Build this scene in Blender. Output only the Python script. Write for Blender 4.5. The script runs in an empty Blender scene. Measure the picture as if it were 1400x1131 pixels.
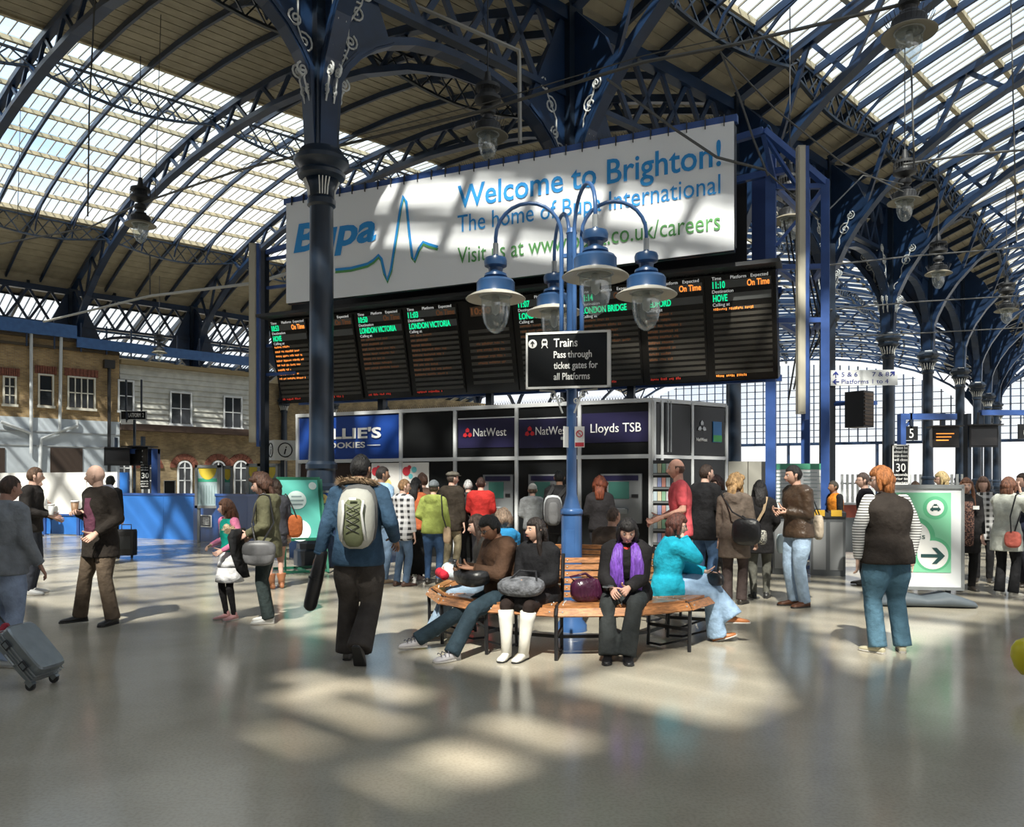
import bpy, math, random
from mathutils import Vector, Matrix, noise
V = Vector
PI = math.pi
R = math.radians
random.seed(7)
sc = bpy.context.scene
C = sc.collection

# ------------------------------------------------------------------ camera, sky, sun, exposure
F, CX, HY, CH = 1100.0, 700.0, 665.0, 1.5          # focal length and horizon of the 1400 x 1131 frame, eye height
cam_d = bpy.data.cameras.new('camera')
cam = bpy.data.objects.new('camera', cam_d)
C.objects.link(cam)
cam.location = (0, 0, CH)
cam.rotation_euler = (PI/2, 0, 0)
cam_d.sensor_width = 36.0
cam_d.lens = F/1400*36.0
cam_d.shift_y = (HY-565.5)/1400
cam_d.clip_end = 600
sc.camera = cam

world = bpy.data.worlds.new('sky')
sc.world = world
world.use_nodes = True
wn, wl = world.node_tree.nodes, world.node_tree.links
wn.clear()
w_out = wn.new('ShaderNodeOutputWorld'); w_bg = wn.new('ShaderNodeBackground')
w_tc = wn.new('ShaderNodeTexCoord'); w_no = wn.new('ShaderNodeTexNoise'); w_rp = wn.new('ShaderNodeValToRGB')
w_no.inputs['Scale'].default_value = 2.3; w_no.inputs['Detail'].default_value = 6
w_rp.color_ramp.elements[0].position = .36; w_rp.color_ramp.elements[0].color = (.36, .62, 1.0, 1)
w_rp.color_ramp.elements[1].position = .55; w_rp.color_ramp.elements[1].color = (.95, .98, 1.0, 1)
w_sx = wn.new('ShaderNodeSeparateXYZ'); w_mr = wn.new('ShaderNodeMapRange')
w_mr.inputs['From Min'].default_value = 0.0; w_mr.inputs['From Max'].default_value = .35
w_mx = wn.new('ShaderNodeMix'); w_mx.data_type = 'RGBA'
wl.new(w_tc.outputs['Generated'], w_no.inputs['Vector']); wl.new(w_tc.outputs['Generated'], w_sx.inputs[0])
wl.new(w_sx.outputs['Z'], w_mr.inputs['Value']); wl.new(w_no.outputs['Fac'], w_rp.inputs[0])
wl.new(w_mr.outputs[0], w_mx.inputs[0]); w_mx.inputs[6].default_value = (1.0, 1.0, 1.0, 1)
wl.new(w_rp.outputs[0], w_mx.inputs[7]); wl.new(w_mx.outputs[2], w_bg.inputs['Color'])
w_bg.inputs['Strength'].default_value = 1.12
wl.new(w_bg.outputs[0], w_out.inputs[0])

sun_d = bpy.data.lights.new('sun', 'SUN')
sun_d.energy = 9.0
sun_d.color = (1.0, .93, .80)
sun_d.angle = R(.9)
sun = bpy.data.objects.new('sun', sun_d)
C.objects.link(sun)
sun.rotation_euler = V((.18, 1.0, -1.22)).to_track_quat('-Z', 'Y').to_euler()

sc.view_settings.view_transform = 'Standard'
sc.view_settings.look = 'None'
sc.view_settings.gamma = 1
sc.view_settings.use_curve_mapping = False
sc.view_settings.exposure = 0.14
sc.cycles.use_denoising = True
sc.cycles.transparent_max_bounces = 24
sc.cycles.max_bounces = 7
sc.cycles.diffuse_bounces = 4
sc.cycles.sample_clamp_indirect = 6.0

# ------------------------------------------------------------------ helpers
def X(px, d): return (px-CX)/F*d
def Zy(y, d): return CH+(HY-y)/F*d
def FD(y): return F*CH/(y-HY)                       # distance of a floor point seen at row y

MC = {}
def mat(name, col, rough=.6, metal=0.0, var=0.0, vscale=6.0, bump=0.0, bscale=40.0, emit=0.0, spec=.5, stretch=None, col2=None, coat=0.0):
    if name in MC: return MC[name]
    m = bpy.data.materials.new(name); m.use_nodes = True
    nt = m.node_tree; b = nt.nodes['Principled BSDF']
    b.inputs['Base Color'].default_value = (*col, 1)
    b.inputs['Roughness'].default_value = rough
    b.inputs['Metallic'].default_value = metal
    b.inputs['Specular IOR Level'].default_value = spec
    if coat: b.inputs['Coat Weight'].default_value = coat
    if var or bump:
        tc = nt.nodes.new('ShaderNodeTexCoord'); mp = nt.nodes.new('ShaderNodeMapping')
        nt.links.new(tc.outputs['Object'], mp.inputs[0])
        if stretch: mp.inputs['Scale'].default_value = stretch
    if var:
        n = nt.nodes.new('ShaderNodeTexNoise'); n.inputs['Scale'].default_value = vscale; n.inputs['Detail'].default_value = 5
        r = nt.nodes.new('ShaderNodeValToRGB')
        c2 = col2 or tuple(c*(1+var) for c in col)
        r.color_ramp.elements[0].position = .35; r.color_ramp.elements[1].position = .66
        r.color_ramp.elements[0].color = (*[c*(1-var) for c in col], 1)
        r.color_ramp.elements[1].color = (*[min(1, c) for c in c2], 1)
        nt.links.new(mp.outputs[0], n.inputs['Vector']); nt.links.new(n.outputs['Fac'], r.inputs[0]); nt.links.new(r.outputs[0], b.inputs['Base Color'])
    if bump:
        n2 = nt.nodes.new('ShaderNodeTexNoise'); n2.inputs['Scale'].default_value = bscale; n2.inputs['Detail'].default_value = 4
        bp = nt.nodes.new('ShaderNodeBump'); bp.inputs['Strength'].default_value = bump; bp.inputs['Distance'].default_value = .02 if bscale > 20 else .033
        nt.links.new(mp.outputs[0], n2.inputs['Vector']); nt.links.new(n2.outputs['Fac'], bp.inputs['Height']); nt.links.new(bp.outputs[0], b.inputs['Normal'])
    if emit:
        b.inputs['Emission Color'].default_value = (*col, 1); b.inputs['Emission Strength'].default_value = emit
    MC[name] = m
    return m

def cloth(rgb, name=None, rough=.85, wr=.9):
    k = name or 'cloth_%02x%02x%02x' % tuple(int(c*255) for c in rgb)
    return mat(k, rgb, rough, var=.18, vscale=9, bump=wr, bscale=9, spec=.25)

def s2l(r, g, b):
    f = lambda c: ((c/255+.055)/1.055)**2.4 if c > 10 else c/255/12.92
    return (f(r), f(g), f(b))

class MB:
    """Collects shapes and links them as one mesh object."""
    def __init__(s): s.v = []; s.f = []; s.m = []; s.cur = 0
    def add(s, vs, fs, mi=None):
        o = len(s.v); s.v.extend([tuple(p) for p in vs]); mi = s.cur if mi is None else mi
        for f in fs: s.f.append(tuple(i+o for i in f)); s.m.append(mi)
        return s
    def obox(s, c, ax, ay, az, mi=None):
        """Box around c with half-axis vectors."""
        c = V(c); ax = V(ax); ay = V(ay); az = V(az)
        vs = [c+i*ax+j*ay+k*az for i in (-1, 1) for j in (-1, 1) for k in (-1, 1)]
        return s.add(vs, [(0, 1, 3, 2), (4, 6, 7, 5), (0, 4, 5, 1), (2, 3, 7, 6), (0, 2, 6, 4), (1, 5, 7, 3)], mi)
    def box(s, x0, y0, z0, x1, y1, z1, mi=None):
        return s.obox(((x0+x1)/2, (y0+y1)/2, (z0+z1)/2), ((x1-x0)/2, 0, 0), (0, (y1-y0)/2, 0), (0, 0, (z1-z0)/2), mi)
    def bar(s, p, q, w, h, up=(0, 0, 1), mi=None):
        p = V(p); q = V(q); d = (q-p)
        L = d.length
        if L < 1e-6: return s
        d = d/L; u = V(up); side = d.cross(u)
        if side.length < 1e-4: side = d.cross(V((1, 0, 0)))
        side.normalize(); u = side.cross(d)
        return s.obox((p+q)/2, d*L/2, side*w/2, u*h/2, mi)
    def poly(s, pts, w, h, up=(0, 0, 1), mi=None):
        """Continuous rectangular section along a polyline."""
        pts = [V(p) for p in pts]; n = len(pts); vs = []
        for i, p in enumerate(pts):
            d = (pts[min(i+1, n-1)]-pts[max(i-1, 0)]).normalized()
            side = d.cross(V(up))
            if side.length < 1e-4: side = V((1, 0, 0))
            side.normalize(); u = side.cross(d)
            vs += [p+side*w/2+u*h/2, p-side*w/2+u*h/2, p-side*w/2-u*h/2, p+side*w/2-u*h/2]
        fs = []
        for i in range(n-1):
            a = i*4
            for j in range(4): fs.append((a+j, a+(j+1) % 4, a+4+(j+1) % 4, a+4+j))
        fs += [(3, 2, 1, 0), (n*4-4, n*4-3, n*4-2, n*4-1)]
        return s.add(vs, fs, mi)
    def tube(s, pts, r, n=8, mi=None):
        pts = [V(p) for p in pts]; m = len(pts)
        rs = r if isinstance(r, (list, tuple)) else [r]*m
        d0 = (pts[1]-pts[0]).normalized()
        a = d0.orthogonal().normalized(); vs = []
        for i, p in enumerate(pts):
            d = (pts[min(i+1, m-1)]-pts[max(i-1, 0)])
            if d.length < 1e-7: d = d0
            d.normalize()
            a = (a-d*a.dot(d))
            if a.length < 1e-5: a = d.orthogonal()
            a.normalize(); b = d.cross(a)
            for j in range(n):
                t = 2*PI*j/n; vs.append(p+(a*math.cos(t)+b*math.sin(t))*rs[i])
        fs = [(i*n+j, i*n+(j+1) % n, (i+1)*n+(j+1) % n, (i+1)*n+j) for i in range(m-1) for j in range(n)]
        fs += [tuple(range(n-1, -1, -1)), tuple((m-1)*n+j for j in range(n))]
        return s.add(vs, fs, mi)
    def caps(s, pts, rs, n=10, mi=None):
        """Tube with rounded ends."""
        P = [V(p) for p in pts]; a = (P[0]-P[1]).normalized(); b = (P[-1]-P[-2]).normalized()
        pp = []; rr = []
        for t in (.98, .8, .45): pp.append(P[0]+a*rs[0]*t); rr.append(rs[0]*math.sqrt(1-t*t))
        pp += P; rr += list(rs)
        for t in (.45, .8, .98): pp.append(P[-1]+b*rs[-1]*t); rr.append(rs[-1]*math.sqrt(1-t*t))
        return s.tube(pp, rr, n, mi)
    def loft(s, rings, mi=None, n=16, sq=2.0):
        """rings: (center, x half vector, y half vector)"""
        vs = []
        for c, a, b in rings:
            c = V(c); a = V(a); b = V(b)
            for j in range(n):
                t = 2*PI*j/n; ct, st = math.cos(t), math.sin(t)
                if sq != 2.0:
                    ct = math.copysign(abs(ct)**(2/sq), ct); st = math.copysign(abs(st)**(2/sq), st)
                vs.append(c+a*ct+b*st)
        m = len(rings)
        fs = [(i*n+j, i*n+(j+1) % n, (i+1)*n+(j+1) % n, (i+1)*n+j) for i in range(m-1) for j in range(n)]
        fs += [tuple(range(n-1, -1, -1)), tuple((m-1)*n+j for j in range(n))]
        return s.add(vs, fs, mi)
    def lathe(s, prof, c=(0, 0, 0), n=24, mi=None, ax=None):
        c = V(c); vs = []
        for r, z in prof:
            for j in range(n):
                t = 2*PI*j/n; vs.append(c+V((math.cos(t)*r, math.sin(t)*r, z)))
        m = len(prof)
        fs = [(i*n+j, i*n+(j+1) % n, (i+1)*n+(j+1) % n, (i+1)*n+j) for i in range(m-1) for j in range(n)]
        if prof[0][0] > 1e-5: fs.append(tuple(range(n-1, -1, -1)))
        if prof[-1][0] > 1e-5: fs.append(tuple((m-1)*n+j for j in range(n)))
        return s.add(vs, fs, mi)
    def prism(s, pts2, o, u, v, d, mi=None):
        """2D outline in plane o,u,v extruded by vector d."""
        o = V(o); u = V(u); v = V(v); d = V(d); n = len(pts2)
        vs = [o+u*a+v*b for a, b in pts2]; vs += [p+d for p in vs]
        fs = [tuple(range(n-1, -1, -1)), tuple(range(n, 2*n))]+[(i, (i+1) % n, n+(i+1) % n, n+i) for i in range(n)]
        return s.add(vs, fs, mi)
    def ball(s, c, rx, ry=None, rz=None, n=12, mi=None):
        ry = rx if ry is None else ry; rz = rx if rz is None else rz; k = max(4, n//2); c = V(c)
        rings = []
        for i in range(k+1):
            t = -PI/2+PI*i/k; q = max(math.cos(t), .02)
            rings.append((c+V((0, 0, math.sin(t)*rz)), (rx*q, 0, 0), (0, ry*q, 0)))
        return s.loft(rings, mi, n)
    def mesh(s, name, mats, smooth=False):
        me = bpy.data.meshes.new(name)
        me.from_pydata(s.v, [], s.f)
        if not isinstance(mats, (list, tuple)): mats = [mats]
        for m in mats: me.materials.append(m)
        if len(mats) > 1: me.polygons.foreach_set('material_index', s.m)
        if smooth: me.polygons.foreach_set('use_smooth', [True]*len(me.polygons))
        me.update()
        return me
    def build(s, name, mats, parent=None, smooth=False, auto=None):
        me = s.mesh(name, mats, smooth)
        o = bpy.data.objects.new(name, me)
        C.objects.link(o)
        if parent: o.parent = parent
        if auto:
            try: me.set_sharp_from_angle(angle=R(auto))
            except Exception: pass
        return o

def tag(o, label, cat, group=None):
    o['label'] = label; o['category'] = cat
    if group: o['group'] = group
    return o
def struct(o):
    o['kind'] = 'structure'; return o
def stuff(o):
    o['kind'] = 'stuff'; return o
def thing(name, label, cat, loc=(0, 0, 0), rz=0.0, group=None):
    o = bpy.data.objects.new(name, None); o.empty_display_size = .1
    C.objects.link(o); o.location = loc; o.rotation_euler = (0, 0, rz)
    return tag(o, label, cat, group)
def sempty(name):
    o = bpy.data.objects.new(name, None); C.objects.link(o); return struct(o)
def inst(me, name, M, parent=None):
    o = bpy.data.objects.new(name, me); C.objects.link(o)
    if parent: o.parent = parent
    o.matrix_local = M
    return o
def copy_tree(o, parent=None):
    c = o.copy(); C.objects.link(c); c.parent = parent
    for ch in o.children: copy_tree(ch, c)
    return c
def frame(o, x, y, z):
    M = Matrix.Identity(4)
    for i, a in enumerate((x, y, z)):
        for j in range(3): M[j][i] = a[j]
    for j in range(3): M[j][3] = o[j]
    return M

DG = None
def text_mesh(body, size=1.0, extrude=.004, bold=0.0, shear=0.0, space=1.0):
    cu = bpy.data.curves.new('lettering', 'FONT')
    cu.body = body; cu.size = size; cu.extrude = extrude; cu.offset = bold; cu.shear = shear
    cu.space_character = space; cu.resolution_u = 3
    o = bpy.data.objects.new('lettering', cu); C.objects.link(o)
    dg = bpy.context.evaluated_depsgraph_get()
    me = bpy.data.meshes.new_from_object(o.evaluated_get(dg))
    bpy.data.objects.remove(o); bpy.data.curves.remove(cu)
    me.name = 'lettering'
    return me
def text(parent, body, o, u, v, h, m, width=None, name='lettering', bold=0.0, shear=0.0, extrude=.003, space=1.0):
    """Lettering whose baseline starts at o, runs along u, rises along v; h is the capital height."""
    me = text_mesh(body, 1.0, extrude, bold, shear, space)
    u = V(u).normalized(); v = V(v).normalized(); n = u.cross(v)
    xs = [p.co.x for p in me.vertices]; x0, x1 = min(xs), max(xs)
    sy = h/.69; sx = (width/(x1-x0)) if width else sy
    me.materials.clear(); me.materials.append(m)
    return inst(me, name, frame(V(o)-u*x0*sx, u*sx, v*sy, n), parent)

def remesh(mb, voxel, smooth=3, fac=.5):
    me = bpy.data.meshes.new('form'); me.from_pydata(mb.v, [], mb.f); me.update()
    o = bpy.data.objects.new('form', me); C.objects.link(o)
    md = o.modifiers.new('r', 'REMESH'); md.mode = 'VOXEL'; md.voxel_size = voxel; md.use_smooth_shade = True
    if smooth:
        ms = o.modifiers.new('s', 'SMOOTH'); ms.iterations = smooth; ms.factor = fac
    dg = bpy.context.evaluated_depsgraph_get()
    out = bpy.data.meshes.new_from_object(o.evaluated_get(dg))
    bpy.data.objects.remove(o); bpy.data.meshes.remove(me)
    return out

# ------------------------------------------------------------------ materials
NAVY = mat('navy_painted_iron', (.008, .024, .064), .36, var=.25, vscale=1.5)
DNAVY = mat('dark_navy_painted_iron', (.009, .018, .034), .35, var=.25, vscale=2)
STEELB = mat('blue_painted_steel', (.035, .09, .30), .42, var=.15, vscale=3)
LAMPB = mat('lamp_blue_enamel', (.048, .125, .31), .3, var=.12, vscale=4)
SOFFIT = mat('aged_cream_boards', (.31, .275, .20), .8, var=.12, vscale=2.0)
GBARD = mat('thin_glazing_bar', (.22, .20, .16), .6)
GBAR = mat('pale_glazing_bar', (.50, .44, .30), .7, var=.2, vscale=3)
BEIGE = mat('beige_metal', (.45, .42, .34), .55, var=.1)
GREYM = mat('grey_metal', (.35, .37, .38), .4, .6, var=.08)
DARKM = mat('dark_metal', (.03, .032, .036), .5)
BLACKM = mat('black_metal', (.012, .012, .014), .4)
BLACKG = mat('gloss_black_panel', (.011, .012, .013), .22, spec=.3)
WHITE = mat('white_paint', (.80, .80, .78), .5)
WHITEF = mat('white_frame', (.62, .64, .66), .4)
INK = mat('black_ink', (.01, .01, .012), .6)
LETW = mat('white_lettering', (.85, .85, .83), .5)
def glass_mat(name, tint, mixf, milky=.0):
    m = bpy.data.materials.new(name); m.use_nodes = True; nt = m.node_tree; nt.nodes.clear()
    out = nt.nodes.new('ShaderNodeOutputMaterial'); tr = nt.nodes.new('ShaderNodeBsdfTransparent'); gl = nt.nodes.new('ShaderNodeBsdfGlossy')
    tr.inputs[0].default_value = (*tint, 1); gl.inputs['Roughness'].default_value = .06
    mx = nt.nodes.new('ShaderNodeMixShader'); mx.inputs[0].default_value = mixf
    nt.links.new(tr.outputs[0], mx.inputs[1]); nt.links.new(gl.outputs[0], mx.inputs[2])
    last = mx
    if milky:
        tl = nt.nodes.new('ShaderNodeBsdfTranslucent'); tl.inputs[0].default_value = (.8, .9, .95, 1)
        m2 = nt.nodes.new('ShaderNodeMixShader'); m2.inputs[0].default_value = milky
        nt.links.new(mx.outputs[0], m2.inputs[1]); nt.links.new(tl.outputs[0], m2.inputs[2]); last = m2
    nt.links.new(last.outputs[0], out.inputs[0])
    return m
ROOFG = glass_mat('roof_glass', (.93, .97, 1.0), .05, .10)
CLEARG = glass_mat('clear_glass', (.92, .95, .96), .12)
LAMPG = glass_mat('lamp_glass', (.86, .89, .90), .16, .10)

def floor_mat():
    m = bpy.data.materials.new('polished_terrazzo'); m.use_nodes = True; nt = m.node_tree; b = nt.nodes['Principled BSDF']
    tc = nt.nodes.new('ShaderNodeTexCoord')
    n1 = nt.nodes.new('ShaderNodeTexNoise'); n1.inputs['Scale'].default_value = .9; n1.inputs['Detail'].default_value = 6
    n2 = nt.nodes.new('ShaderNodeTexNoise'); n2.inputs['Scale'].default_value = 55; n2.inputs['Detail'].default_value = 3
    r1 = nt.nodes.new('ShaderNodeValToRGB'); r1.color_ramp.elements[0].color = (.37, .335, .265, 1); r1.color_ramp.elements[1].color = (.48, .44, .355, 1)
    r1.color_ramp.elements[0].position = .35; r1.color_ramp.elements[1].position = .65
    r2 = nt.nodes.new('ShaderNodeValToRGB'); r2.color_ramp.elements[0].color = (.90, .90, .90, 1); r2.color_ramp.elements[1].color = (1.03, 1.03, 1.03, 1)
    r2.color_ramp.elements[0].position = .38; r2.color_ramp.elements[1].position = .55
    mx = nt.nodes.new('ShaderNodeMix'); mx.data_type = 'RGBA'; mx.blend_type = 'MULTIPLY'; mx.inputs[0].default_value = 1
    nt.links.new(tc.outputs['Object'], n1.inputs['Vector']); nt.links.new(tc.outputs['Object'], n2.inputs['Vector'])
    nt.links.new(n1.outputs['Fac'], r1.inputs[0]); nt.links.new(n2.outputs['Fac'], r2.inputs[0])
    nt.links.new(r1.outputs[0], mx.inputs[6]); nt.links.new(r2.outputs[0], mx.inputs[7]); nt.links.new(mx.outputs[2], b.inputs['Base Color'])
    mr = nt.nodes.new('ShaderNodeMapRange'); mr.inputs['To Min'].default_value = .11; mr.inputs['To Max'].default_value = .22
    nt.links.new(n1.outputs['Fac'], mr.inputs['Value']); nt.links.new(mr.outputs[0], b.inputs['Roughness'])
    b.inputs['Specular IOR Level'].default_value = .45
    return m
def brick_mat(name, c1, c2, mortar, sx=4.4, sy=13.0):
    m = bpy.data.materials.new(name); m.use_nodes = True; nt = m.node_tree; b = nt.nodes['Principled BSDF']
    uv = nt.nodes.new('ShaderNodeTexCoord'); sp = nt.nodes.new('ShaderNodeSeparateXYZ'); cb = nt.nodes.new('ShaderNodeCombineXYZ')
    br = nt.nodes.new('ShaderNodeTexBrick'); nt.links.new(uv.outputs['Object'], sp.inputs[0])
    nt.links.new(sp.outputs['X'], cb.inputs['X']); nt.links.new(sp.outputs['Z'], cb.inputs['Y'])
    nt.links.new(cb.outputs[0], br.inputs['Vector'])
    br.inputs['Scale'].default_value = 1.0; br.inputs['Brick Width'].default_value = .23; br.inputs['Row Height'].default_value = .078
    br.inputs['Mortar Size'].default_value = .008; br.inputs['Color1'].default_value = (*c1, 1); br.inputs['Color2'].default_value = (*c2, 1); br.inputs['Mortar'].default_value = (*mortar, 1)
    no = nt.nodes.new('ShaderNodeTexNoise'); no.inputs['Scale'].default_value = 1.2; no.inputs['Detail'].default_value = 6
    nt.links.new(uv.outputs['Object'], no.inputs['Vector'])
    mr = nt.nodes.new('ShaderNodeMapRange'); mr.inputs['From Min'].default_value = .3; mr.inputs['From Max'].default_value = .7; mr.inputs['To Min'].default_value = .55; mr.inputs['To Max'].default_value = 1.15
    mx = nt.nodes.new('ShaderNodeMix'); mx.data_type = 'RGBA'; mx.blend_type = 'MULTIPLY'; mx.inputs[0].default_value = 1
    nt.links.new(no.outputs['Fac'], mr.inputs['Value']); nt.links.new(br.outputs['Color'], mx.inputs[6]); nt.links.new(mr.outputs[0], mx.inputs[7])
    nt.links.new(mx.outputs[2], b.inputs['Base Color']); b.inputs['Roughness'].default_value = .9
    bp = nt.nodes.new('ShaderNodeBump'); bp.inputs['Strength'].default_value = .5; bp.inputs['Distance'].default_value = .01
    nt.links.new(br.outputs['Fac'], bp.inputs['Height']); bp.invert = True; nt.links.new(bp.outputs[0], b.inputs['Normal'])
    return m
FLOORM = floor_mat()
BRICK = brick_mat('yellow_stock_brick', (.40, .27, .12), (.26, .165, .075), (.30, .26, .19))
BRICK2 = brick_mat('tan_brick', (.33, .25, .13), (.22, .155, .08), (.24, .20, .15))
REDB = mat('red_brick_arch', (.16, .055, .035), .9, var=.3, vscale=9)

# ------------------------------------------------------------------ the layout of the train shed
A = {0: (-3.67, 15.5), 1: (1.45, 20.4), 2: (6.94, 25.2), 3: (11.7, 30.0), 4: (15.9, 34.0), 5: (19.9, 38.5), 6: (24.5, 44.0), 7: (28.9, 50.0), 8: (33.1, 56.0),
     9: (37.3, 62.0), 10: (41.2, 68.2), 11: (44.8, 74.6), 12: (48.1, 81.1), 13: (51.1, 87.7), 14: (53.8, 94.4)}
for k in range(-1, -7, -1): A[k] = (A[0][0]+5.05*k, A[0][1]+4.95*k)
NA = {k: 134.5 for k in range(-6, 4)}
NA.update({4: 137, 5: 138.5, 6: 140.5, 7: 142.5, 8: 144, 9: 147, 10: 149.5, 11: 152, 12: 154, 13: 156, 14: 158})
def AX(k):
    i = min(13, math.floor(k)); t = k-i
    return V((A[i][0]*(1-t)+A[i+1][0]*t, A[i][1]*(1-t)+A[i+1][1]*t, 0))
def NN(k):
    i = min(13, math.floor(k)); t = k-i; a = R(NA[i]*(1-t)+NA[i+1]*t)
    return V((math.cos(a), math.sin(a), 0))
W = 40.5
def zr(w):
    w = abs(w); return 13.9+4.0*(1-((w-W/2)/(W/2))**2)
def zc(w):
    q = abs(1-min(abs(w), W)/(W/2)); return 7.6+8.9*max(0, (1-q**2.2))**(1/2.2)
def RP(k, w, z=None, dz=0.0):
    """Point of the shed: bay coordinate k, w metres left (+) or right (-) of the column row."""
    p = AX(k)+NN(k)*w; p.z = (zr(w) if z is None else z)+dz
    return p
# ------------------------------------------------------------------ floor and ground
fl = MB(); fl.box(-75, -40, -.3, 115, 125, 0); struct(fl.build('floor', FLOORM))
GR = mat('pale_ground_outside', (.42, .42, .40), .9, var=.1, vscale=.2)
g = MB(); g.box(-300, -300, -.9, 450, 500, -.35); struct(g.build('ground', GR))

# ------------------------------------------------------------------ roof: boards, glazing, rafters
ceil = sempty('ceiling')
pane_me = MB().obox((0, 0, 0), (.5, 0, 0), (0, .5, 0), (0, 0, .5)).mesh('pane', ROOFG)
panes = []                      # (distance, in view, matrix)
def in_view(p):
    if p.y < 3: return False
    x = CX+F*p.x/p.y; y = HY-F*(p.z-CH)/p.y
    return -20 < x < 1420 and -20 < y < 1150
def plank_strip(mb, k0, k1, w0, w1):
    a = math.copysign(.29, w1-w0); n = max(1, int(abs(w1-w0)/.29)); dw = (w1-w0)/n
    for i in range(n):
        wa, wb = w0+i*dw, w0+(i+.93)*dw; off = .012*(i % 2)
        q = [RP(k0, wa, dz=off), RP(k1, wa, dz=off), RP(k1, wb, dz=off), RP(k0, wb, dz=off)]
        t = [p+V((0, 0, .03)) for p in q]
        mb.add(q+t, [(0, 1, 2, 3), (7, 6, 5, 4), (0, 4, 5, 1), (2, 6, 7, 3)])
    # solid deck over the boards
    q = [RP(k0, w0, dz=.09), RP(k1, w0, dz=.09), RP(k1, w1, dz=.09), RP(k0, w1, dz=.09)]
    m = max(1, int(abs(w1-w0)/2))
    for i in range(m):
        wa, wb = w0+(w1-w0)*i/m, w0+(w1-w0)*(i+1)/m
        q = [RP(k0, wa, dz=.05), RP(k1, wa, dz=.05), RP(k1, wb, dz=.05), RP(k0, wb, dz=.05)]
        mb.add(q+[p+V((0, 0, .12)) for p in q], [(0, 1, 2, 3), (7, 6, 5, 4), (0, 4, 5, 1), (2, 6, 7, 3), (1, 5, 6, 2), (0, 3, 7, 4)])
def glaze(k, w0, w1, rows, cols, k1=None):
    """One bay of patent glazing between column lines k and k+1."""
    bars = MB(); pur = MB(); k1 = k+1 if k1 is None else k1
    for r in range(rows):
        wa = w0+(w1-w0)*r/rows; wb = w0+(w1-w0)*(r+1)/rows
        pur.bar(RP(k, wa, dz=-.02), RP(k1, wa, dz=-.02), .16, .17)
        for c in range(cols):
            ka = k+(k1-k)*c/cols; kb = k+(k1-k)*(c+1)/cols
            p00, p10, p01, p11 = RP(ka, wa, dz=.03), RP(kb, wa, dz=.03), RP(ka, wb, dz=.13), RP(kb, wb, dz=.13)
            ce = (p00+p10+p01+p11)/4; u = ((p10-p00)+(p11-p01))/2; v = ((p01-p00)+(p11-p10))/2
            n = u.cross(v).normalized()*.008
            panes.append((ce.length, in_view(ce), frame(ce, u*.97, v*.99, n)))
            bars.bar(p00, p01, .03, .06)
    pur.bar(RP(k, w1), RP(k1, w1), .12, .18)
    stuff(bars.build('glazing_bars', GBARD, ceil)); stuff(pur.build('glazing_purlins', GBAR, ceil))
def rafters(k, w0, w1, n=3):
    for i in range(1, n+1):
        kk = k+i/(n+1); N = max(3, int(abs(w1-w0)/2.2))
        m = MB().poly([RP(kk, w0+(w1-w0)*j/N, dz=-.17) for j in range(N+1)], .10, .22)
        m.build('rafter', NAVY, ceil)
def lattice(mb, p, q, depth, n=10, w=.05, sag=0.0):
    """Lattice purlin between two points: straight top, curved foot."""
    p, q = V(p), V(q); top = [p.lerp(q, i/n) for i in range(n+1)]
    bot = [t-V((0, 0, depth*(.45+.55*math.sin(PI*i/n)))) for i, t in enumerate(top)]
    mb.poly(top, .10, .08); mb.poly(bot, .12, .08)
    for i in range(n):
        mb.bar(top[i], bot[i+1], w, w); mb.bar(bot[i], top[i+1], w, w)
    return bot
KMAX = 14
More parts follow.
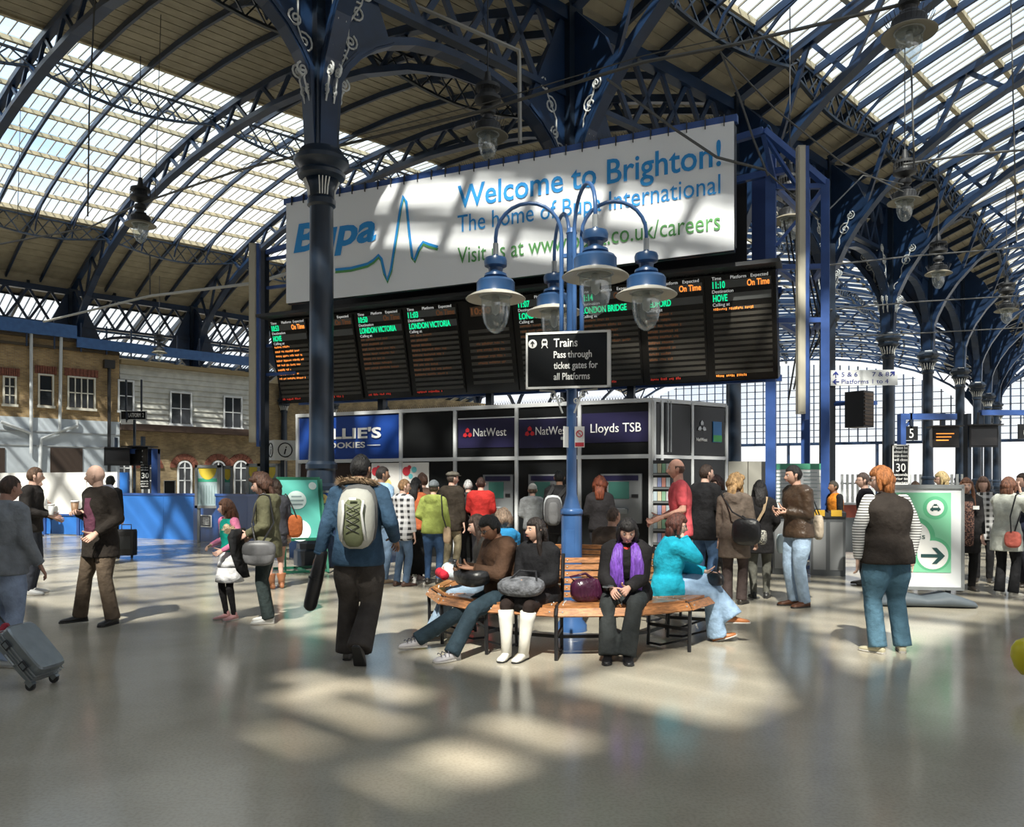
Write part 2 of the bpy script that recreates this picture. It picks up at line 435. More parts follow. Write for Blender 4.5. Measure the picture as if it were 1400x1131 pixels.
for k in range(-6, KMAX):
    lg = (.5, 34.3) if k < -1 else (18.5, 34.3) if k < 4 else (3.5, 37.0)      # glazed band of the left hall; unseen bays opened wider to let sun in
    rg = (-1.8, -19.7) if k >= -1 else (-.5, -19.7)   # glazed band of the right hall; same widening in the unseen bays
    rows = 16 if k < -1 or k > 3 else 9; cols = 18 if k < 6 else 9
    bd = MB()
    if k == -3:                                        # the glazing ends inside this bay; unseen board gaps beyond are shaped to throw sun patches
        ke = -2.27
        for k0_, k1_, w0_, w1_ in ((k, ke, .0, 34.3), (k, k+1, 34.3, 40.3), (k, k+1, -19.7, -40.3), (k, -2.40, -.0, -12.8), (k, ke, -12.8, -16.4),
                                   (k, -2.56, -16.4, -19.7), (-2.37, ke, -16.4, -19.7), (-2.56, -2.37, -19.3, -19.7), (-2.56, -2.52, -16.4, -17.6), (-2.52, -2.49, -16.4, -18.5),
                                   (-2.56, -2.44, -18.3, -18.7), (-2.49, -2.44, -16.4, -16.9), (-2.45, -2.42, -17.2, -19.3), (-2.42, -2.37, -17.8, -18.5), (-2.40, -2.37, -16.4, -17.0)):
            plank_strip(bd, k0_, k1_, w0_, w1_)
        glaze(ke, .5, 34.3, 16, 4, -2.0); glaze(-2.40, -.5, -12.8, 7, 6, -2.0); glaze(ke, -12.8, -19.7, 4, 4, -2.0)
    elif k < -2:
        plank_strip(bd, k, k+1, .0, 40.3); plank_strip(bd, k, k+1, -.0, -40.3)
    else:
        plank_strip(bd, k, k+1, .0, lg[0]); plank_strip(bd, k, k+1, lg[1], 40.8)
        plank_strip(bd, k, k+1, -.0, rg[0]); plank_strip(bd, k, k+1, rg[1], -40.3)
        glaze(k, *lg, rows, cols); glaze(k, *rg, 10, 16 if k < 7 else 8)
        if k == -1:                                    # unseen boards added over the glazing to shade the banner
            plank_strip(bd, -.95, -.60, -1.8, -13); plank_strip(bd, -.42, 0, -1.8, -13)
        if k == 0: plank_strip(bd, 0, .35, -1.8, -13)  # more of the added boards that keep sun off the banner
    stuff(bd.build('boarded_soffit', SOFFIT, ceil))
    rafters(k, 0, 40.4); rafters(k, 0, -40.4)
    lt = MB()
    for w in (9.0, 20.4, 34.3):
        lattice(lt, RP(k, w, dz=-.25), RP(k+1, w, dz=-.25), 1.0)
    for w in ((-1.8, -19.7) if k >= -1 else ()):
        lattice(lt, RP(k, w, dz=-.2), RP(k+1, w, dz=-.2), .9)
    stuff(lt.build('lattice_purlins', DNAVY, ceil))
    # curved brackets that carry the rafters down to the lattice purlins
    cb = MB()
    for i in range(1, 4):
        kk = k+i/4
        for w, sgn in ((9.0, 1), (20.4, 1), (34.3, -1), (-1.8, -1)):
            pts = [RP(kk, w+sgn*a, dz=-1.0+b) for a, b in ((0, 0), (.25, .35), (.8, .62), (1.6, .78))]
            cb.poly(pts, .06, .09)
    stuff(cb.build('curved_brackets', NAVY, ceil))
seen = sorted([p for p in panes if p[1]], key=lambda p: p[0])
for d, _, M in seen[:300]:
    inst(pane_me, 'pane', M, ceil)
rest = MB()
cube = [V((i*.5, j*.5, 0)) for i, j in ((-1, -1), (1, -1), (1, 1), (-1, 1))]
for d, _, M in seen[300:]+[p for p in panes if not p[1]]:
    rest.add([M @ c for c in cube], [(0, 1, 2, 3)])
stuff(rest.build('glass_panes', ROOFG, ceil))

# ------------------------------------------------------------------ main arched trusses
order = {0: 'nearest', 1: 'second', 2: 'third', 3: 'fourth', 4: 'fifth', 5: 'sixth', 6: 'seventh', 7: 'eighth', 8: 'ninth', 9: 'tenth', 10: 'eleventh', 11: 'twelfth', 12: 'thirteenth', 13: 'fourteenth'}
def truss(k, side):
    name = order.get(k)
    t = thing('roof_truss', (f'{name} arched blue roof truss over the {"left" if side > 0 else "right"} hall' if name else f'arched blue roof truss over the {"left" if side > 0 else "right"} hall {"outside the frame behind the camera" if k < -1 else "just before the large column"}'), 'truss', RP(k, 0, 0), 0, 'arched trusses of the station roof')
    o = RP(k, 0, 0)
    def L(w, z): return RP(k, side*w, z)-o
    ws = [0.15, .35, .7, 1.2, 2, 3, 4.5, 6.5, 9, 12, 15, 18, 20.25, 22.5, 25.5, 28.5, 31.5, 34, 36, 37.5, 38.5, 39.3, 39.8, 40.15, 40.35]
    n = NN(k); ax = V((-n.y, n.x, 0))
    MB().poly([L(w, zc(w)) for w in ws], .34, .20, up=(0, 0, 1) ).build('lower_chord', NAVY, t)
    MB().poly([L(w, zr(w)-.34) for w in ws], .30, .24).build('upper_chord', NAVY, t)
    br = []
    wq = 1.3; up = True
    while wq < 38.6:
        wn_ = wq+1.15
        a, b = (L(wq, zc(wq)), L(wn_, zr(wn_)-.34)) if up else (L(wq, zr(wq)-.34), L(wn_, zc(wn_)))
        br.append((a, b)); wq = wn_; up = not up
    if k in (0, 1, 2, 3) :
        for a, b in br: MB().bar(a, b, .12, .14).build('brace', NAVY, t)
    else:
        m = MB()
        for a, b in br: m.bar(a, b, .12, .14)
        stuff(m.build('bracing', NAVY, t))
    return t
for k in (-4, -1, *range(0, 14)):
    truss(k, 1); truss(k, -1)

# ------------------------------------------------------------------ columns with their flared spandrels
WSTR = mat('white_flute', (.75, .75, .72), .5)
def spiral(c, u, v, r0, turns, sgn=1, a0=0.0, n=18):
    return [V(c)+V(u)*math.cos(a0+sgn*turns*2*PI*i/n)*r0*(1-.85*i/n)+V(v)*math.sin(a0+sgn*turns*2*PI*i/n)*r0*(1-.85*i/n) for i in range(n+1)]
def column(k, side_row=0):
    o = RP(k, 0 if side_row == 0 else W, 0)
    n = NN(k); ax = (AX(k+.1)-AX(k-.1)).normalized()
    if side_row == 0:
        lab = {0: 'large dark navy iron column in front of the banner, beside the green A-board', 1: 'dark navy iron column rising behind the centre of the welcome banner', 2: 'dark iron column just right of the kiosk, below the departure board end',
               3: 'dark iron column behind the platform direction sign'}.get(k, f'{order.get(k)} dark iron column of the row receding on the right' if k > 0 else ('dark iron column outside the frame at left' if k == -1 else 'dark iron column at the entrance outside the frame'))
    else:
        lab = f'{order.get(k) or "frame-edge"} dark iron column of the far left row above the brick buildings'
    t = thing('cast_iron_column', lab, 'column', o, 0, 'cast iron columns of the train shed')
    near = k == 0 and side_row == 0
    N = 32 if near else 16
    MB().lathe([(.52, 0), (.52, .28), (.47, .32), (.47, .42), (.41, .50), (.39, 1.05), (.42, 1.12), (.42, 1.24), (.36, 1.30)], n=8 if not near else 16).build('pedestal', DNAVY, t)
    MB().lathe([(.33, 1.30), (.35, 1.36), (.35, 1.5), (.29, 1.56), (.27, 1.8), (.30, 1.84), (.30, 1.92), (.25, 1.98), (.235, 2.3), (.228, 4.5), (.222, 6.86), (.27, 6.9), (.27, 7.0), (.235, 7.04)], n=N).build('shaft', DNAVY, t, smooth=True, auto=35)
    MB().lathe([(.235, 7.02), (.25, 7.2), (.33, 7.38)], n=N).build('flared_neck', DNAVY, t, smooth=True)
    wf = MB()
    for i in range(N):
        if (i//(N//8)) % 2 == 0 or not near:
            a = 2*PI*(i+.5)/N; c = V((math.cos(a), math.sin(a), 0)); s_ = V((-math.sin(a), math.cos(a), 0))
            wf.poly([c*.245+V((0, 0, 7.06)), c*.262+V((0, 0, 7.2)), c*.338+V((0, 0, 7.37))], .022, .02, up=tuple(s_))
    wf.build('white_fluting', WSTR, t)
    MB().lathe([(.33, 7.38), (.44, 7.44), (.46, 7.5), (.40, 7.56), (.44, 7.64), (.52, 7.70), (.52, 7.78), (.45, 7.84), (.40, 7.95)], n=N if near else 8).build('capital', DNAVY, t, auto=30)
    MB().obox((0, 0, 10.7), ax*.24, n*.24, (0, 0, 2.9)).build('upper_post', DNAVY, t)
    zt = 12.4
    def plate(dirv, prof, name='spandrel', m=NAVY):
        """Solid plate following the arch near the column, with a flange along the curve."""
        s2 = V((-dirv.y, dirv.x, 0))
        out = [(0.1, 7.9)]+prof+([(prof[-1][0]*.75, min(13.5, prof[-1][1]+.9)), (.3, 13.4), (.1, 13.4)])
        mb = MB().prism(out, s2*-.06, dirv, (0, 0, 1), s2*.12)
        mb.poly([dirv*w_+V((0, 0, z_)) for w_, z_ in [(.22, 7.9)]+prof], .36, .07, up=tuple(dirv))
        return mb.build(name, m, t)
    prof = [(w_, zc(w_)) for w_ in (.28, .4, .55, .75, 1.0, 1.3, 1.6)]
    dirs = [n, -n] if side_row == 0 else [-n]
    for d in dirs: plate(d, prof)
    arc = lambda t_: 7.9+3.1*(1-abs(1-2*t_)**2.3)**(1/2.3)
    for d, kk in ((1, k+1), (-1, k-1)):
        if kk > 14 or kk < -6: continue
        e = RP(kk, 0 if side_row == 0 else W, 0)-o; Lh = e.length; e.normalize()
        pl = [(Lh*t_, arc(t_)) for t_ in (.045, .07, .11, .16, .22)]
        plate(e, pl, 'arcade_spandrel')
    if near or (k in (1, 3, 4) and side_row == 0):
        for d in (n, -n, ax, -ax):
            s2 = V((-d.y, d.x, 0))
            for sg in (1, -1):
                mb = MB(); off = s2*.085*sg; Z3 = V((0, 0, 1))
                for (a_, z_, r_, sn) in ((.33, 9.0, .10, 1), (.45, 9.35, .13, -1), (.42, 9.85, .20, 1), (.6, 10.25, .16, -1), (.75, 10.9, .22, 1), (.95, 11.35, .16, -1)):
                    mb.tube(spiral(d*a_+off+Z3*z_, d, Z3, r_, 1.6, sn, a0=1.2), [.022]*17+[.03, .03], 5)
                mb.tube([d*a_+off+Z3*z_ for a_, z_ in ((.30, 8.8), (.42, 9.2), (.34, 9.6), (.55, 10.1), (.55, 10.6), (.85, 11.1), (.95, 11.5))], .02, 5)
                mb.build('scroll_ornament', mat('grey_white_ornament', (.5, .52, .52), .6), t)
    return t
for k in range(-2, 14): column(k)
for k in range(-1, 8): column(k, 1)

bc_ = thing('cast_iron_column', 'iron column standing behind the camera, outside the view', 'column', (.62, -3.4, 0), 0, 'cast iron columns of the train shed')
MB().lathe([(.5, 0), (.5, .4), (.4, .5), (.4, 1.2), (.33, 1.3), (.24, 1.9), (.20, 7.0), (.28, 7.5), (.28, 7.8), (.25, 8)], n=16).build('shaft', DNAVY, bc_)
MB().add([(-.25, -.1, 8), (.25, -.1, 8), (.25, .1, 8), (-.25, .1, 8), (-.35, -.1, 15), (.35, -.1, 15), (.35, .1, 15), (-.35, .1, 15)], [(0, 3, 2, 1), (4, 5, 6, 7), (0, 1, 5, 4), (2, 3, 7, 6), (1, 2, 6, 5), (3, 0, 4, 7)]).build('flared_head', DNAVY, bc_)

# longitudinal arcade girders between the columns
def arcade(k, row):
    w = 0 if row == 0 else W
    p, q = RP(k, w, 0), RP(k+1, w, 0); o = p.copy(); d = (q-p); Lh = d.length; d.normalize()
    t = thing('arcade_girder', ('openwork iron girder between middle-row columns, bay %s' % (order.get(k) or ('just left of the large column' if k == -1 else 'at the entrance outside the view'))) if row == 0 else ('openwork iron girder above the left buildings, bay %s' % (order.get(k) or 'at the left edge')), 'girder', o, 0, 'arcade girders joining the columns')
    N = 16
    arc = lambda t_: 7.9+3.1*max(0, (1-abs(1-2*t_)**2.3))**(1/2.3)
    ts = [.02, .04, .07, .11, .16, .22, .3, .4, .5, .6, .7, .78, .84, .89, .93, .96, .98]
    MB().poly([d*Lh*t_+V((0, 0, arc(t_))) for t_ in ts], .30, .16).build('arch', NAVY, t)
    MB().bar(V((0, 0, 13.35)), d*Lh+V((0, 0, 13.35)), .34, .34).build('top_beam', NAVY, t)
    MB().bar(V((0, 0, 11.35)), d*Lh+V((0, 0, 11.35)), .22, .14).build('tie_beam', NAVY, t)
    n = 6
    for i in range(n):
        a = d*Lh*i/n; b = d*Lh*(i+1)/n
        m = MB().bar(a+V((0, 0, 11.35)), b+V((0, 0, 13.3)), .10, .14)
        m.bar(b+V((0, 0, 11.35)), a+V((0, 0, 13.3)), .10, .14)
        if k < 5: m.build('cross_brace', NAVY, t)
        else: m.build('cross_brace', NAVY, t)
for k in range(-2, 13): arcade(k, 0)
for k in range(-1, 8): arcade(k, 1)

# lean-to roof beyond the left row
lt = sempty('ceiling')
def LP(k, a, dz=0.0):                                # a metres beyond the left row
    p = AX(k)+NN(k)*(W+a); p.z = 13.85-a*.34+dz; return p
for k in range(-1, 9):
    m = MB()
    for (a0, a1) in ((-.3, 1.9), (8.4, 14)):
        q = [LP(k, a0), LP(k+1, a0), LP(k+1, a1), LP(k, a1)]
        m.add(q+[p+V((0, 0, .12)) for p in q], [(0, 1, 2, 3), (7, 6, 5, 4), (0, 4, 5, 1), (2, 6, 7, 3), (1, 5, 6, 2), (0, 3, 7, 4)])
    m.build('boarded_slope', SOFFIT, lt)
    m = MB()
    for i in range(17): m.bar(LP(k+i/16, 1.9), LP(k+i/16, 8.4), .05, .1)
    for a in (1.9, 5.1, 8.4): m.bar(LP(k, a), LP(k+1, a), .12, .2)
    for i in (0, 1, 2): m.bar(LP(k+i/3, 0, -.25), LP(k+i/3, 14, -.25), .16, .3)
    stuff(m.build('lean_to_bars', DNAVY, lt))
    m = MB()
    for i in range(16):
        q = [LP(k+i/16, 1.9, .05), LP(k+(i+1)/16, 1.9, .05), LP(k+(i+1)/16, 8.4, .05), LP(k+i/16, 8.4, .05)]; m.add(q, [(0, 1, 2, 3)])
    stuff(m.build('lean_to_glass', ROOFG, lt))

# ------------------------------------------------------------------ glazed end screens
def end_screen(name, side):
    k = 14; o = RP(k, 0, 0); s = sempty(name); s.location = o
    def L(w, z): return RP(k, side*w, z)-o
    frm = MB(); z0 = 6.8
    for i in range(0, 41):
        w = i*W/40; zt_ = max(z0, zc(w)+.3)
        frm.bar(L(w, z0), L(w, zt_), .16 if i % 4 == 0 else .08, .12)
    z = z0
    while z < 15.6:
        ws = [i*W/160 for i in range(161) if zc(i*W/160)+.3 >= z]
        if ws: frm.bar(L(ws[0], z), L(ws[-1], z), .34 if z == z0 else .08, .34 if z == z0 else .08)
        z += .85
    for w in (0.4, 10, 20.25, 30.5, 40): frm.bar(L(w, 0), L(w, z0), .3, .3)
    stuff(frm.build('screen_frame', NAVY, s))
    g_ = MB(); q = [L(w, z0) for w in (0, W)]
    ws = [i*W/40 for i in range(41)]
    g_.add([L(w, z0) for w in ws]+[L(w, zc(w)+.3) for w in ws], [(i, i+1, 42+i, 41+i) for i in range(40)])
    g_.build('screen_glass', CLEARG, s)
end_screen('window_1', 1); end_screen('window_2', -1)

# ------------------------------------------------------------------ walls behind and beside the camera
def wallbox(name, p, q, h, m, th=.4):
    p, q = V(p), V(q); d = q-p; L_ = d.length
    mb = MB().box(0, -th/2, 0, L_, th/2, h)
    o = mb.build(name, m); o.location = p; o.rotation_euler = (0, 0, math.atan2(d.y, d.x)); return struct(o)
WPAINT = mat('cream_wall', (.50, .46, .38), .8, var=.1, vscale=.8)
pA = RP(-6, 54, 0); pB = RP(-6, -40.5, 0)
wallbox('wall_back', pA, pB, 13.4, WPAINT)
wallbox('wall_right', pB, RP(-1, -40.5, 0), 8.0, BRICK2)
def online(O, e, px):
    """Distance s along the horizontal line O + s*e at which it is seen in column px; also its depth."""
    r = (px-CX)/F; s = (r*O[1]-O[0])/(e[0]-r*e[1]); return s, O[1]+s*e[1]
def onplane(O, e, px, py):
    s, d = online(O, e, px); return s, Zy(py, d)

# ------------------------------------------------------------------ buildings along the left platform
bO = RP(1, 38.6, 0); ba = R(44); bE = (math.cos(ba), math.sin(ba))
def bp_(px, py): return onplane(bO, bE, px, py)
PALEB = mat('pale_blue_render', (.42, .47, .52), .8, var=.12, vscale=.7)
CLAP = mat('grey_white_clapboard', (.50, .50, .46), .75, var=.14, vscale=2)
DWOOD = mat('dark_brown_door', (.035, .022, .016), .6)
PGLASS = mat('dark_window_glass', (.02, .024, .028), .08)
PFRAME = mat('cream_window_frame', (.55, .53, .46), .6)
def sash(parent, x0, x1, z0, z1, nx=2, nz=2, fm=PFRAME):
    f = MB(); t = .09
    f.box(x0-t, -.10, z0-t, x0, .02, z1+t); f.box(x1, -.10, z0-t, x1+t, .02, z1+t)
    f.box(x0, -.10, z1, x1, .02, z1+t); f.box(x0-.15, -.16, z0-t-.06, x1+.15, .02, z0-.01)
    w = f.build('window', fm, parent)
    for i in range(nx):
        for j in range(nz):
            a0, a1 = x0+(x1-x0)*i/nx, x0+(x1-x0)*(i+1)/nx; b0, b1 = z0+(z1-z0)*j/nz, z0+(z1-z0)*(j+1)/nz
            MB().box(a0+.03, -.03, b0+.03, a1-.03, -.01, b1-.03).build('pane', PGLASS, w)
    g = MB()
    for i in range(1, nx): a = x0+(x1-x0)*i/nx; g.box(a-.03, -.06, z0, a+.03, 0, z1)
    for j in range(1, nz): b = z0+(z1-z0)*j/nz; g.box(x0, -.06, b-.03, x1, 0, b+.03)
    g.build('glazing_bar', fm, w)
    return w
s0 = bp_(-90, 500)[0]; s1 = bp_(163, 500)[0]; s2 = bp_(352, 500)[0]; zt = bp_(80, 466)[1]; zm = bp_(80, 573)[1]
bb = thing('brick_building', 'yellow brick two-storey building with pale blue ground floor at far left', 'building', bO, ba)
MB().box(s0, 0, zm, s1, 5, zt).build('upper_wall', BRICK, bb)
MB().box(s0, -.08, 0, s1, 5, zm).build('lower_wall', PALEB, bb)
MB().box(s0, -.25, zt, s1+.1, 5, zt+.25).box(s0, -.15, zt-.5, s1, 0, zt-.35).build('cornice', mat('dark_brown_cornice', (.06, .045, .03), .8), bb)
for (a, b, y0, y1, nx, nz) in ((6, 20, 552, 516, 2, 3), (94, 128, 557, 516, 4, 2), (54, 71, 554, 513, 1, 2), (-40, -20, 552, 516, 2, 3)):
    xa, za = bp_(a, y0); xb, _ = bp_(b, y0); zb = bp_(a, y1)[1]
    sash(bb, xa, xb, za, zb, nx, nz)
    n_ = 9
    for i in range(n_):
        u0 = xa-.25+(xb-xa+.5)*i/n_; MB().box(u0+.01, -.07, zb+.1, u0+(xb-xa+.5)/n_-.01, .0, zb+.55).build('arch_brick', REDB, bb)
for (a, b, y0, y1) in ((68, 112, 652, 612), (-20, 6, 660, 612)):
    xa, za = bp_(a, y0); xb, _ = bp_(b, y0); zb = bp_(a, y1)[1]
    MB().box(xa, -.14, za, xb, -.06, zb).build('shutter', DWOOD, bb)
pm = mat('painted_pipe', (.50, .53, .55), .5)
for pts in (((41, 455), (41, 620)), ((82, 455), (80, 590), (55, 600), (52, 660)), ((0, 577), (40, 592)), ((104, 575), (104, 582), (80, 590))):
    q = [bp_(*p) for p in pts]; MB().tube([(x, -.25, z) for x, z in q], .09, 8).build('drainpipe', pm, bb)
for y in (592, 611): MB().box(s0, -.13, bp_(80, y)[1], s1, -.07, bp_(80, y)[1]+.06).build('string_course', mat('grey_trim', (.3, .32, .34), .8), bb)
xq, zq = bp_(147, 500); MB().tube([(xq, -.3, bp_(147, 497)[1]), (xq, -.3, 0)], .10, 8).box(xq-.3, -.45, zq-.2, xq+.3, -.1, zq+.3).build('black_drainpipe', BLACKM, bb)

cb_ = thing('clapboard_building', 'white weatherboarded building with brick arched ground floor, right of the yellow brick building', 'building', bO, ba)
z2t = bp_(200, 499)[1]; z2m = bp_(200, 580)[1]
MB().box(s1+.05, .25, 0, s2, 5, z2t-.1).build('lower_wall', BRICK2, cb_)
nb = 11
for i in range(nb):
    za = z2m+(z2t-z2m)*i/nb; zb = z2m+(z2t-z2m)*(i+1)/nb
    v = [(s1+.05, .02, za), (s2, .02, za), (s2, .12, zb), (s1+.05, .12, zb), (s1+.05, .25, za), (s2, .25, za), (s2, .25, zb), (s1+.05, .25, zb)]
    MB().add(v, [(0, 1, 2, 3), (7, 6, 5, 4), (0, 4, 5, 1), (2, 6, 7, 3), (1, 5, 6, 2), (0, 3, 7, 4)]).build('weatherboard', CLAP, cb_)
MB().box(s1, -.35, z2t-.1, s2, .6, z2t+.15).build('gutter', mat('ochre_gutter', (.25, .19, .10), .8), cb_)
MB().box(s1, -.6, z2m-.45, s2, .3, z2m-.05).build('canopy_beam', mat('brown_canopy', (.06, .035, .025), .7), cb_)
for (a, b, y0, y1) in ((163, 181, 561, 521), (234, 260, 579, 537), (307, 329, 584, 543)):
    xa, za = bp_(a, y0); xb, _ = bp_(b, y0); zb = bp_(a, y1)[1]; sash(cb_, xa, xb, za, zb, 2, 2, WHITEF)
for px in (118, 171, 205, 254, 300, 331):
    if px < 163: continue
    xa, _ = bp_(px-9, 650); xb, _ = bp_(px+9, 650); zb = bp_(px, 640)[1]; za = 1.0
    wdt = xb-xa; cx = (xa+xb)/2; r = wdt/2
    arcp = [(cx+math.cos(PI*i/8)*r, zb+math.sin(PI*i/8)*r) for i in range(9)]
    w_ = MB().prism([(xb, za)]+arcp+[(xa, za)], (0, .20, 0), (1, 0, 0), (0, 0, 1), (0, .06, 0)).build('arched_window', PGLASS, cb_)
    f = MB(); f.poly([(xb, .17, za)]+[(x, .17, z) for x, z in arcp]+[(xa, .17, za)], .1, .1, up=(0, 1, 0)); f.box(cx-.04, .14, za, cx+.04, .2, zb+r); f.box(xa, .14, zb-.04, xb, .2, zb+.04); f.box(xa, .14, (za+zb)/2, xb, .2, (za+zb)/2+.06)
    f.build('arched_frame', WHITEF, w_)
    for i in range(9):
        t0 = PI*i/9; t1 = PI*(i+.93)/9; R0, R1 = r+.12, r+.5
        MB().prism([(cx+math.cos(t0)*R0, zb+math.sin(t0)*R0), (cx+math.cos(t0)*R1, zb+math.sin(t0)*R1), (cx+math.cos(t1)*R1, zb+math.sin(t1)*R1), (cx+math.cos(t1)*R0, zb+math.sin(t1)*R0)], (0, .16, 0), (1, 0, 0), (0, 0, 1), (0, .1, 0)).build('arch_brick', REDB, cb_)
wk = thing('roof_walkway', 'blue painted steel gutter walkway along the tops of the left buildings', 'walkway', bO, ba)
zz = bp_(80, 462)[1]
MB().box(s0, -.5, zz, s1-2.5, -.3, zz+.75).build('fascia', LAMPB, wk)
zz2 = bp_(200, 492)[1]
MB().box(s1-2.5, -.5, zz2+.25, s2, -.3, zz2+.85).build('fascia', LAMPB, wk)
for i in range(14):
    x = s0+(s2-s0)*i/13; MB().bar((x, -.4, zz2), (x, -.4, zz2+1.7), .08, .08).build('handrail_post', NAVY, wk)
dk = MB().box(s0, 2, 0, s2+60, 2.4, 9).build('wall_left', BRICK2); dk.location = bO; dk.rotation_euler = (0, 0, ba); struct(dk)

# ------------------------------------------------------------------ hoarding on the left
HB = mat('bright_blue_panel', (.035, .17, .55), .35, var=.08, vscale=1)
HW = mat('white_hoarding', (.85, .85, .83), .5, var=.03, vscale=.6)
hO = V((-16.5, 25.6, 0)); hE_ = (V((-9.6, 23.3, 0))-hO).normalized(); hE = (hE_.x, hE_.y); ha = math.atan2(hE[1], hE[0])
hd = thing('hoarding', 'blue and white site hoarding along the platforms at the left', 'hoarding', hO, ha)
def hp(px, py): return onplane(hO, hE, px, py)
xs_ = [hp(p, 700)[0] for p in (-30, 5, 38, 62, 70, 108, 112, 158, 185)]
ztop = hp(100, 703)[1]
for i in range(len(xs_)-1):
    MB().box(xs_[i]+.02, 0, .03, xs_[i+1]-.02, .06, ztop-.02).build('blue_panel', HB, hd)
MB().box(xs_[0], -.04, ztop-.05, xs_[-1], .1, ztop).build('rail', STEELB, hd)
for i in (1, 3, 5, 7): MB().box(xs_[i]-.05, -.05, 0, xs_[i]+.05, .08, ztop).build('post', STEELB, hd)
for a, b in ((-30, 50), (50, 118), (118, 160)):
    MB().box(hp(a, 700)[0], .02, ztop, hp(b, 700)[0]-.015, .09, hp(100, 646)[1]).build('white_panel', HW, hd)
MB().box(hp(160, 700)[0], .1, ztop-.1, hp(160, 700)[0]+.3, .16, hp(160, 646)[1]).build('edge_panel', HB, hd)
h2 = thing('barrier', 'blue solid barrier wall below the arched windows at left, with small black notice', 'barrier')
cpt = [V((X(p, d), d, 0)) for p, d in ((158, 23.7), (225, 22.9), (266, 22.4), (340, 20.6), (382, 19.6))]
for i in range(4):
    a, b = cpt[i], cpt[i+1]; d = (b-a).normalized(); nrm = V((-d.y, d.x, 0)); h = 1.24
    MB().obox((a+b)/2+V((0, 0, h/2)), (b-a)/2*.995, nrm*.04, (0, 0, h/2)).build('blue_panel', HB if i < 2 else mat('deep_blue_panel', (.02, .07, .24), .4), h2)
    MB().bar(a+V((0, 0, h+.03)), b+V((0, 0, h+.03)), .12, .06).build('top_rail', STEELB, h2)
a, b = cpt[2], cpt[3]; d = (b-a).normalized(); nf = V((d.y, -d.x, 0))
def plate_on(parent, px0, px1, y0, y1, O, e, off, m, name, fr=None):
    sa, za = onplane(O, e, px0, y1); sb, _ = onplane(O, e, px1, y1); zb = onplane(O, e, px0, y0)[1]
    e3 = V((e[0], e[1], 0)); nn = V((e[1], -e[0], 0)); O = V((O[0], O[1], 0))
    c = O+e3*(sa+sb)/2+nn*off+V((0, 0, (za+zb)/2))
    o = MB().obox(c, e3*abs(sb-sa)/2, nn*.012, (0, 0, abs(zb-za)/2)).build(name, m, parent)
    if fr: MB().obox(c-nn*.006, e3*(abs(sb-sa)/2+.02), nn*.012, (0, 0, abs(zb-za)/2+.02)).build('border', fr, parent)
    return c, e3, nn, abs(sb-sa), abs(zb-za)
c, e3, nn, w_, h_ = plate_on(h2, 277, 292, 705, 719, a, (d.x, d.y), .08, BLACKG, 'notice', WHITE)
for j in range(5): MB().obox(c+nn*.015+V((0, 0, h_*(.3-.15*j)))+e3*w_*.12, e3*w_*.28, nn*.003, (0, 0, .008)).build('notice_line', LETW, h2)

# poster stands behind the barrier
def poster_stand(px0, px1, y0, y1, dist, label, cols, yaw=0.0, name='poster_case'):
    z0, z1 = Zy(y1, dist), Zy(y0, dist); w = (px1-px0)/F*dist
    t = thing(name, label, 'poster', (X((px0+px1)/2, dist), dist, 0), yaw, 'poster cases by the information point')
    f = MB(); f.box(-w/2, -.04, z0, -w/2+.07, .1, z1); f.box(w/2-.07, -.04, z0, w/2, .1, z1); f.box(-w/2, -.04, z1-.07, w/2, .1, z1); f.box(-w/2, -.04, z0, w/2, .1, z0+.07)
    f.box(-w/2+.05, 0, 0, -w/2+.12, .06, z0); f.box(w/2-.12, 0, 0, w/2-.05, .06, z0); f.build('frame', GREYM, t)
    MB().box(-w/2+.07, -.01, z0+.07, w/2-.07, .02, z1-.07).build('poster', mat('poster_blue_grey', cols[0], .5), t)
    zz = z1-.07
    MB().prism([(w*.36*math.cos(PI+PI*i/12), zz-.02+.30*math.sin(PI+PI*i/12)) for i in range(13)], (0, -.02, 0), (1, 0, 0), (0, 0, 1), (0, .005, 0)).build('print_arc', mat('yellow_print', (.65, .50, .05), .5), t)
    MB().box(-w/2+.08, -.016, z1-.45, w/2-.08, -.011, z1-.36).build('print_band', mat('green_print', cols[1], .5), t)
    for i in range(7): MB().box(-w*.38+w*.76*i/7, -.016, z0+.12, -w*.38+w*.76*i/7+.012, -.011, z1-.55).build('print_line', mat('grey_print', (.25, .35, .36), .6), t)
    return t
poster_stand(267, 301, 636, 695, 21.6, 'poster case with pale blue poster behind the blue barrier, left one', ((.36, .47, .50), (.05, .35, .22)))
poster_stand(303, 318, 637, 690, 21.9, 'narrow dark poster panel between two pale poster cases', ((.08, .07, .09), (.3, .22, .25)), R(40))
poster_stand(337, 356, 634, 700, 20.8, 'poster case with yellow and green poster left of the purple one', ((.30, .33, .42), (.07, .32, .20)))
poster_stand(357, 384, 634, 712, 20.2, 'grey cased purple poster beside the information sign pole', ((.10, .07, .18), (.3, .3, .4)), R(-25))
ip = thing('information_sign', 'white cube information sign with two letter i symbols on a post', 'sign', (X(385, 19.8), 19.8, 0))
zc0 = Zy(616, 19.8)
MB().obox((0, 0, zc0), V((.22, .15, 0)), V((-.15, .22, 0))*1.0, (0, 0, .24)).build('cube', mat('white_sign', (.72, .74, .74), .5), ip)
MB().bar((.02, .05, 0), (.02, .05, zc0-.2), .10, .10).build('post', DNAVY, ip)
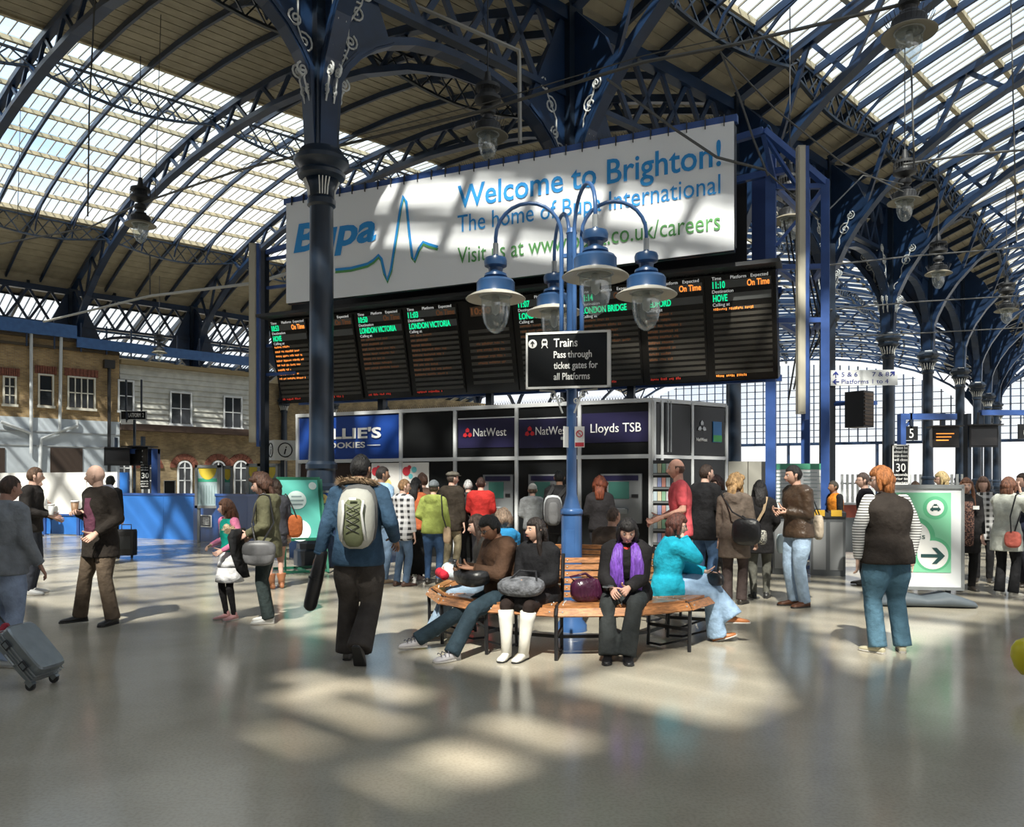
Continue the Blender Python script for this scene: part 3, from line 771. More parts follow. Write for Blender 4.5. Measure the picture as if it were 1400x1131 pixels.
for u_, n_ in ((V((.22, .15, 0)), V((.15, -.22, 0))), (V((.15, -.22, 0))*-1, V((-.22, -.15, 0)))):
    ud = u_.normalized(); nd = n_.normalized(); c = V((0, 0, zc0))+n_*1.02
    if nd.cross(V((0, 0, 1))).dot(ud) > 0: ud = -ud
    MB().tube([c+ud*.17*math.cos(2*PI*i/20)+V((0, 0, .17*math.sin(2*PI*i/20))) for i in range(21)], .014, 5).build('ring', INK, ip)
    text(ip, 'i', c-ud*.035+V((0, 0, -.10)), ud, (0, 0, 1), .20, INK, bold=.01, shear=.25)

# platform 2 gallows, monitors, dark signs at the left
d2 = 26.0
gl = thing('platform_sign_gallows', 'blue gallows post carrying the number 2 platform sign at left', 'sign post', (X(213, d2), d2, 0))
zz = Zy(614, d2)
MB().box(-.10, -.1, 0, .10, .1, zz).build('post', STEELB, gl); MB().box(-.95, -.08, zz-.16, .1, .08, zz).build('arm', STEELB, gl)
MB().bar((-.5, 0, zz-.1), (-.05, 0, zz-.5), .06, .06).build('strut', STEELB, gl)
s_ = MB().box(-.42, -.18, Zy(627, d2), -.14, -.12, zz-.02).build('number_plate', BLACKG, gl)
text(gl, '2', (-.36, -.185, Zy(625, d2)), (1, 0, 0), (0, 0, 1), .23, LETW, bold=.015)
s_ = MB().box(-.42, -.18, Zy(669, d2), -.14, -.12, Zy(628, d2)).build('notice_plate', BLACKG, gl)
text(gl, '30', (-.37, -.185, Zy(654, d2)), (1, 0, 0), (0, 0, 1), .17, LETW, bold=.01)
for i, tx in enumerate(('Please be', 'advised that', 'train doors', 'will close')): text(gl, tx, (-.40, -.185, Zy(633.5+3.4*i, d2)), (1, 0, 0), (0, 0, 1), .05, LETW, width=.24)
for i, tx in enumerate(('seconds', 'prior to', 'departure')): text(gl, tx, (-.40, -.185, Zy(659+3.4*i, d2)), (1, 0, 0), (0, 0, 1), .05, LETW, width=.24)
def monitor(px, py, dist, w, h, dep, yaw, label, lit=False):
    t = thing('platform_monitor', label, 'monitor', (X(px, dist), dist, Zy(py, dist)), yaw, 'overhead platform monitors')
    MB().add([(-w/2, 0, -h/2), (w/2, 0, -h/2), (w/2, 0, h/2), (-w/2, 0, h/2), (-w*.32, dep, -h*.35), (w*.32, dep, -h*.35), (w*.32, dep, h*.4), (-w*.32, dep, h*.4)],
             [(0, 1, 2, 3), (7, 6, 5, 4), (0, 4, 5, 1), (2, 6, 7, 3), (1, 5, 6, 2), (0, 3, 7, 4)]).build('housing', BLACKM, t)
    MB().box(-w*.45, -.012, -h*.42, w*.45, -.002, h*.36).build('screen', mat('dim_screen', (.02, .018, .018), .15), t)
    MB().box(-w/2-.02, -.25, h/2, w/2+.02, dep*.7, h/2+.03).build('visor', BLACKM, t)
    MB().box(-.05, dep*.3, h/2, .05, dep*.3+.1, h/2+.35).build('hanger', DNAVY, t)
    if lit:
        for j in range(3): MB().box(-w*.36, -.016, h*(.15-.16*j), w*(.3-.1*j), -.013, h*(.15-.16*j)+.025).build('display_line', mat('amber_led', (1.0, .30, .05), .5, emit=1.2), t)
    return t
monitor(160, 625, 25.6, .75, .55, .55, R(35), 'black monitor left of the number 2 sign, facing left')
monitor(188, 624, 25.9, .85, .60, .6, R(-20), 'black monitor with orange edge directly beside the number 2 sign')
def plainsign(px0, px1, y0, y1, dist, label, lines=(), m=None, yaw=0.0, name='hanging_sign', border=True, posts=None, tm=None, depth=.05, group=None):
    w = (px1-px0)/F*dist; z0, z1 = Zy(y1, dist), Zy(y0, dist)
    t = thing(name, label, 'sign', (X((px0+px1)/2, dist), dist, (z0+z1)/2), yaw, group); h = z1-z0
    MB().box(-w/2, 0, -h/2, w/2, depth, h/2).build('board', m or BLACKG, t)
    if border:
        b = .02*h+.008; f = MB(); f.box(-w/2, -.008, h/2-b, w/2, .0, h/2); f.box(-w/2, -.008, -h/2, w/2, 0, -h/2+b); f.box(-w/2, -.008, -h/2, -w/2+b, 0, h/2); f.box(w/2-b, -.008, -h/2, w/2, 0, h/2)
        f.build('border', WHITE, t)
    for (tx, fx, fz, fh, fw) in lines:                   # fractions of the sign
        text(t, tx, (-w/2+fx*w, -.004, -h/2+fz*h), (1, 0, 0), (0, 0, 1), fh*h, tm or LETW, width=fw*w if fw else None)
    if posts:
        for (x_, z_) in posts: MB().bar((x_*w, depth/2, 0), (x_*w, depth/2, z_), .05, .05).build('hanger', DNAVY, t)
    return t
plainsign(165, 200, 562, 574, 27, 'dark hanging platform 2 sign in front of the clapboard wall', (('PLATFORM  2', .25, .3, .45, .65),), posts=((-.3, 1.2), (.3, 1.2)))
for o_ in [o for o in C.objects if o.name.startswith('hanging_sign') and o.type == 'EMPTY']: MB().bar((0, .08, 0), (0, .08, -o_.location.z), .07, .07).build('support_post', DNAVY, o_)
plainsign(165, 181, 575, 580, 26.9, 'small white strip sign under the dark platform sign', (), m=WHITE, border=False, tm=INK, posts=((0, .35),))
plainsign(224, 240, 657, 677, 30, 'small dark framed notice on the brick wall left of the arched window', (), name='wall_notice')

# ------------------------------------------------------------------ welcome banner
e_ang = math.atan2(-4.1, 8.94)
bnO = V((-5.08, 18.1, 0)); bnE = (math.cos(e_ang), math.sin(e_ang)); bnW = 9.835
bn = thing('welcome_banner', 'huge white fabric banner with blue welcome lettering above the departure board', 'banner', (bnO.x, bnO.y, 0), e_ang)
def q_(px, py): return onplane(bnO, bnE, px, py)
bz0, bz1 = 5.62, 7.86
BAN = mat('white_banner_fabric', (.86, .89, .93), .6, bump=.25, bscale=1.2)
nx = 48; vs = []; fs = []
for sd in (0, .03):
    for i in range(nx+1):
        x = bnW*i/nx; y = .004*math.sin(i*1.9)+.004*math.sin(i*.7)
        vs += [(x, y+sd, bz0-.03*math.sin(PI*i/nx)), (x, y*.4+sd, bz1)]
for i in range(nx):
    a = 2*i; b = a+2*(nx+1); fs += [(a, a+2, a+3, a+1), (b+1, b+3, b+2, b), (a, b, b+2, a+2), (a+1, a+3, b+3, b+1)]
MB().add(vs, fs).build('fabric', BAN, bn, smooth=False)
MB().box(-.1, .03, bz1, bnW+.05, .17, bz1+.13).build('top_rail', STEELB, bn)
MB().box(0, .06, bz0+.1, bnW, .3, bz1).build('backing', DARKM, bn)
MB().box(0, .06, bz0-.02, bnW, .16, bz0+.08).build('bottom_rail', DNAVY, bn)
m = MB()
for i in range(30):
    x = bnW*(i+.5)/30; m.box(x-.006, -.03, bz1-.06, x+.006, .16, bz1+.14)
stuff(m.build('lacing', DARKM, bn))
def spikes(parent, x0, x1, y, z, n, h=.11):
    m = MB()
    for i in range(n):
        x = x0+(x1-x0)*(i+.5)/n
        for dx, dy in ((-.03, -.03), (.03, .03), (0, .0)):
            m.add([(x-.004, y, z), (x+.004, y, z), (x, y+.005, z), (x+dx, y+dy, z+h)], [(0, 1, 3), (1, 2, 3), (2, 0, 3)])
    return stuff(m.build('bird_spikes', DARKM, parent))
spikes(bn, 0, bnW, .1, bz1+.13, 190, .15)
TB1 = mat('banner_blue_ink', (.02, .29, .72), .6); TG1 = mat('banner_green_ink', (.10, .33, .10), .6)
def bt(body, px0, px1, pyb, hpx, m, **kw):
    x0, z0 = q_(px0, pyb); x1, _ = q_(px1, pyb); d = online(bnO, bnE, px0)[1]
    text(bn, body, (x0, -.013, z0), (1, 0, 0), (0, 0, 1), hpx/F*d, m, width=x1-x0, extrude=.002, **kw)
bt('Bupa', 402, 515, 345, 36, TB1, bold=.03, shear=.18)
bt('Welcome to Brighton!', 626, 986, 285, 30, TB1, bold=.012)
bt('The home of Bupa International', 626, 985, 318, 23, TB1, bold=.0)
bt('Visit us at www.bupa.co.uk/careers', 626, 985, 361, 22, TG1, bold=.0)
ecg = [(459, 369), (480, 367), (503, 361), (511, 356), (518, 349), (522, 354), (526, 372), (530, 383), (535, 368), (541, 330), (548, 285), (552, 268), (556, 276), (560, 318), (564, 350), (567, 356), (573, 340), (579, 331), (586, 334), (599, 338)]
from itertools import accumulate
def stroke(dz, m, dy):
    pts = [q_(a, b+dz) for a, b in ecg]; mb = MB()
    mb.poly([(x, dy, z) for x, z in pts], .055, .006, up=(0, 1, 0)); mb.build('pulse_line', m, bn)
stroke(0, TB1, -.015); stroke(3.2, TG1, -.013)

# ------------------------------------------------------------------ departure board
dO = V((-5.8, 19.1, 0)); dvec = V((10.55, -4.6, 0)); dL = dvec.length; da = math.atan2(dvec.y, dvec.x); dE = (math.cos(da), math.sin(da))
db = thing('departure_board', 'long black electronic departure board of nine panels above the kiosk', 'departure board', (dO.x, dO.y, 0), da)
UP = V((0, -.24, .971)).normalized(); NV = V((1, 0, 0)).cross(UP); top0 = V((0, 0, 5.42)); BH = 1.98
def bpnt(x, t, off=0.0): return top0+V((x, 0, 0))-UP*t+NV*off      # t metres down the face
DBK = mat('board_black', (.010, .009, .008), .25); STRIP = mat('board_strip', (.065, .060, .050), .5); STRIPL = mat('board_strip_light', (.09, .095, .095), .5)
AMB = mat('amber_led', (1.0, .30, .05), .5, emit=1.2); AMBD = mat('dim_amber_led', (.26, .10, .035), .5, emit=.22); GRN = mat('green_led', (.0, .85, .35), .5, emit=.9); LETB = mat('glowing_lettering', (.85, .86, .85), .5, emit=.35); REDL = mat('red_led', (.7, .05, .03), .5, emit=.35)  # white heading letters carry an added glow to look brighter
MB().obox(bpnt(dL/2, BH/2, -.22), (dL/2, 0, 0), UP*(BH/2), NV*.20).build('casing', DBK, db)
bx = [0]+[online(dO, dE, p)[0] for p in (420, 484, 551, 627, 701, 787, 875, 966)]+[dL]
data = [('10:53', 'HOVE', 'On Time', 8, AMB), ('10:59', 'LONDON', 'On Time', 0, AMBD), ('10:50', 'LONDON VICTORIA', 'On Time', 7, AMBD), ('11:03', 'LONDON VICTORIA', 'On Time', 9, AMBD), None,
        ('11:07', 'LONDON BRIDGE', 'On Time', 3, AMBD), ('11:14', 'LONDON BRIDGE', 'On Time', 5, AMBD), ('11:19', 'BEDFORD', 'On Time', 9, AMBD), ('11:10', 'HOVE', 'On Time', 1, AMB)]
rnd = random.Random(3)
for i in range(9):
    a, b = bx[i]+.05, bx[i+1]-.05; w = b-a
    pan = MB().obox(bpnt((a+b)/2, BH/2, .0), (w/2, 0, 0), UP*(BH/2-.04), NV*.02).build('display_panel', DBK, db)
    def strip(x0, x1, t0, t1, m=STRIP, off=.024, nm='display_row', par=None):
        MB().obox(bpnt(a+w*(x0+x1)/2, (t0+t1)/2, off), (w*(x1-x0)/2, 0, 0), UP*((t1-t0)/2), NV*.004).build(nm, m, par or pan)
    def dots(x0, x1, t, h, m):
        """LED characters too small to read: short blocks in word groups."""
        mb = MB(); x = x0
        while x < x1:
            n = rnd.randint(3, 8)
            for _ in range(n):
                if x > x1: break
                mb.obox(bpnt(a+w*x, t+rnd.choice((-.1, 0, .1))*h, .03), (w*.007, 0, 0), UP*(h*rnd.uniform(.25, .5)), NV*.001); x += .028
            x += .03
        if mb.v: stuff(mb.build('led_characters', m, pan))
    if data[i] is None:
        text(pan, '10:00 13', bpnt(a+w*.2, .30, .024), (1, 0, 0), UP, .13, AMBD, width=w*.62, bold=.03)
        strip(.18, .84, .14, .34, mat('clock_strip', (.10, .06, .035), .6), .022)
        for r in range(9): strip(.1, .92, .62+.135*r, .62+.135*r+.07)
        for r in range(4): dots(.25, .8, .92+.135*r, .05, AMBD)
        continue
    tm, dest, ex, nrow, am = data[i]
    text(pan, 'Time', bpnt(a+w*.04, .095, .022), (1, 0, 0), UP, .058, LETB); text(pan, 'Platform', bpnt(a+w*.34, .095, .022), (1, 0, 0), UP, .058, LETB); text(pan, 'Expected', bpnt(a+w*.66, .095, .022), (1, 0, 0), UP, .058, LETB)
    strip(.04, .97, .11, .25, STRIPL, .021)
    text(pan, tm, bpnt(a+w*.05, .245, .028), (1, 0, 0), UP, .12, GRN, width=w*.2, bold=.02)
    text(pan, ex, bpnt(a+w*.60, .245, .028), (1, 0, 0), UP, .11, AMB if i in (0, 8, 7) else AMBD, width=w*.35, bold=.015)
    text(pan, 'Destination', bpnt(a+w*.04, .332, .022), (1, 0, 0), UP, .058, LETB)
    strip(.04, .97, .35, .49, STRIPL, .021)
    text(pan, dest, bpnt(a+w*.05, .485, .028), (1, 0, 0), UP, .12, GRN, width=w*min(.8, .058*len(dest)), bold=.02)
    text(pan, 'Calling at', bpnt(a+w*.04, .572, .022), (1, 0, 0), UP, .058, LETB)
    for r in range(12): strip(.04, .97, .60+.107*r, .60+.107*r+.06)
    for r in range(nrow): dots(.06, rnd.uniform(.4, .85), .63+.107*r, .05, am)
    dots(.06, .55, .63+.107*11.6, .05, AMB if i == 8 else REDL)
spikes(db, 0, dL, 0, 5.44, 230, .12)
MB().obox((dL/2, -.05, 5.50), (dL/2+.1, 0, 0), (0, .25, 0), (0, 0, .035)).build('top_ledge', DARKM, db)

# ------------------------------------------------------------------ gantry that carries board and banner
ga = thing('gantry', 'blue painted steel gantry carrying the banner and the departure board', 'gantry', (dO.x, dO.y, 0), da)
def gpost(x, y, z1, w=.16, m=STEELB, z0=0): MB().box(x-w/2, y-w/2, z0, x+w/2, y+w/2, z1).build('post', m, ga)
def grail(p, q, w=.12): MB().bar(p, q, w, w).build('rail', STEELB, ga)
gpost(-.35, .3, 7.2, .15, DNAVY)
gpost(dL-.14, .6, 7.7, .18); gpost(dL+.35, 2.6, 7.9, .17); gpost(dL+.80, .9, 7.2, .15); gpost(dL-.35, 1.3, 7.6, .40, mat('deep_blue_panel_steel', (.02, .05, .18), .5), 3.6)
gpost(2.6, .9, 5.6, .14, DNAVY, 3.0); gpost(5.4, .9, 5.6, .14, DNAVY, 3.0); gpost(8.6, .9, 5.6, .14, DNAVY, 3.0)
e0 = V((dL-.05, .6, 0)); e1 = V((dL+.35, 2.6, 0)); e2 = V((dL+.80, .9, 0))
z7 = 7.85
grail(V((dL-.9, 0, z7)), V((dL-.2, -.1, z7+.05))); grail(V((dL-.2, -.1, z7+.05)), V((dL+.80, .9, 7.15))); grail(V((dL-.9, .5, 7.3)), V((dL+.1, .6, 7.4)))
for z in (7.1, 5.6, 4.6): grail(e0+V((0, 0, z)), e2+V((0, 0, z)), .09); grail(e0+V((0, 0, z)), e1+V((0, 0, z)), .09); grail(e1+V((0, 0, z)), e2+V((0, 0, z)), .09)
grail(e0+V((0, 0, 7.1)), V((dL-.2, -.1, z7)), .08); grail(V((dL+.3, .6, 7.1)), V((dL-.2, -.1, z7)), .06); grail(e0+V((0, 0, 6.0)), e2+V((0, 0, 7.1)), .06)
for z in (4.2, 4.9, 5.6, 6.3, 7.0): grail(V((-.35, .3, z)), V((.6, .3, z)), .07)
grail(V((-.35, .3, 7.15)), V((1.0, .2, 7.3)), .1); grail(V((0, 1.2, 5.3)), V((dL, 1.2, 5.3)), .12); grail(V((0, 1.2, 3.6)), V((dL, 1.2, 3.6)), .12)
for i in range(12):
    x0, x1 = dL*i/12, dL*(i+1)/12; MB().bar((x0, 1.2, 3.6 if i % 2 else 5.3), (x1, 1.2, 5.3 if i % 2 else 3.6), .07, .07).build('brace', DNAVY, ga)
def tray(px, y0, y1, dist, w, label):
    z0, z1 = Zy(y1, dist), Zy(y0, dist)
    t = thing('cable_trunking', label, 'trunking', (X(px, dist), dist, z0))
    MB().box(-w/2, -.05, 0, w/2, .08, z1-z0).build('channel', BEIGE, t); MB().box(-w/2+.02, -.062, .03, w/2-.02, -.05, z1-z0-.03).build('cover', mat('beige_cover', (.5, .47, .38), .6), t)
    MB().box(w/2, -.03, -.1, w/2+.07, .1, z1-z0).build('blue_strut', STEELB, t)
tray(1095, 200, 566, 14.1, .13, 'tall beige cable trunking on the right end of the gantry')
tray(346, 333, 605, 19.2, .17, 'tall beige cable trunking at the left end of the departure board')
MB().box(.1, .75, 5.35, dL-.6, .80, 7.5).build('back_sheet', BLACKM, ga)
wb = MB()
for j in range(6):
    x = dL+.1+.1*j; wb.tube([(x, 1.5, 3.2+.2*j), (x+.2, 1.6, 4.5), (x-.1, 1.7, 6.8-.2*j)], .018, 5)
wb.build('cable', BLACKM, ga)

# ------------------------------------------------------------------ kiosk with cash machines
kO = V((-4.57, 17.2, 0)); kv = V((7.03, -3.2, 0)); kL = kv.length; ka = math.atan2(kv.y, kv.x); kE = (math.cos(ka), math.sin(ka))
KH = 3.0; KT = 2.02
ki = thing('kiosk', 'black panelled kiosk with white frame, cookie counter and bank signs below the departure board', 'kiosk', (kO.x, kO.y, 0), ka)
kM = Matrix.Rotation(-ka, 3, 'Z')
def kl(v): v = kM @ (V(v)-kO); return (v.x, v.y)
P2 = kl((3.98, 15.0, 0)); P3 = kl((5.0, 19.3, 0)); P4 = kl((-4.0, 21.5, 0))
MB().prism([(0, .08), (kL-.02, .08), (P2[0]-.05, P2[1]+.05), P3, P4], (0, 0, 0), (1, 0, 0), (0, 1, 0), (0, 0, KH-.03)).build('core', BLACKM, ki)
MB().prism([(-.05, -.03), (kL, -.03), (P2[0]+.03, P2[1]), (P3[0]+.03, P3[1]), P4], (0, 0, KH-.03), (1, 0, 0), (0, 1, 0), (0, 0, .07)).build('roof_edge', WHITEF, ki)
spikes(ki, 0, kL, .03, KH+.04, 150, .11)
def kx(p): return online(kO, kE, p)[0]
mx_ = [0]+[kx(p) for p in (549, 623, 707, 793, 890)]+[kL]
KBLUE = mat('cookie_sign_blue', (.015, .06, .30), .3); IND = mat('bank_sign_indigo', (.018, .016, .055), .3)
for i in range(6):
    a, b = mx_[i], mx_[i+1]
    MB().box(a+.03, -.0, KT+.04, b-.03, .06, KH-.05).build('sign_panel', KBLUE if i == 0 else BLACKG, ki)
    if i > 0: MB().box(a+.03, .0, .1, b-.03, .06, KT-.03).build('wall_panel', BLACKG, ki)
for x in mx_: MB().box(x-.03, -.05, 0, x+.03, .08, KH-.03).build('mullion', WHITEF, ki)
MB().box(0, -.045, KT-.03, kL, .07, KT+.04).build('transom', WHITEF, ki)
MB().box(0, -.02, 0, kL, .07, .12).build('plinth', DARKM, ki)
def kt(body, px0, px1, pyb, hpx, m, **kw):
    x0, z0 = onplane(kO, kE, px0, pyb); x1, _ = onplane(kO, kE, px1, pyb); d = online(kO, kE, px0)[1]
    text(ki, body, (x0, -.024, z0), (1, 0, 0), (0, 0, 1), hpx/F*d, m, width=x1-x0, **kw)
kt("MILLIE'S", 427, 522, 601, 13, LETW, bold=.03); kt('COOKIES', 440, 500, 613.5, 7.5, LETW, bold=.02)
x0, z0 = onplane(kO, kE, 503, 609); x1, _ = onplane(kO, kE, 521, 609); MB().box(x0, -.03, z0-.008, x1, -.022, z0+.008).build('sign_rule', LETW, ki)
for (a, b) in ((625, 706), (708, 791)):
    x0, z0 = onplane(kO, kE, a, 613); x1, _ = onplane(kO, kE, b, 613); z1 = onplane(kO, kE, a, 574)[1]
    MB().box(x0+.03, -.014, z0, x1, -.006, z1).build('bank_sign', IND, ki)
    MB().box(x0+.03, -.018, z1, x1, -.006, z1+.02).build('sign_rule', WHITEF, ki)
x0, z0 = onplane(kO, kE, 796, 606); x1, _ = onplane(kO, kE, 888, 606); MB().box(x0, -.014, z0, x1, -.006, onplane(kO, kE, 796, 566)[1]).build('bank_sign', IND, ki)
kt('NatWest', 648, 693, 597, 11, LETW); kt('NatWest', 733, 778, 595, 11, LETW); kt('Lloyds TSB', 808, 877, 592, 12, LETW)
RLOGO = mat('red_logo', (.55, .02, .03), .5)
for p, y in ((640, 593), (725, 591)):
    x, z = onplane(kO, kE, p, y)
    for j in range(3):
        t = PI/2+j*2*PI/3; c = V((x+.055*math.cos(t), -.03, z+.055*math.sin(t)))
        d_ = V((math.cos(t), 0, math.sin(t))); q = V((-d_.z, 0, d_.x))
        MB().prism([(-.035, -.03), (.035, -.03), (.04, .02), (0, .055), (-.04, .02)], c, q, d_, (0, .01, 0)).build('logo_arrow', RLOGO, ki)
# chamfered end panels
cA, cB = V((kL, 0, 0)), V((P2[0], P2[1], 0)); cd = (cB-cA); cL = cd.length; cd.normalize(); cn = V((cd.y, -cd.x, 0))
for (f0, f1) in ((.02, .09), (.11, .50), (.52, .98)):
    for z0, z1 in ((KT+.04, KH-.05), (.1, KT-.03)):
        c = cA+cd*cL*(f0+f1)/2+V((0, 0, (z0+z1)/2)); MB().obox(c, cd*cL*(f1-f0)/2, cn*.02, (0, 0, (z1-z0)/2)).build('end_panel', BLACKG, ki)
for f in (0.0, .1, .51, 1.0):
    c = cA+cd*cL*f; MB().obox(c+V((0, 0, KH/2)), cd*.025, cn*.04, (0, 0, KH/2)).build('mullion', WHITEF, ki)
MB().obox(cA+cd*cL/2+V((0, 0, KT)), cd*cL/2, cn*.035, (0, 0, .03)).build('transom', WHITEF, ki)
c = cA+cd*cL*.64+cn*.03+V((0, 0, 2.58))
for j in range(3):
    t = PI/2+j*2*PI/3; MB().prism([(-.03, -.02), (.03, -.02), (.035, .03), (0, .07), (-.035, .03)], c+(cd*math.cos(t)+V((0, 0, math.sin(t))))*.05, cd*-math.sin(t)+V((0, 0, 1))*math.cos(t), cd*math.cos(t)+V((0, 0, 1))*math.sin(t), cn*.01).build('logo_arrow', WHITEF, ki)
text(ki, 'NatWest', c-cd*.14+V((0, 0, -.26)), cd, (0, 0, 1), .06, LETW, width=.28)
c = cA+cd*cL*.86+cn*.03+V((0, 0, 2.5))
MB().obox(c, cd*.11, cn*.008, (0, 0, .19)).build('bank_poster', mat('blue_green_poster', (.03, .18, .45), .4), ki); MB().obox(c+cn*.01-V((0, 0, .12)), cd*.11, cn*.004, (0, 0, .06)).build('poster_print', mat('poster_green', (.06, .40, .10), .4), ki)
cb2 = MB(); 
for f in (.16, .20): cb2.tube([cA+cd*cL*f+cn*.06+V((0, 0, z)) for z in (KH, 2.5, 2.1)], .012, 6)
cb2.build('cable', GREYM, ki)
# cookie counter
CPOST = mat('cookie_poster_white', (.80, .78, .75), .5); CRED = mat('cookie_red', (.6, .04, .06), .5); CTEAL = mat('cookie_teal', (.15, .55, .60), .5); CYEL = mat('cookie_cream', (.85, .66, .25), .5)
x0 = kx(455); x1 = kx(507); MB().box(.05, .03, .9, x1, .06, KT-.05).build('serving_opening', mat('dark_interior', (.03, .014, .01), .7), ki)
MB().box(.05, -.35, 0, kx(549), .05, .95).build('counter', mat('counter_navy', (.012, .03, .08), .4), ki)
MB().box(.02, -.4, .93, kx(549), .05, .99).build('counter_top', GREYM, ki)
MB().box(kx(420), -.36, 1.0, kx(480), -.32, 1.28).build('cookie_strip', KBLUE, ki)
for p in (424, 436, 448, 460, 472): 
    x = kx(p); o_ = MB().tube([(x, -.365, 1.14), (x, -.38, 1.14)], .11, 16).build('printed_cookie', CYEL, ki)
for (a, b) in ((509, 549), (551, 587)):
    MB().box(kx(a), -.03, 1.0, kx(b), -.01, KT-.05).build('cookie_poster', CPOST, ki)
    for j, (dx, dz, r, m_) in enumerate(((.10, .10, .09, CRED), (.2, .2, .05, CTEAL), (.28, .07, .06, CTEAL), (.17, .02, .04, CRED), (.38, .35, .10, CYEL), (.06, .30, .04, CRED))):
        MB().tube([(kx(a)+dx, -.032, KT-.12-dz), (kx(a)+dx, -.040, KT-.12-dz)], r, 10).build('printed_shape', m_, ki)
    if a == 509: text(ki, "Millie's", (kx(a)+.05, -.034, 1.50), (1, 0, 0), (0, 0, 1), .10, CRED, bold=.01); text(ki, 'box', (kx(a)+.25, -.034, 1.34), (1, 0, 0), (0, 0, 1), .10, CRED, bold=.01)
MB().box(kx(551), -.02, .1, kx(587), 0, .98).build('lower_panel', CPOST, ki)
cd_ = thing('cookie_display', 'navy cookie display cabinet with printed golden cookies in front of the large column', 'display cabinet', (X(457, 14.75), 14.75, 0))
MB().box(-.32, 0, .02, .32, .16, 1.12).build('cabinet_body', mat('counter_navy', (.012, .03, .08), .4), cd_)
MB().box(-.33, -.01, 1.16, .33, .16, 1.38).build('printed_band', KBLUE, cd_)
MB().box(-.34, -.02, 1.12, .34, .17, 1.16).build('trim', GREYM, cd_); MB().box(-.34, -.02, 1.38, .34, .17, 1.42).build('trim', GREYM, cd_)
for x in (-.20, .02, .22):
    o_ = MB().tube([(x, -.012, 1.27), (x, -.022, 1.27)], .088, 20).build('printed_cookie', CYEL, cd_); MB().tube([(x, -.024, 1.27), (x, -.026, 1.27)], .03, 12).build('cookie_centre', mat('cookie_brown', (.45, .25, .10), .6), o_)
# leaflet rack on the right corner of the kiosk
lr = thing('leaflet_rack', 'tall rack of leaflets on the right corner of the kiosk', 'leaflet rack', (2.58, 13.85, 0), ka)
MB().box(-.16, .02, .1, .16, .10, 1.95).build('back_panel', DARKM, lr)
cols = [(.5, .6, .65), (.6, .55, .4), (.25, .45, .3), (.6, .6, .62), (.3, .35, .6), (.65, .3, .25)]
for r in range(7):
    MB().box(-.16, -.02, .25+.24*r, .16, .06, .28+.24*r).build('shelf', GREYM, lr)
    for c_ in range(4):
        k_ = cols[(r*3+c_) % 6]; MB().box(-.15+.075*c_, 0, .29+.24*r, -.085+.075*c_, .03, .45+.24*r).build('leaflet', mat('leaflet_%d' % ((r*3+c_) % 6), k_, .6), lr)
def atm(px, w=.62, hood=False, label=''):
    s, d = online(kO, kE, px); p = kO+V((kE[0], kE[1], 0))*s
    t = thing('cash_machine', label, 'cash machine', (p.x, p.y, 0), ka, 'cash machines in the kiosk front')
    MB().box(-w/2, -.05, .85, w/2, -.004, 1.72).build('fascia', mat('atm_grey', (.20, .21, .22), .4), t)
    MB().box(-w*.3, -.06, 1.28, w*.2, -.05, 1.58).build('screen', mat('atm_screen', (.04, .12, .10), .2, emit=.15), t)
    MB().box(-w*.42, -.06, 1.60, w*.42, -.05, 1.69).build('header', IND, t)
    MB().box(-w*.28, -.16, 1.02, w*.18, -.05, 1.10).build('keypad_shelf', GREYM, t)
    k_ = MB()
    for i in range(4):
        for j in range(3): k_.box(-.12+.055*i, -.15+.03*j, 1.10, -.085+.055*i, -.13+.03*j, 1.112)
    k_.build('keypad', WHITEF, t)
    MB().box(w*.26, -.065, 1.3, w*.42, -.05, 1.36).build('card_slot', BLACKM, t)
atm(682, label='grey cash machine under the left bank sign, in front of the red coat'); atm(745, label='cash machine left of the lamp post, where the grey hoodie stands'); atm(850, .75, label='wide grey cash machine under the right bank sign')

# ------------------------------------------------------------------ ring bench around the lamp post
BC = V((.62, 8.37, 0)); NS = 14; R1, R0 = 1.47, 1.02
WOODB = mat('varnished_orange_wood', (.40, .17, .062), .38, var=.35, vscale=14, bump=.15, bscale=60, stretch=(1, 1, 6), coat=.2)
bch = thing('ring_bench', 'round slatted wooden bench with black iron frame circling the blue lamp post', 'bench', BC)
def bpt(r, k, z): a = R(260.6)+k*2*PI/NS; return V((math.cos(a)*r, math.sin(a)*r, z))
def slat(ra, rb, za, zb, th, k, gap, nm):
    m = MB(); q = []
    for r, z, in ((ra, za), (rb, zb)):
        a, b = bpt(r, k, z), bpt(r, k+1, z); d = (b-a).normalized(); q += [a+d*gap, b-d*gap]
    nrm = (q[1]-q[0]).cross(q[2]-q[0]).normalized()*th
    if nrm.z < 0 and abs(nrm.z) > .3*th: nrm = -nrm
    m.add([q[0], q[1], q[3], q[2]]+[p+nrm for p in (q[0], q[1], q[3], q[2])], [(3, 2, 1, 0), (4, 5, 6, 7), (0, 1, 5, 4), (1, 2, 6, 5), (2, 3, 7, 6), (3, 0, 4, 7)])
    o_ = m.build(nm, WOODB, bch)
    bolts = MB()
    for s_ in (0, 1):
        a = q[s_].lerp(q[2+s_], .5)+nrm*1.02; a = a.lerp(q[1-s_].lerp(q[3-s_], .5)+nrm*1.02, .06); bolts.ball(a, .009, n=6)
    stuff(bolts.build('bolts', GREYM, o_))
for k in range(NS):
    slat(1.50, 1.455, .375, .437, .022, k, .016, 'seat_slat')
    for (a, b, z0, z1) in ((1.44, 1.335, .443, .445), (1.322, 1.215, .445, .442), (1.202, 1.10, .441, .434), (1.088, .995, .432, .425)): slat(a, b, z0, z1, .024, k, .016, 'seat_slat')
    for j in range(6):
        z = .475+.062*j; r = .975-.018*j; slat(r, r-.012, z, z+.045, -.02, k, .016, 'back_slat')
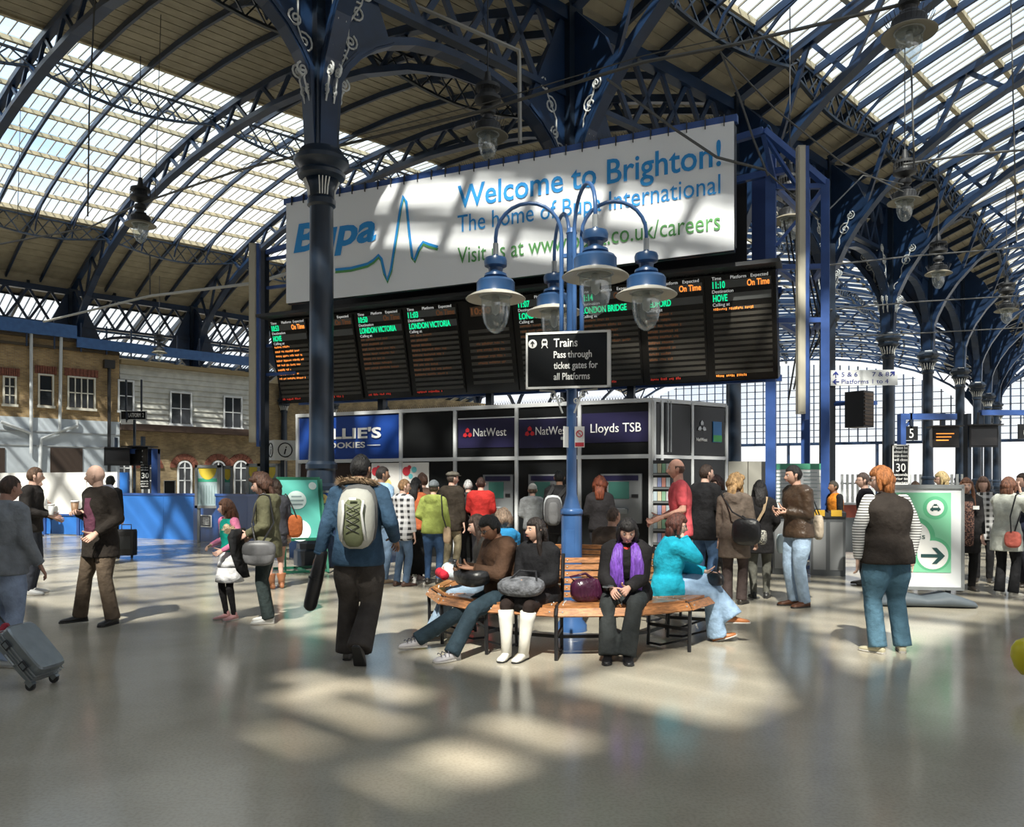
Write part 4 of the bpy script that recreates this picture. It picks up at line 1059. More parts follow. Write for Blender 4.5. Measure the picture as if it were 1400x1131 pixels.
for k in range(NS):
    a = bpt(1, k, 0); u = a.normalized(); z3 = V((0, 0, 1)); t_ = V((-u.y, u.x, 0))
    P = lambda r, z: u*r+z3*z
    m = MB()
    m.tube([P(1.47, .0), P(1.475, .30), P(1.48, .39), P(1.45, .435), P(1.38, .45), P(1.0, .43), P(.97, .45), P(.86, .87)], .017, 8)
    m.tube([P(1.02, .43), P(1.0, .0)], .016, 8)
    m.bar(P(1.46, .20), P(1.0, .20), .02, .03); m.bar(P(1.47, .12), P(1.15, .02), .018, .018); m.bar(P(1.15, .02), P(1.0, .02), .02, .02)
    m.build('bench_leg', BLACKM, bch)
    b1, b2 = bpt(1.44, k, .40), bpt(1.44, k+1, .40); c1, c2 = bpt(1.0, k, .12), bpt(1.0, k+1, .12)
    MB().bar(b1, b2, .02, .04).build('rail', BLACKM, bch); MB().bar(c1, c2, .02, .03).build('rail', BLACKM, bch); MB().bar(bpt(1.0, k, .40), bpt(1.0, k+1, .40), .02, .03).build('rail', BLACKM, bch)

# ------------------------------------------------------------------ lamp post with four lanterns
lp = thing('lamp_post', 'blue lamp post with four hanging lanterns rising from the middle of the bench', 'lamp post', BC)
MB().lathe([(.16, 0), (.16, .06), (.115, .12), (.11, .30), (.108, 1.0), (.108, 1.18), (.10, 1.26), (.07, 1.36), (.055, 1.42), (.052, 1.9), (.052, 2.4), (.052, 4.12), (.06, 4.13), (.04, 4.18), (0.001, 4.2)], n=28).build('post', LAMPB, lp, smooth=True, auto=40)
MB().lathe([(.112, 1.20), (.118, 1.22), (.118, 1.25), (.10, 1.27)], n=28).build('collar', LAMPB, lp, smooth=True)
dr = MB(); dr.box(-.07, -.118, .62, .02, -.10, 1.05); dr.build('access_door', LAMPB, lp)
MB().lathe([(.056, 2.52), (.07, 2.54), (.07, 2.58), (.056, 2.6)], n=20).build('band', LAMPB, lp, smooth=True)
def lantern_parts(par, c, s=1.0, old=False, body=LAMPB, shade=None):
    """Enamel shade, cap and clear bowl hanging below point c."""
    c = V(c)
    pr = [(.02, 0), (.03, -.03), (.085, -.035), (.095, -.06), (.09, -.10), (.06, -.115), (.055, -.15), (.09, -.165), (.095, -.185), (.075, -.20), (.14, -.215), (.155, -.235), (.155, -.31), (.16, -.325)]
    MB().lathe([(r*s, z*s) for r, z in pr], c, 28).build('cap', body if body is not LAMPB else mat('lantern_cap_blue', (.022, .065, .16), .3), par, smooth=True, auto=35)
    MB().lathe([(r*s, z*s) for r, z in [(.155, -.318), (.20, -.336), (.238, -.360), (.244, -.366), (.238, -.372), (.19, -.352), (.12, -.340), (.06, -.338)]], c, 32).build('shade', shade or mat('lamp_shade_enamel', (.46, .44, .38), .4), par, smooth=True, auto=50)
    MB().lathe([(r*s, z*s) for r, z in [(.115, -.35), (.117, -.42), (.112, -.49), (.095, -.56), (.06, -.62), (.02, -.645), (.001, -.648)]], c, 24).build('glass_bowl', LAMPG, par, smooth=True)
    MB().lathe([(r*s, z*s) for r, z in [(.001, -.34), (.03, -.35), (.035, -.42), (.028, -.48), (.001, -.50)]], c, 12).build('bulb', mat('bulb_glass', (.55, .55, .52), .25), par, smooth=True)
    MB().tube([c+V((.13*s*math.cos(t), .13*s*math.sin(t), -.343*s)) for t in [2*PI*i/20 for i in range(21)]], .008*s, 5).build('bowl_ring', GREYM, par)
for a_, R_ in ((R(172), .80), (R(-4), .77), (R(-78), .80), (R(100), .80)):
    d = V((math.cos(a_), math.sin(a_), 0)); o = d*.105
    pts = [o+V((0, 0, 2.95))]+[o+V((0, 0, z)) for z in (3.3, 3.7, 4.05)]
    rr = (R_-.105)/2
    pts += [o+d*(rr-rr*math.cos(t))+V((0, 0, 4.12+rr*math.sin(t))) for t in [PI*i/12 for i in range(13)]]+[d*R_+V((0, 0, 4.02))]
    arm = MB().tube(pts, [.024]*4+[.02]*14, 10).build('arm', LAMPB, lp, smooth=True)
    MB().bar(V((0, 0, 3.1)), o+V((0, 0, 3.1)), .03, .04).bar(V((0, 0, 3.9)), o+V((0, 0, 3.9)), .03, .04).build('arm_bracket', LAMPB, lp)
    MB().tube([d*R_+V((0, 0, 4.06)), d*R_+V((0, 0, 3.90))], .03, 10).build('arm_socket', GREYM, lp)
    lan = bpy.data.objects.new('lantern', None); C.objects.link(lan); lan.parent = lp
    lantern_parts(lan, d*R_+V((0, 0, 3.95)), 1.30)
ls = thing('trains_sign', 'black trains sign with white border mounted on the blue lamp post', 'sign', (BC.x-.05, BC.y-.16, 0), R(-12))
sw, z0, z1 = .87, 2.50, 3.08
MB().box(-sw/2, 0, z0, sw/2, .06, z1).build('board', BLACKG, ls)
f = MB(); f.box(-sw/2, -.01, z0, sw/2, 0, z0+.022); f.box(-sw/2, -.01, z1-.022, sw/2, 0, z1); f.box(-sw/2, -.01, z0, -sw/2+.02, 0, z1); f.box(sw/2-.035, -.01, z0, sw/2, .062, z1); f.build('border', LETW, ls)
for i, (tx, h, w) in enumerate((('Trains', .085, .245), ('Pass through', .068, .39), ('ticket gates for', .068, .45), ('all Platforms', .068, .37))):
    text(ls, tx, (-.145, -.006, z1-.155-.112*i-(0 if i == 0 else .0)), (1, 0, 0), (0, 0, 1), h, LETW, width=w, bold=.012)
cx_, cz_ = -sw/2+.07, z1-.115
MB().tube([(cx_, -.002, cz_), (cx_, -.008, cz_)], .045, 20).build('arrow_disc', LETW, ls)
MB().prism([(-.007, -.03), (.007, -.03), (.007, .005), (.02, -.008), (.02, .008), (0, .032), (-.02, .008), (-.02, -.008), (-.007, .005)], (cx_, -.012, cz_), (1, 0, 0), (0, 0, 1), (0, .003, 0)).build('arrow', INK, ls)
tx0 = cx_+.125
MB().prism([(-.028, -.02), (.028, -.02), (.03, .02), (.018, .045), (-.018, .045), (-.03, .02)], (tx0, -.008, cz_), (1, 0, 0), (0, 0, 1), (0, .005, 0)).build('train_symbol', LETW, ls)
MB().box(tx0-.02, -.011, cz_+.004, tx0+.02, -.008, cz_+.026).build('train_window', INK, ls)
MB().bar((tx0-.015, -.006, cz_-.02), (tx0-.032, -.006, cz_-.048), .007, .007).bar((tx0+.015, -.006, cz_-.02), (tx0+.032, -.006, cz_-.048), .007, .007).build('train_rail', LETW, ls)
br = MB()
for s_ in (1, -1):
    br.tube(spiral(V((s_*.15, .04, z0-.06)), (1, 0, 0), (0, 0, 1), .05, 1.3, s_), .008, 5); br.tube(spiral(V((s_*.08, .04, z0-.12)), (1, 0, 0), (0, 0, 1), .035, 1.3, -s_), .007, 5)
    br.tube([(s_*.3, .04, z0-.01), (s_*.15, .04, z0-.02), (s_*.06, .04, z0-.25)], .01, 5)
br.build('scroll_bracket', mat('white_scroll', (.6, .62, .62), .5), ls)
MB().box(-.04, .06, z0, .04, .2, z1-.1).build('mount', LAMPB, ls)
for dx, yaw, label in ((-.06, R(60), 'small white notice plate on the left of the lamp post below the trains sign'), (.075, R(-10), 'small red and white no smoking notice on the lamp post')):
    t = thing('small_notice', label, 'sign', (BC.x+dx, BC.y-.09, 1.90), yaw)
    MB().box(-.05, 0, 0, .05, .012, .215).build('plate', LETW, t)
    if dx > 0:
        MB().box(-.045, -.003, .01, .045, 0, .05).build('red_band', CRED, t); MB().tube([(0+.032*math.cos(2*PI*i/16), -.004, .14+.032*math.sin(2*PI*i/16)) for i in range(17)], .005, 5).build('red_ring', CRED, t)
        MB().bar((-.022, -.004, .165), (.022, -.004, .115), .006, .006, up=(0, 1, 0)).build('red_bar', CRED, t)
    MB().box(-.01, .012, .08, .01, .06, .11).build('clip', GREYM, t)

# ------------------------------------------------------------------ pendant lamps and overhead wires
def pendant(px, y_bot, s, dist, label, cable_to=None):
    """Old iron-cased lantern; y_bot is the tip of its glass bowl."""
    s *= .87; zb = Zy(y_bot, dist); zt = zb+.648*s+.0
    t = thing('pendant_lamp', label, 'lamp', (X(px, dist), dist, zt), 0, 'pendant lanterns below the station roof')
    lantern_parts(t, (0, 0, 0), s, body=DARKM, shade=mat('old_lamp_shade', (.22, .20, .15), .6))
    MB().lathe([(r*s, z*s) for r, z in [(.05, .0), (.10, .02), (.16, .05), (.16, .09), (.12, .10), (.10, .17), (.15, .19), (.15, .23), (.05, .25), (.03, .40)]], n=16).build('iron_housing', DARKM, t, auto=30)
    sp = MB()
    for i in range(26):
        a = 2*PI*i/26; r = .17*s; sp.bar((math.cos(a)*r, math.sin(a)*r, -.30*s), (math.cos(a)*r*1.28, math.sin(a)*r*1.28, -.20*s), .008, .008); sp.bar((math.cos(a)*r*.9, math.sin(a)*r*.9, .09*s), (math.cos(a)*r*.9, math.sin(a)*r*.9, .2*s), .008, .008)
    stuff(sp.build('bird_spikes', DARKM, t))
    if cable_to: MB().tube([(0, 0, .38*s), (0, 0, cable_to-zt)], .015, 6).build('cable', DARKM, t)
pendant(667, 219, 2.1, 17.5, 'dark pendant lantern above the middle of the banner', 13.4)
pendant(1243, 88, 2.15, 14.0, 'large pendant lantern at top right against the glass roof', 14.6)
pendant(192, 332, 2.3, 26, 'pendant lantern at left in front of the sunlit roof glazing', 15.4)
pendant(1237, 303, 2.1, 21.5, 'pendant lantern right of the gantry under the dark roof edge', 13.4)
pendant(1283, 395, 2.1, 28, 'smaller pendant lantern over the receding columns at right', 14.7)
pendant(1376, 443, 2.1, 32, 'small far pendant lantern at the right edge', 13.4)
pendant(1080, 330, 2.1, 20, 'pendant lantern half hidden behind the gantry posts', 13.4)
pendant(770, 0, 2.1, 15, 'pendant lantern above the frame top', 14.0) if False else None
pendant(218, 494, 1.9, 44, 'far small pendant lantern in front of the left clapboard building roof', 13.0)
pendant(58, 455, 1.9, 46, 'far small pendant lantern by the second truss foot at left', 13.0) if False else None
pendant(240, 336, .8, 30, 'tiny pendant light hanging beside the left pendant lantern', 15) if False else None

def wire(pts, label, r=.02, name='overhead_wire'):
    q = [V((X(a, d), d, Zy(b, d))) for a, b, d in pts]
    for i in range(len(q)-1): pass
    out = []
    for i in range(len(q)-1):
        n = 6
        for j in range(n): out.append(q[i].lerp(q[i+1], j/n))
    out.append(q[-1])
    o = MB().tube(out, r, 5).build(name, mat('grey_wire', (.075, .075, .072), .6) if r < .04 else mat('pale_conduit', (.30, .30, .28), .6), None)
    return tag(o, label, 'cable')
wire([(-60, 345, 30), (120, 312, 28), (192, 278, 26), (330, 232, 22), (470, 198, 18), (667, 150, 16.5), (880, 85, 15), (1000, 62, 14.4), (1243, 4, 14), (1400, -40, 13)], 'long overhead support wire running through the pendant lanterns', .035)
wire([(330, 226, 22), (470, 190, 18), (667, 140, 16.5), (880, 76, 15), (1000, 50, 14.4)], 'thin wire just above the long support wire over the banner', .012)
wire([(60, 440, 34), (205, 405, 30), (350, 387, 24), (400, 372, 21)], 'pale conduit rising to the left end of the gantry', .05)
wire([(205, 350, 30), (205, 405, 30)], 'vertical rod carrying the pale conduit at left', .03)
wire([(130, -10, 20), (122, 150, 20), (120, 296, 20)], 'light vertical rod hanging at upper left', .02)
wire([(220, 20, 26), (212, 270, 26)], 'thin dark vertical rod at upper left', .012)
wire([(28, 150, 30), (24, 300, 30)], 'thin vertical rod at far left in front of the glazing', .012)
wire([(1246, 90, 16), (1250, 230, 16)], 'vertical rod under the top right lantern', .02)
wire([(1382, 0, 22), (1390, 330, 22)], 'vertical rod at the right edge in front of the roof glazing', .02)
wire([(1100, 366, 18), (1250, 350, 22), (1400, 338, 26)], 'horizontal wire across the right columns, upper', .022)
wire([(1130, 424, 20), (1250, 413, 24), (1400, 404, 28)], 'horizontal wire across the right columns, middle', .022)
wire([(1130, 462, 22), (1250, 456, 26), (1400, 448, 30)], 'horizontal wire across the right columns, lower', .022)
wire([(985, 70, 14.5), (1010, 130, 14.4), (1030, 190, 14.2), (1050, 240, 14)], 'steep stay wire dropping to the gantry corner', .02)
wire([(985, 72, 14.5), (1060, 150, 14.8), (1150, 222, 16), (1235, 262, 20)], 'slack cable crossing above the right gantry end', .018)
wire([(830, 108, 15), (920, 175, 14.2), (980, 215, 13.9), (1045, 232, 14)], 'slack dark cable drooping over the banner corner', .025)
wire([(1045, 232, 14), (1120, 300, 15), (1180, 240, 18), (1235, 252, 20)], 'drooping cable right of the gantry', .015)
wire([(1235, 225, 20), (1320, 212, 21), (1400, 205, 22)], 'support wire from the right pendant lantern to the frame edge', .035)
wire([(550, 0, 17.2), (710, 70, 17), (711, 196, 17)], 'pale conduit bending down to the top of the banner', .045, 'conduit')

# ------------------------------------------------------------------ A-board, green taxi board and right-hand furniture
AG = mat('dark_green_metal', (.01, .12, .07), .4)
ab = thing('a_board', 'green framed advertising A-board leaning by the large column', 'A-board', (X(412, 14.2), 14.2, 0), R(28))
def lean(x, z): return V((x, -.30+z*.33, z))
m = MB()
for x in (-.36, .36): m.bar(lean(x, .55), lean(x, 1.66), .05, .04)
m.bar(lean(-.36, .57), lean(.36, .57), .05, .05); m.bar(lean(-.36, 1.64), lean(.36, 1.64), .05, .05); m.build('frame', AG, ab)
u = V((1, 0, 0)); vv = (lean(0, 1)-lean(0, 0)).normalized(); nv = u.cross(vv)
MB().obox(lean(0, 1.1), u*.34, vv*.56, nv*.012).build('poster', mat('teal_poster', (.10, .42, .36), .3), ab)
for (x, z, r_) in ((-.06, 1.25, .17), (-.05, .72, .2), (.24, 1.5, .07)):
    c = lean(x, z)+nv*.016; MB().tube([c, c+nv*.006], r_, 24).build('printed_disc', mat('pale_disc', (.62, .74, .72), .4), ab)
for q_z, q_w in ((1.31, .09), (1.24, .12), (1.17, .10)): MB().obox(lean(-.06, q_z)+nv*.024, u*q_w, vv*.014, nv*.002).build('print_line', mat('grey_print', (.25, .35, .36), .6), ab)
m = MB(); m.bar((.40, .22, 1.62), (.32, .62-1.2, .02), .04, .04); m.build('stay', AG, ab)
m = MB(); m.bar((-.40, -.35, .03), (.40, -.35, .03), .05, .04); m.bar((-.4, .4, .03), (.4, .4, .03), .05, .04); m.bar((0, -.35, .03), (0, .4, .03), .04, .04); m.bar((-.3, -.1, .03), (-.3, -.08, .62), .03, .03); m.bar((.3, -.1, .03), (.3, -.08, .62), .03, .03); m.build('base', AG, ab)

tb = thing('taxi_direction_board', 'white framed green taxi direction board on grey weighted base, beside the striped-sleeve woman', 'sign', (X(1262, 10.1), 10.1, 0), R(-10))
fw, z0, z1 = .45, .22, 1.50
LG = mat('pale_green_print', (.22, .58, .36), .35); LG2 = mat('mid_green_print', (.12, .46, .25), .35); WF2 = mat('white_board_frame', (.68, .70, .72), .3)
sx = lambda f, z: (f*fw, .0, z)
MB().box(-fw, 0, z0, fw, .05, z1).build('panel', WF2, tb)
f = MB(); f.box(-fw-.02, -.02, z1-.03, fw+.02, .06, z1+.02); f.box(-fw-.02, -.02, z0-.02, fw+.02, .06, z0+.02); f.box(-fw-.02, -.02, z0, -fw+.02, .06, z1); f.box(fw-.01, -.02, z0, fw+.025, .06, z1); f.build('frame', GREYM, tb)
MB().box(-fw*.8, -.006, z0+.2, fw*.72, 0, z1-.08).build('green_print', LG, tb)
def disc(x, z, r_, m, off): MB().tube([(x, -off, z), (x, -off-.003, z)], r_, 32).build('printed_disc', m, tb)
disc(.14, z1-.27, .145, LG2, .005); disc(.14, z1-.27, .10, WHITE, .008); disc(-.12, z1-.64, .26, LG2, .005); disc(-.12, z1-.64, .20, WHITE, .008); disc(.11, z0+.43, .215, LG2, .0052); disc(.11, z0+.42, .18, WHITE, .0085)
MB().prism([(-.14, -.02), (.06, -.02), (-.01, -.10), (.045, -.10), (.14, 0), (.045, .10), (-.01, .10), (.06, .02), (-.14, .02)], (.11, -.018, z0+.41), (1, 0, 0), (0, 0, 1), (0, .004, 0)).build('arrow', mat('dark_teal_ink', (.02, .07, .07), .5), tb)
MB().prism([(-.06, -.03), (-.06, -.01), (-.045, 0), (-.03, .03), (.03, .03), (.045, 0), (.06, -.01), (.06, -.03), (.045, -.03), (.045, -.042), (.025, -.042), (.025, -.03), (-.025, -.03), (-.025, -.042), (-.045, -.042), (-.045, -.03)], (.14, -.016, z1-.27), (1, 0, 0), (0, 0, 1), (0, .004, 0)).box(.12, -.016, z1-.237, .16, -.012, z1-.222).build('taxi_symbol', mat('dark_teal_ink', (.02, .07, .07), .5), tb)
MB().box(.11, -.0175, z1-.268, .17, -.0165, z1-.248).build('taxi_window', WHITE, tb)
text(tb, 'taxis', (-.20, -.013, z1-.66), (1, 0, 0), (0, 0, 1), .07, mat('dark_teal_ink', (.02, .07, .07), .5), width=.22)
RUB = mat('grey_rubber', (.09, .11, .13), .6)
bm = MB(); bm.loft([((x, .03, h/2), (0, .26*w_, 0), (0, 0, h/2)) for x, h, w_ in ((-.58, .05, .7), (-.56, .08, .8), (-.45, .12, .95), (-.25, .18, 1), (0, .12, .8), (.25, .18, 1), (.45, .12, .95), (.56, .08, .8), (.58, .05, .7))], n=16, sq=3)
bm.build('weighted_base', RUB, tb, smooth=True)
MB().bar((-.3, .03, .1), (-.3, .03, .24), .05, .05).bar((.3, .03, .1), (.3, .03, .24), .05, .05).build('support', DARKM, tb)

rotz_ = lambda d: Matrix.Rotation(R(d), 3, 'Z')
NB = mat('sign_blue_ink', (.015, .03, .22), .5)
ds = plainsign(1137, 1226, 506, 527, 20, 'white direction sign reading Platforms 1 to 4 at right of the gantry', (('5 & 6', .16, .58, .28, .24), ('7 & 8', .62, .58, .28, .25), ('Platforms 1 to 4', .16, .12, .28, .70)), m=mat('white_sign', (.72, .74, .74), .5), border=False, tm=NB, yaw=R(-4), name='direction_sign')
w = (1226-1137)/F*20; h = 21/F*20
def arrow(par, x, z, ang, s=.09):
    q = [(-.13, -.9), (.13, -.9), (.13, .2), (.6, -.25), (.75, .1), (0, .9), (-.75, .1), (-.6, -.25), (-.13, .2)]
    u = V((math.cos(ang), 0, math.sin(ang))); v = V((-math.sin(ang), 0, math.cos(ang)))
    MB().prism([(a*s, b*s) for a, b in q], (x, -.01, z), u, v, (0, .006, 0)).build('arrow', NB, par)
arrow(ds, -w/2+.12, h*.22, 0); arrow(ds, -w/2+.12, -h*.25, PI/2); arrow(ds, w/2-.13, h*.24, -PI/4)
MB().box(-w/2-.1, .04, -.1, w/2, .10, .02).box(-w/2-.1, .04, -.1, -w/2+.1, .26, .02).build('bracket', STEELB, ds)
pb = thing('support_pole', 'blue pole carrying the platform direction sign', 'pole', (X(1133, 20.3), 20.3, 0)); MB().box(-.13, -.1, 0, .13, .1, 7.6).build('shaft', DNAVY, pb); MB().box(.1, -.06, 3.55, 1.2, .06, 3.65).build('arm', STEELB, pb)
DBX = thing('display_box', 'tilted dark display housing with brown ribbed face under the direction sign', 'display', (X(1187, 19.6), 19.6, Zy(558, 19.6)), R(35))
MB().box(-.2, 0, -.46, .24, .5, .42).build('housing', BLACKM, DBX)
for i in range(9): MB().box(-.17, -.02, -.42+.09*i, .21, 0, -.42+.09*i+.07).build('rib', mat('brown_face', (.10, .065, .04), .5), DBX)
_q = rotz_(-35) @ V((X(1133, 20.3)-X(1187, 19.6)+.1, .65, .15)); MB().bar((0, .25, .15), tuple(_q), .08, .08).build('bracket', STEELB, DBX)
monitor(1293, 598, 19.6, .62, .50, .5, R(-8), 'black monitor with amber lines, left of the pair at right', True)
monitor(1345, 597, 19.62, .66, .52, .5, R(-8), 'black monitor, right of the pair near the frame edge')
gb = thing('sign_gallows', 'blue overhead beam and posts carrying the number 5 sign and monitors', 'sign post', (X(1300, 19.8), 19.8, 0))
MB().box(X(1230, 19.8)-X(1300, 19.8), -.08, Zy(574, 19.8), X(1306, 19.8)-X(1300, 19.8), .08, Zy(566, 19.8)).build('beam', STEELB, gb)
MB().box(X(1340, 19.8)-X(1300, 19.8), -.08, Zy(568, 19.8), X(1450, 19.8)-X(1300, 19.8), .08, Zy(561, 19.8)).build('beam', STEELB, gb)
MB().box(X(1229, 19.8)-X(1300, 19.8), -.1, 0, X(1236, 19.8)-X(1300, 19.8), .1, Zy(566, 19.8)).build('post', STEELB, gb)
MB().bar((X(1234, 19.8)-X(1300, 19.8), 0, 2.9), (X(1250, 19.8)-X(1300, 19.8), 0, 3.2), .06, .06).build('strut', STEELB, gb)
MB().box(X(1320, 19.8)-X(1300, 19.8), -.1, 0, X(1325, 19.8)-X(1300, 19.8), .1, Zy(566, 19.8)).build('post', DNAVY, gb)
plainsign(1237, 1255, 583, 602, 19.72, 'small black number 5 platform sign', (('5', .34, .17, .66, .32),), border=False, posts=((0, .5),), name='platform_number_sign')
plainsign(1393, 1412, 580, 600, 19.72, 'black number 6 platform sign cut by the right edge', (('6', .34, .17, .66, .32),), border=False, posts=((0, .5),), name='platform_number_sign')
plainsign(1220, 1243, 608, 663, 16, 'tall black notice reading 30 behind the red-haired woman', (('Please be', .1, .89, .07, .8), ('advised that', .1, .79, .07, .8), ('train doors', .1, .69, .07, .8), ('will close', .1, .59, .07, .8), ('30', .22, .33, .20, .56), ('seconds', .1, .22, .07, .8), ('prior to', .1, .12, .07, .8), ('departure', .1, .03, .06, .8)), name='notice_sign', posts=((0, -2.4),))
# ticket gates
def gate(px, dist, label, w=.28):
    t = thing('ticket_gate', label, 'ticket gate', (X(px, dist), dist, 0), R(-20), 'ticket gates')
    MB().box(-w/2, -.2, 0, w/2, 1.5, 1.02).build('cabinet', mat('gate_grey', (.16, .17, .18), .35, .5), t)
    MB().box(-w/2-.01, -.23, .98, w/2+.01, 1.53, 1.06).build('top', DARKM, t)
    MB().box(-w/2+.04, -.21, .1, w/2-.04, -.2, .9).build('end_panel', mat('gate_light', (.3, .31, .32), .4, .4), t)
    MB().box(-w*.3, -.24, 1.0, w*.3, -.1, 1.10).build('reader', mat('reader_yellow', (.55, .33, .03), .5), t)
    MB().box(w/2, .6, .35, w/2+.38, .63, .95).build('paddle', mat('paddle_grey', (.10, .11, .12), .2), t)
for i, (px, dd, nm) in enumerate(((1143, 13.6, 'grey ticket gate right of the leather jacket man'), (1120, 13.7, 'grey ticket gate directly behind the leather jacket man'), (1068, 13.9, 'grey ticket gate left of the leather jacket man'), (1040, 14.1, 'ticket gate hidden behind the black-haired woman'))): gate(px, dd, nm)
bd_ = thing('information_board', 'white information board with green header behind the ticket gates', 'notice board', (X(1093, 16), 16, 0))
MB().box(-.54, 0, 1.05, .54, .05, Zy(634, 16)).build('board', mat('white_sign', (.72, .74, .74), .5), bd_)
MB().box(-.54, -.01, Zy(642, 16), .54, 0, Zy(634, 16)).build('header', mat('green_header', (.08, .35, .22), .5), bd_)
for i in range(9):
    z = Zy(646+5*i, 16); MB().box(-.48, -.01, z-.01, -.05 if i % 3 else .0, 0, z).build('text_line', mat('grey_print', (.25, .35, .36), .6), bd_); MB().box(.08, -.01, z-.01, .48 if i % 2 else .35, 0, z).build('text_line', mat('grey_print', (.25, .35, .36), .6), bd_)
MB().box(-.5, .01, 0, -.44, .05, 1.05).box(.44, .01, 0, .5, .05, 1.05).build('leg', DNAVY, bd_)
sc_ = thing('screen_partition', 'plain beige-grey partition right of the kiosk behind the queue', 'partition', (X(1022, 15.6), 15.6, 0), R(6))
for x in (-.38, .02): MB().box(x, 0, .05, x+.38, .05, Zy(631, 15.6)).build('panel', mat('partition_grey', (.33, .32, .28), .7), sc_)
MB().box(-.4, -.02, 0, .42, .07, .06).build('foot_rail', GREYM, sc_)
# seats/train beyond the gates
for px, dist, w_, h_, col, lab in ((1178, 26, 2.2, .9, (.25, .05, .03), 'dark red bench box beyond the ticket gates'), (1365, 24, 1.6, .9, (.25, .22, .17), 'low beige counter at far right behind the white coat woman')):
    t = thing('platform_cabinet', lab, 'cabinet', (X(px, dist), dist, 0)); MB().box(-w_/2, 0, .1, w_/2, .6, h_).build('body', mat('cab_%d' % px, col, .6), t); MB().box(-w_/2-.05, -.05, h_, w_/2+.05, .65, h_+.06).build('top', GREYM, t); MB().box(-w_/2+.1, .05, 0, w_/2-.1, .5, .1).build('foot', DARKM, t)
fn = thing('platform_fence', 'white vertical-bar fence far beyond the gates at right', 'fence', (X(1150, 40), 40, 0))
for i in range(24): MB().box(.0+.26*i, 0, 0, .12+.26*i, .05, 2.1).build('paling', mat('white_sign', (.72, .74, .74), .5), fn)
MB().box(0, .05, .5, 6.3, .1, .58).box(0, .05, 1.6, 6.3, .1, 1.68).build('rail', GREYM, fn)
yb = thing('yellow_balloon', 'yellow balloon at the right edge near the floor', 'balloon', (X(1406, 5.9), 5.9, .25))
MB().lathe([(.001, -.14), (.05, -.13), (.09, -.08), (.115, 0), (.11, .06), (.08, .11), (.03, .135), (.001, .14)], n=24).build('balloon_skin', mat('yellow_rubber', (.72, .62, .03), .25), yb, smooth=True)
MB().tube([(0, 0, -.14), (.01, 0, -.2), (.0, .02, -.245)], .004, 5).build('string', WHITE, yb)
MB().ball((0, 0, -.145), .012, n=6).build('knot', mat('yellow_rubber', (.72, .62, .03), .25), yb)
# ------------------------------------------------------------------ people
def rotx(a): return Matrix.Rotation(a, 3, 'X')
def rotz(a): return Matrix.Rotation(a, 3, 'Z')
def ik(a, t, l1, l2, hint):
    d = t-a; L = min(d.length, (l1+l2)*.998); d = d.normalized(); e = a+d*L
    x = (l1*l1-l2*l2+L*L)/(2*L); h = math.sqrt(max(l1*l1-x*x, 0)); hv = V(hint)-d*V(hint).dot(d)
    if hv.length < 1e-4: hv = d.orthogonal()
    return a+d*x+hv.normalized()*h, e
def g_(x, s): return math.exp(-(x/s)**2)
def head_pt(d, fem=0.0):
    """Point of the head surface in direction d (x right, y forward, z up), head centre at origin."""
    x, y, z = d.x*.076, d.y*.095, d.z*.118
    if z < 0:
        q = min(1, -z/.118); x *= 1-(.30+.08*fem)*q**1.6
        if y < 0: y *= 1-.45*q
        else: y *= 1-.06*q
    if z > 0: x *= 1-.06*(z/.118)**2
    if d.y > 0:
        f = d.y
        y += .026*g_(x, .011)*max(0, 1-abs((z+.022)/.034))**.8*f*(1 if z < .012 else .3)     # nose
        y += .010*g_(x, .012)*g_(z+.034, .012)*f
        y -= .011*(g_(abs(x)-.031, .014)*g_(z-.006, .013))*f                                  # sockets
        y += .005*g_(x, .05)*g_(z-.030, .013)*f                                               # brow
        y += .006*g_(x, .022)*g_(z+.062, .010)*f                                              # lips
        y -= .003*g_(x, .03)*g_(z+.074, .006)*f
        y += .008*g_(x, .024)*g_(z+.098, .016)*f                                              # chin
    return V((x, y, z))
def head_mesh(mb, M, o, s, nu, nv, fem):
    vs = []; idx = []
    for i in range(nv+1):
        t = -PI/2+PI*i/nv
        for j in range(nu):
            # denser columns towards the face
            a = 2*PI*j/nu; a = a+.35*math.sin(a*1.0)*0
            d = V((math.sin(a)*math.cos(t), math.cos(a)*math.cos(t), math.sin(t)))
            vs.append(o+M @ (head_pt(d, fem)*s))
    fs = [(i*nu+j, (i+1)*nu+j, (i+1)*nu+(j+1) % nu, i*nu+(j+1) % nu) for i in range(nv) for j in range(nu)]
    mb.add(vs, fs)
    for sx in (-1, 1):                                  # ears
        c = V((sx*.077, -.004, -.008)); rings = []
        for q, r in ((-.9, .3), (-.5, .85), (0, 1), (.5, .95), (.9, .4)):
            rings.append((o+M @ ((c+V((sx*.006*(1+q*.6), -.006*q, q*.030)))*s), M @ V((.008*s*r, 0, 0)), M @ V((0, .019*s*r, 0))))
        mb.loft(rings, n=8)
